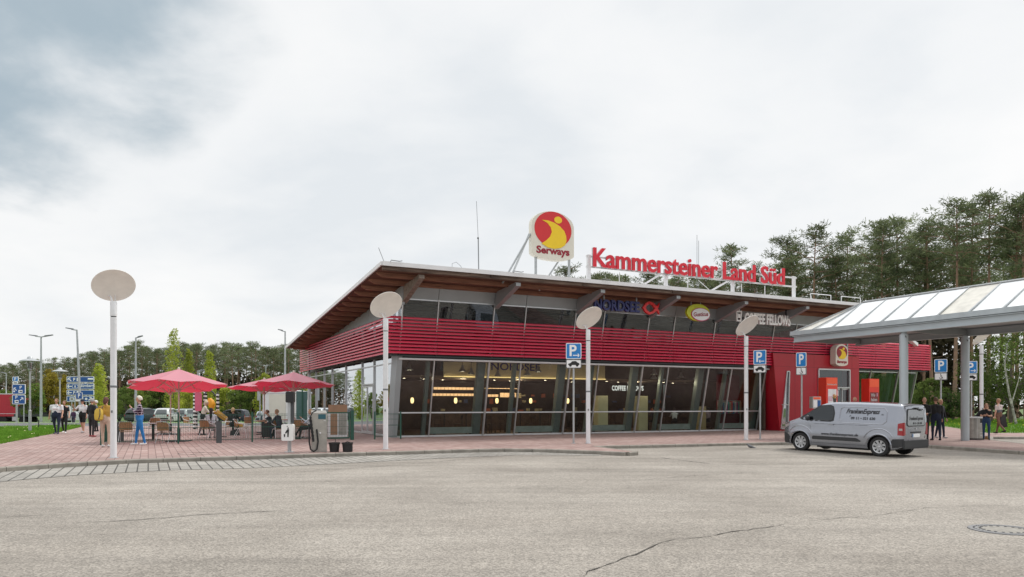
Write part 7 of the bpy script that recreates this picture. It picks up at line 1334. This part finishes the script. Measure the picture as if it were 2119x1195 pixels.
for px, Y, py, w, lb_ in ((359, 92, 687, 36, 'tallest columnar yellow green tree, above the widest parasol'), (391, 95, 728, 22, 'slim columnar yellow green tree between its two taller neighbours'), (434, 92, 731, 24, 'columnar yellow green tree above the zebra striped play post'), (205, 88, 757, 30, 'columnar yellow green tree beside the large direction board')):
    z0 = gz(-40, Y) - .3; bushy(lb_, 'tree', 'columnar_tree', at(px, Y, z0), topH(py, Y, z0), w / F * Y * 1.05, YG, int(px), 'column', 30, .16, group=CG, per=110)
z0 = gz(-40, 80) - .3; bushy('broad olive brown tree behind the further mushroom lantern', 'tree', 'broadleaf_tree', at(108, 80, z0), topH(768, 80, z0), 3.6, BR, 5, n=70, leaf=.16, per=80)
bushy('fresh green young tree between the lorry and the grey truck', 'tree', 'broadleaf_tree', at(62, 76, z0), topH(793, 76, z0), 2.9, GN, 6, n=50, leaf=.15, per=70)
bushy('small yellowish green tree top above the hidden right parasol', 'tree', 'broadleaf_tree', at(548, 120, -1.6), topH(772, 120, -1.6), 3.4, YG, 8, n=40, leaf=.2, per=60)
bushy('brownish bush right of the broad olive tree', 'bush', 'bush', at(128, 84, -.9), topH(790, 84, -.9), 3.0, BR, 9, n=40, leaf=.16, per=70)
rnd = random.Random(5)
for i, px in enumerate(list(range(225, 655, 22)) + [10, 640, 668, 700]):
    Y = rnd.uniform(122, 134); z0 = -1.75; m_ = (GN, DG, GN, YG)[i % 4]; py = rnd.uniform(783, 803) if px < 500 else rnd.uniform(772, 792)
    bushy('leafy green bush in the hedge row behind the parked cars', 'bush', 'bush', at(px, Y, z0), topH(py, Y, z0), rnd.uniform(3.6, 5.2), m_, 100 + i, n=46, leaf=.24, trunk=False, group='bushes of the hedge row behind the parked cars', per=60)
# right hand trees
bushy('fresh green birch with pale trunk at the edge of the wood', 'tree', 'birch_tree', at(2092, 62, 0), topH(690, 62, 0), 7.0, BG, 31, n=150, leaf=.12, bark='bark', per=90)
bushy('loose green young birch behind the pale dish lamp', 'tree', 'birch_tree', at(2052, 68, 0), topH(752, 68, 0), 4.6, BG, 32, n=70, leaf=.12, bark='bark', per=60)
bushy('leafy green shrub at the end of the louvre band', 'bush', 'bush', at(1926, 62, 0), topH(772, 62, 0), 2.6, BG, 33, n=60, leaf=.14, trunk=False, per=70)
bushy('low dark shrub below the pines beside the canopy column', 'bush', 'bush', at(1972, 72, 0), topH(800, 72, 0), 3.4, DG, 34, n=40, leaf=.14, trunk=False, per=50)
bushy('broad dark green shrub seen through the right glass wing', 'bush', 'bush', at(1846, 75, 0), topH(775, 75, 0), 7.0, DG, 35, n=90, leaf=.16, trunk=False, per=60)
a = MB(); b = at(2103, 58, 0); a.tube([b, b + Vector((-.6, 0, 2.6)), b + Vector((-.9, 0, 4.6)), b + Vector((-.7, 0, 6.3))], [.1, .08, .05, .02], 8); a.tube([b + Vector((-.35, 0, 1.7)), b + Vector((.3, .2, 3.4)), b + Vector((.5, .2, 4.6))], [.05, .03, .015], 6); tr_ = thing('bare_birch', 'thin white birch stem leaning at the edge of the lawn', 'tree', (0, 0, 0)); obj('trunk', a, M('birch_bark'), tr_, True)
a = MB(); rnd = random.Random(3)
for k in range(16): puff(a, b + Vector((rnd.uniform(-1.6, 1.2), rnd.uniform(-1, 1), rnd.uniform(3.2, 6.6))), .5, .4, 40, .1, .06, rnd)
obj('crown', a, GN, tr_)
# ================================================================ camera, sky and sun
sc = bpy.context.scene
cam = bpy.data.cameras.new('Camera'); co = bpy.data.objects.new('Camera', cam); C.objects.link(co); co.location = (0, 0, CAMZ); co.rotation_euler = (R(90), 0, 0)
cam.sensor_width = 36; cam.lens = 36 * F / 2119; cam.shift_y = (HY - 597.5) / 2119; cam.clip_end = 3000; cam.clip_start = .1; sc.camera = co
SUN = Vector((.62, .42, .92)).normalized(); elev = math.asin(SUN.z); azi = math.atan2(SUN.x, SUN.y)
w = bpy.data.worlds.new('World'); sc.world = w; w.use_nodes = True; nt = w.node_tree; N = nt.nodes; L = nt.links; bg = N['Background']
skyt = N.new('ShaderNodeTexSky'); skyt.sky_type = 'NISHITA'; skyt.sun_disc = False; skyt.sun_elevation = elev; skyt.sun_rotation = azi; skyt.dust_density = 2
tc = N.new('ShaderNodeTexCoord'); nv = N.new('ShaderNodeVectorMath'); nv.operation = 'NORMALIZE'; L.new(tc.outputs['Generated'], nv.inputs[0])
# cloud layer: project the view direction on a flat ceiling so the clouds shrink towards the horizon
sep = N.new('ShaderNodeSeparateXYZ'); L.new(nv.outputs[0], sep.inputs[0])
def math_(op, a, b=None, c=None, clamp=False):
    n = N.new('ShaderNodeMath'); n.operation = op; n.use_clamp = clamp
    for i, v in enumerate((a, b, c)):
        if v is None: continue
        if isinstance(v, (int, float)): n.inputs[i].default_value = v
        else: L.new(v, n.inputs[i])
    return n.outputs[0]
dz = math_('ADD', math_('MAXIMUM', sep.outputs[2], 0.0), .22)
cx_ = math_('DIVIDE', sep.outputs[0], dz); cy_ = math_('DIVIDE', sep.outputs[1], dz); cb_ = N.new('ShaderNodeCombineXYZ'); L.new(cx_, cb_.inputs[0]); L.new(cy_, cb_.inputs[1])
def noi(sc_, det, ro, dist=0.0, off=0):
    n = N.new('ShaderNodeTexNoise'); n.inputs['Scale'].default_value = sc_; n.inputs['Detail'].default_value = det; n.inputs['Roughness'].default_value = ro; n.inputs['Distortion'].default_value = dist
    mp = N.new('ShaderNodeMapping'); mp.inputs['Location'].default_value = (off, off * .7, 0); L.new(cb_.outputs[0], mp.inputs['Vector']); L.new(mp.outputs[0], n.inputs['Vector']); return n.outputs['Fac']
n1 = noi(.85, 7, .52, .35, 3.1); n2 = noi(2.6, 6, .55, .2, 8.3)
mixn = math_('ADD', math_('MULTIPLY', n1, .72), math_('MULTIPLY', n2, .28))
r = N.new('ShaderNodeValToRGB'); e = r.color_ramp.elements; e[0].position = .36; e[1].position = .60; e[0].color = (.80, .835, .865, 1); e[1].color = (.985, .985, .98, 1); x_ = r.color_ramp.elements.new(.47); x_.color = (.91, .925, .935, 1); L.new(mixn, r.inputs[0])
# dark blue grey bank high in one corner of the sky
bank = Vector((-.60, 1, .545)).normalized(); dt = N.new('ShaderNodeVectorMath'); dt.operation = 'DOT_PRODUCT'; L.new(nv.outputs[0], dt.inputs[0]); dt.inputs[1].default_value = bank
q = math_('ADD', dt.outputs['Value'], math_('MULTIPLY', math_('SUBTRACT', n1, .5), .12)); q = math_('ADD', q, math_('MULTIPLY', math_('SUBTRACT', n2, .5), .05))
mr_ = N.new('ShaderNodeMapRange'); mr_.interpolation_type = 'SMOOTHSTEP'; mr_.inputs[1].default_value = .979; mr_.inputs[2].default_value = 1.01; mr_.inputs[3].default_value = 0; mr_.inputs[4].default_value = 1; L.new(q, mr_.inputs[0])
mx = N.new('ShaderNodeMix'); mx.data_type = 'RGBA'; L.new(mr_.outputs[0], mx.inputs[0]); L.new(r.outputs[0], mx.inputs[6]); mx.inputs[7].default_value = (.42, .51, .575, 1)
sk = N.new('ShaderNodeMix'); sk.data_type = 'RGBA'; sk.inputs[0].default_value = 1; sk.blend_type = 'MULTIPLY'; L.new(skyt.outputs[0], sk.inputs[6]); sk.inputs[7].default_value = (.07, .07, .07, 1)
fx = N.new('ShaderNodeMix'); fx.data_type = 'RGBA'; fx.inputs[0].default_value = .94; L.new(sk.outputs[2], fx.inputs[6]); L.new(mx.outputs[2], fx.inputs[7]); zn = N.new('ShaderNodeMapRange'); zn.interpolation_type = 'SMOOTHSTEP'; zn.inputs[1].default_value = .52; zn.inputs[2].default_value = .85; zn.inputs[3].default_value = 1.0; zn.inputs[4].default_value = 1.75; L.new(sep.outputs[2], zn.inputs[0])
vm = N.new('ShaderNodeVectorMath'); vm.operation = 'SCALE'; L.new(fx.outputs[2], vm.inputs[0]); L.new(zn.outputs[0], vm.inputs['Scale']); L.new(vm.outputs[0], bg.inputs['Color'])
EXPO = .6; bg.inputs['Strength'].default_value = 1.03 / 2 ** EXPO
sl_ = bpy.data.lights.new('Sun', 'SUN'); sl_.energy = 1.5; sl_.angle = R(16); sl_.color = (1, .965, .9); so = bpy.data.objects.new('Sun', sl_); C.objects.link(so); so.rotation_euler = SUN.to_track_quat('Z', 'Y').to_euler(); so.location = (30, 20, 60)
vs = sc.view_settings; vs.view_transform = 'Standard'; vs.look = 'None'; vs.exposure = EXPO; vs.gamma = 1; vs.use_curve_mapping = False
sc.cycles.max_bounces = 8; sc.cycles.transparent_max_bounces = 24; sc.cycles.diffuse_bounces = 3; sc.cycles.glossy_bounces = 4; sc.cycles.caustics_reflective = False; sc.cycles.caustics_refractive = False; sc.cycles.sample_clamp_indirect = 6

# ================================================================ every separate post, beam and pane becomes a part of its own
def split_loose(o):
    me = o.data; n = len(me.vertices); par = list(range(n))
    def find(a):
        while par[a] != a: par[a] = par[par[a]]; a = par[a]
        return a
    for e in me.edges:
        a, b = find(e.vertices[0]), find(e.vertices[1])
        if a != b: par[a] = b
    gr = {}
    for p in me.polygons: gr.setdefault(find(p.vertices[0]), []).append(p)
    if not 1 < len(gr) <= 60: return
    for ps in gr.values():
        ids = sorted({v for p in ps for v in p.vertices}); mp = {v: i for i, v in enumerate(ids)}
        m2 = bpy.data.meshes.new(o.name.split('.')[0]); m2.from_pydata([me.vertices[v].co for v in ids], [], [[mp[v] for v in p.vertices] for p in ps])
        for m in me.materials: m2.materials.append(m)
        m2.polygons.foreach_set('material_index', [p.material_index for p in ps]); m2.polygons.foreach_set('use_smooth', [p.use_smooth for p in ps])
        q = bpy.data.objects.new(o.name.split('.')[0], m2); C.objects.link(q); q.parent = o.parent; q.matrix_local = o.matrix_local.copy()
        for ch in [c for c in bpy.data.objects if c.parent == o]: ch.parent = q
    bpy.data.objects.remove(o)
for o in [x for x in bpy.data.objects if x.type == 'MESH' and x.parent and x.data.users == 1 and x.name.split('.')[0] in ('mullion', 'upper_mullion', 'side_mullion', 'side_upper_mullion', 'column', 'cross_beam', 'purlin', 'support', 'hanger', 'glazing_bar', 'side_panel', 'downlight', 'cross_wall', 'bolt', 'portal_return', 'side_guard', 'door_pane')]: split_loose(o)
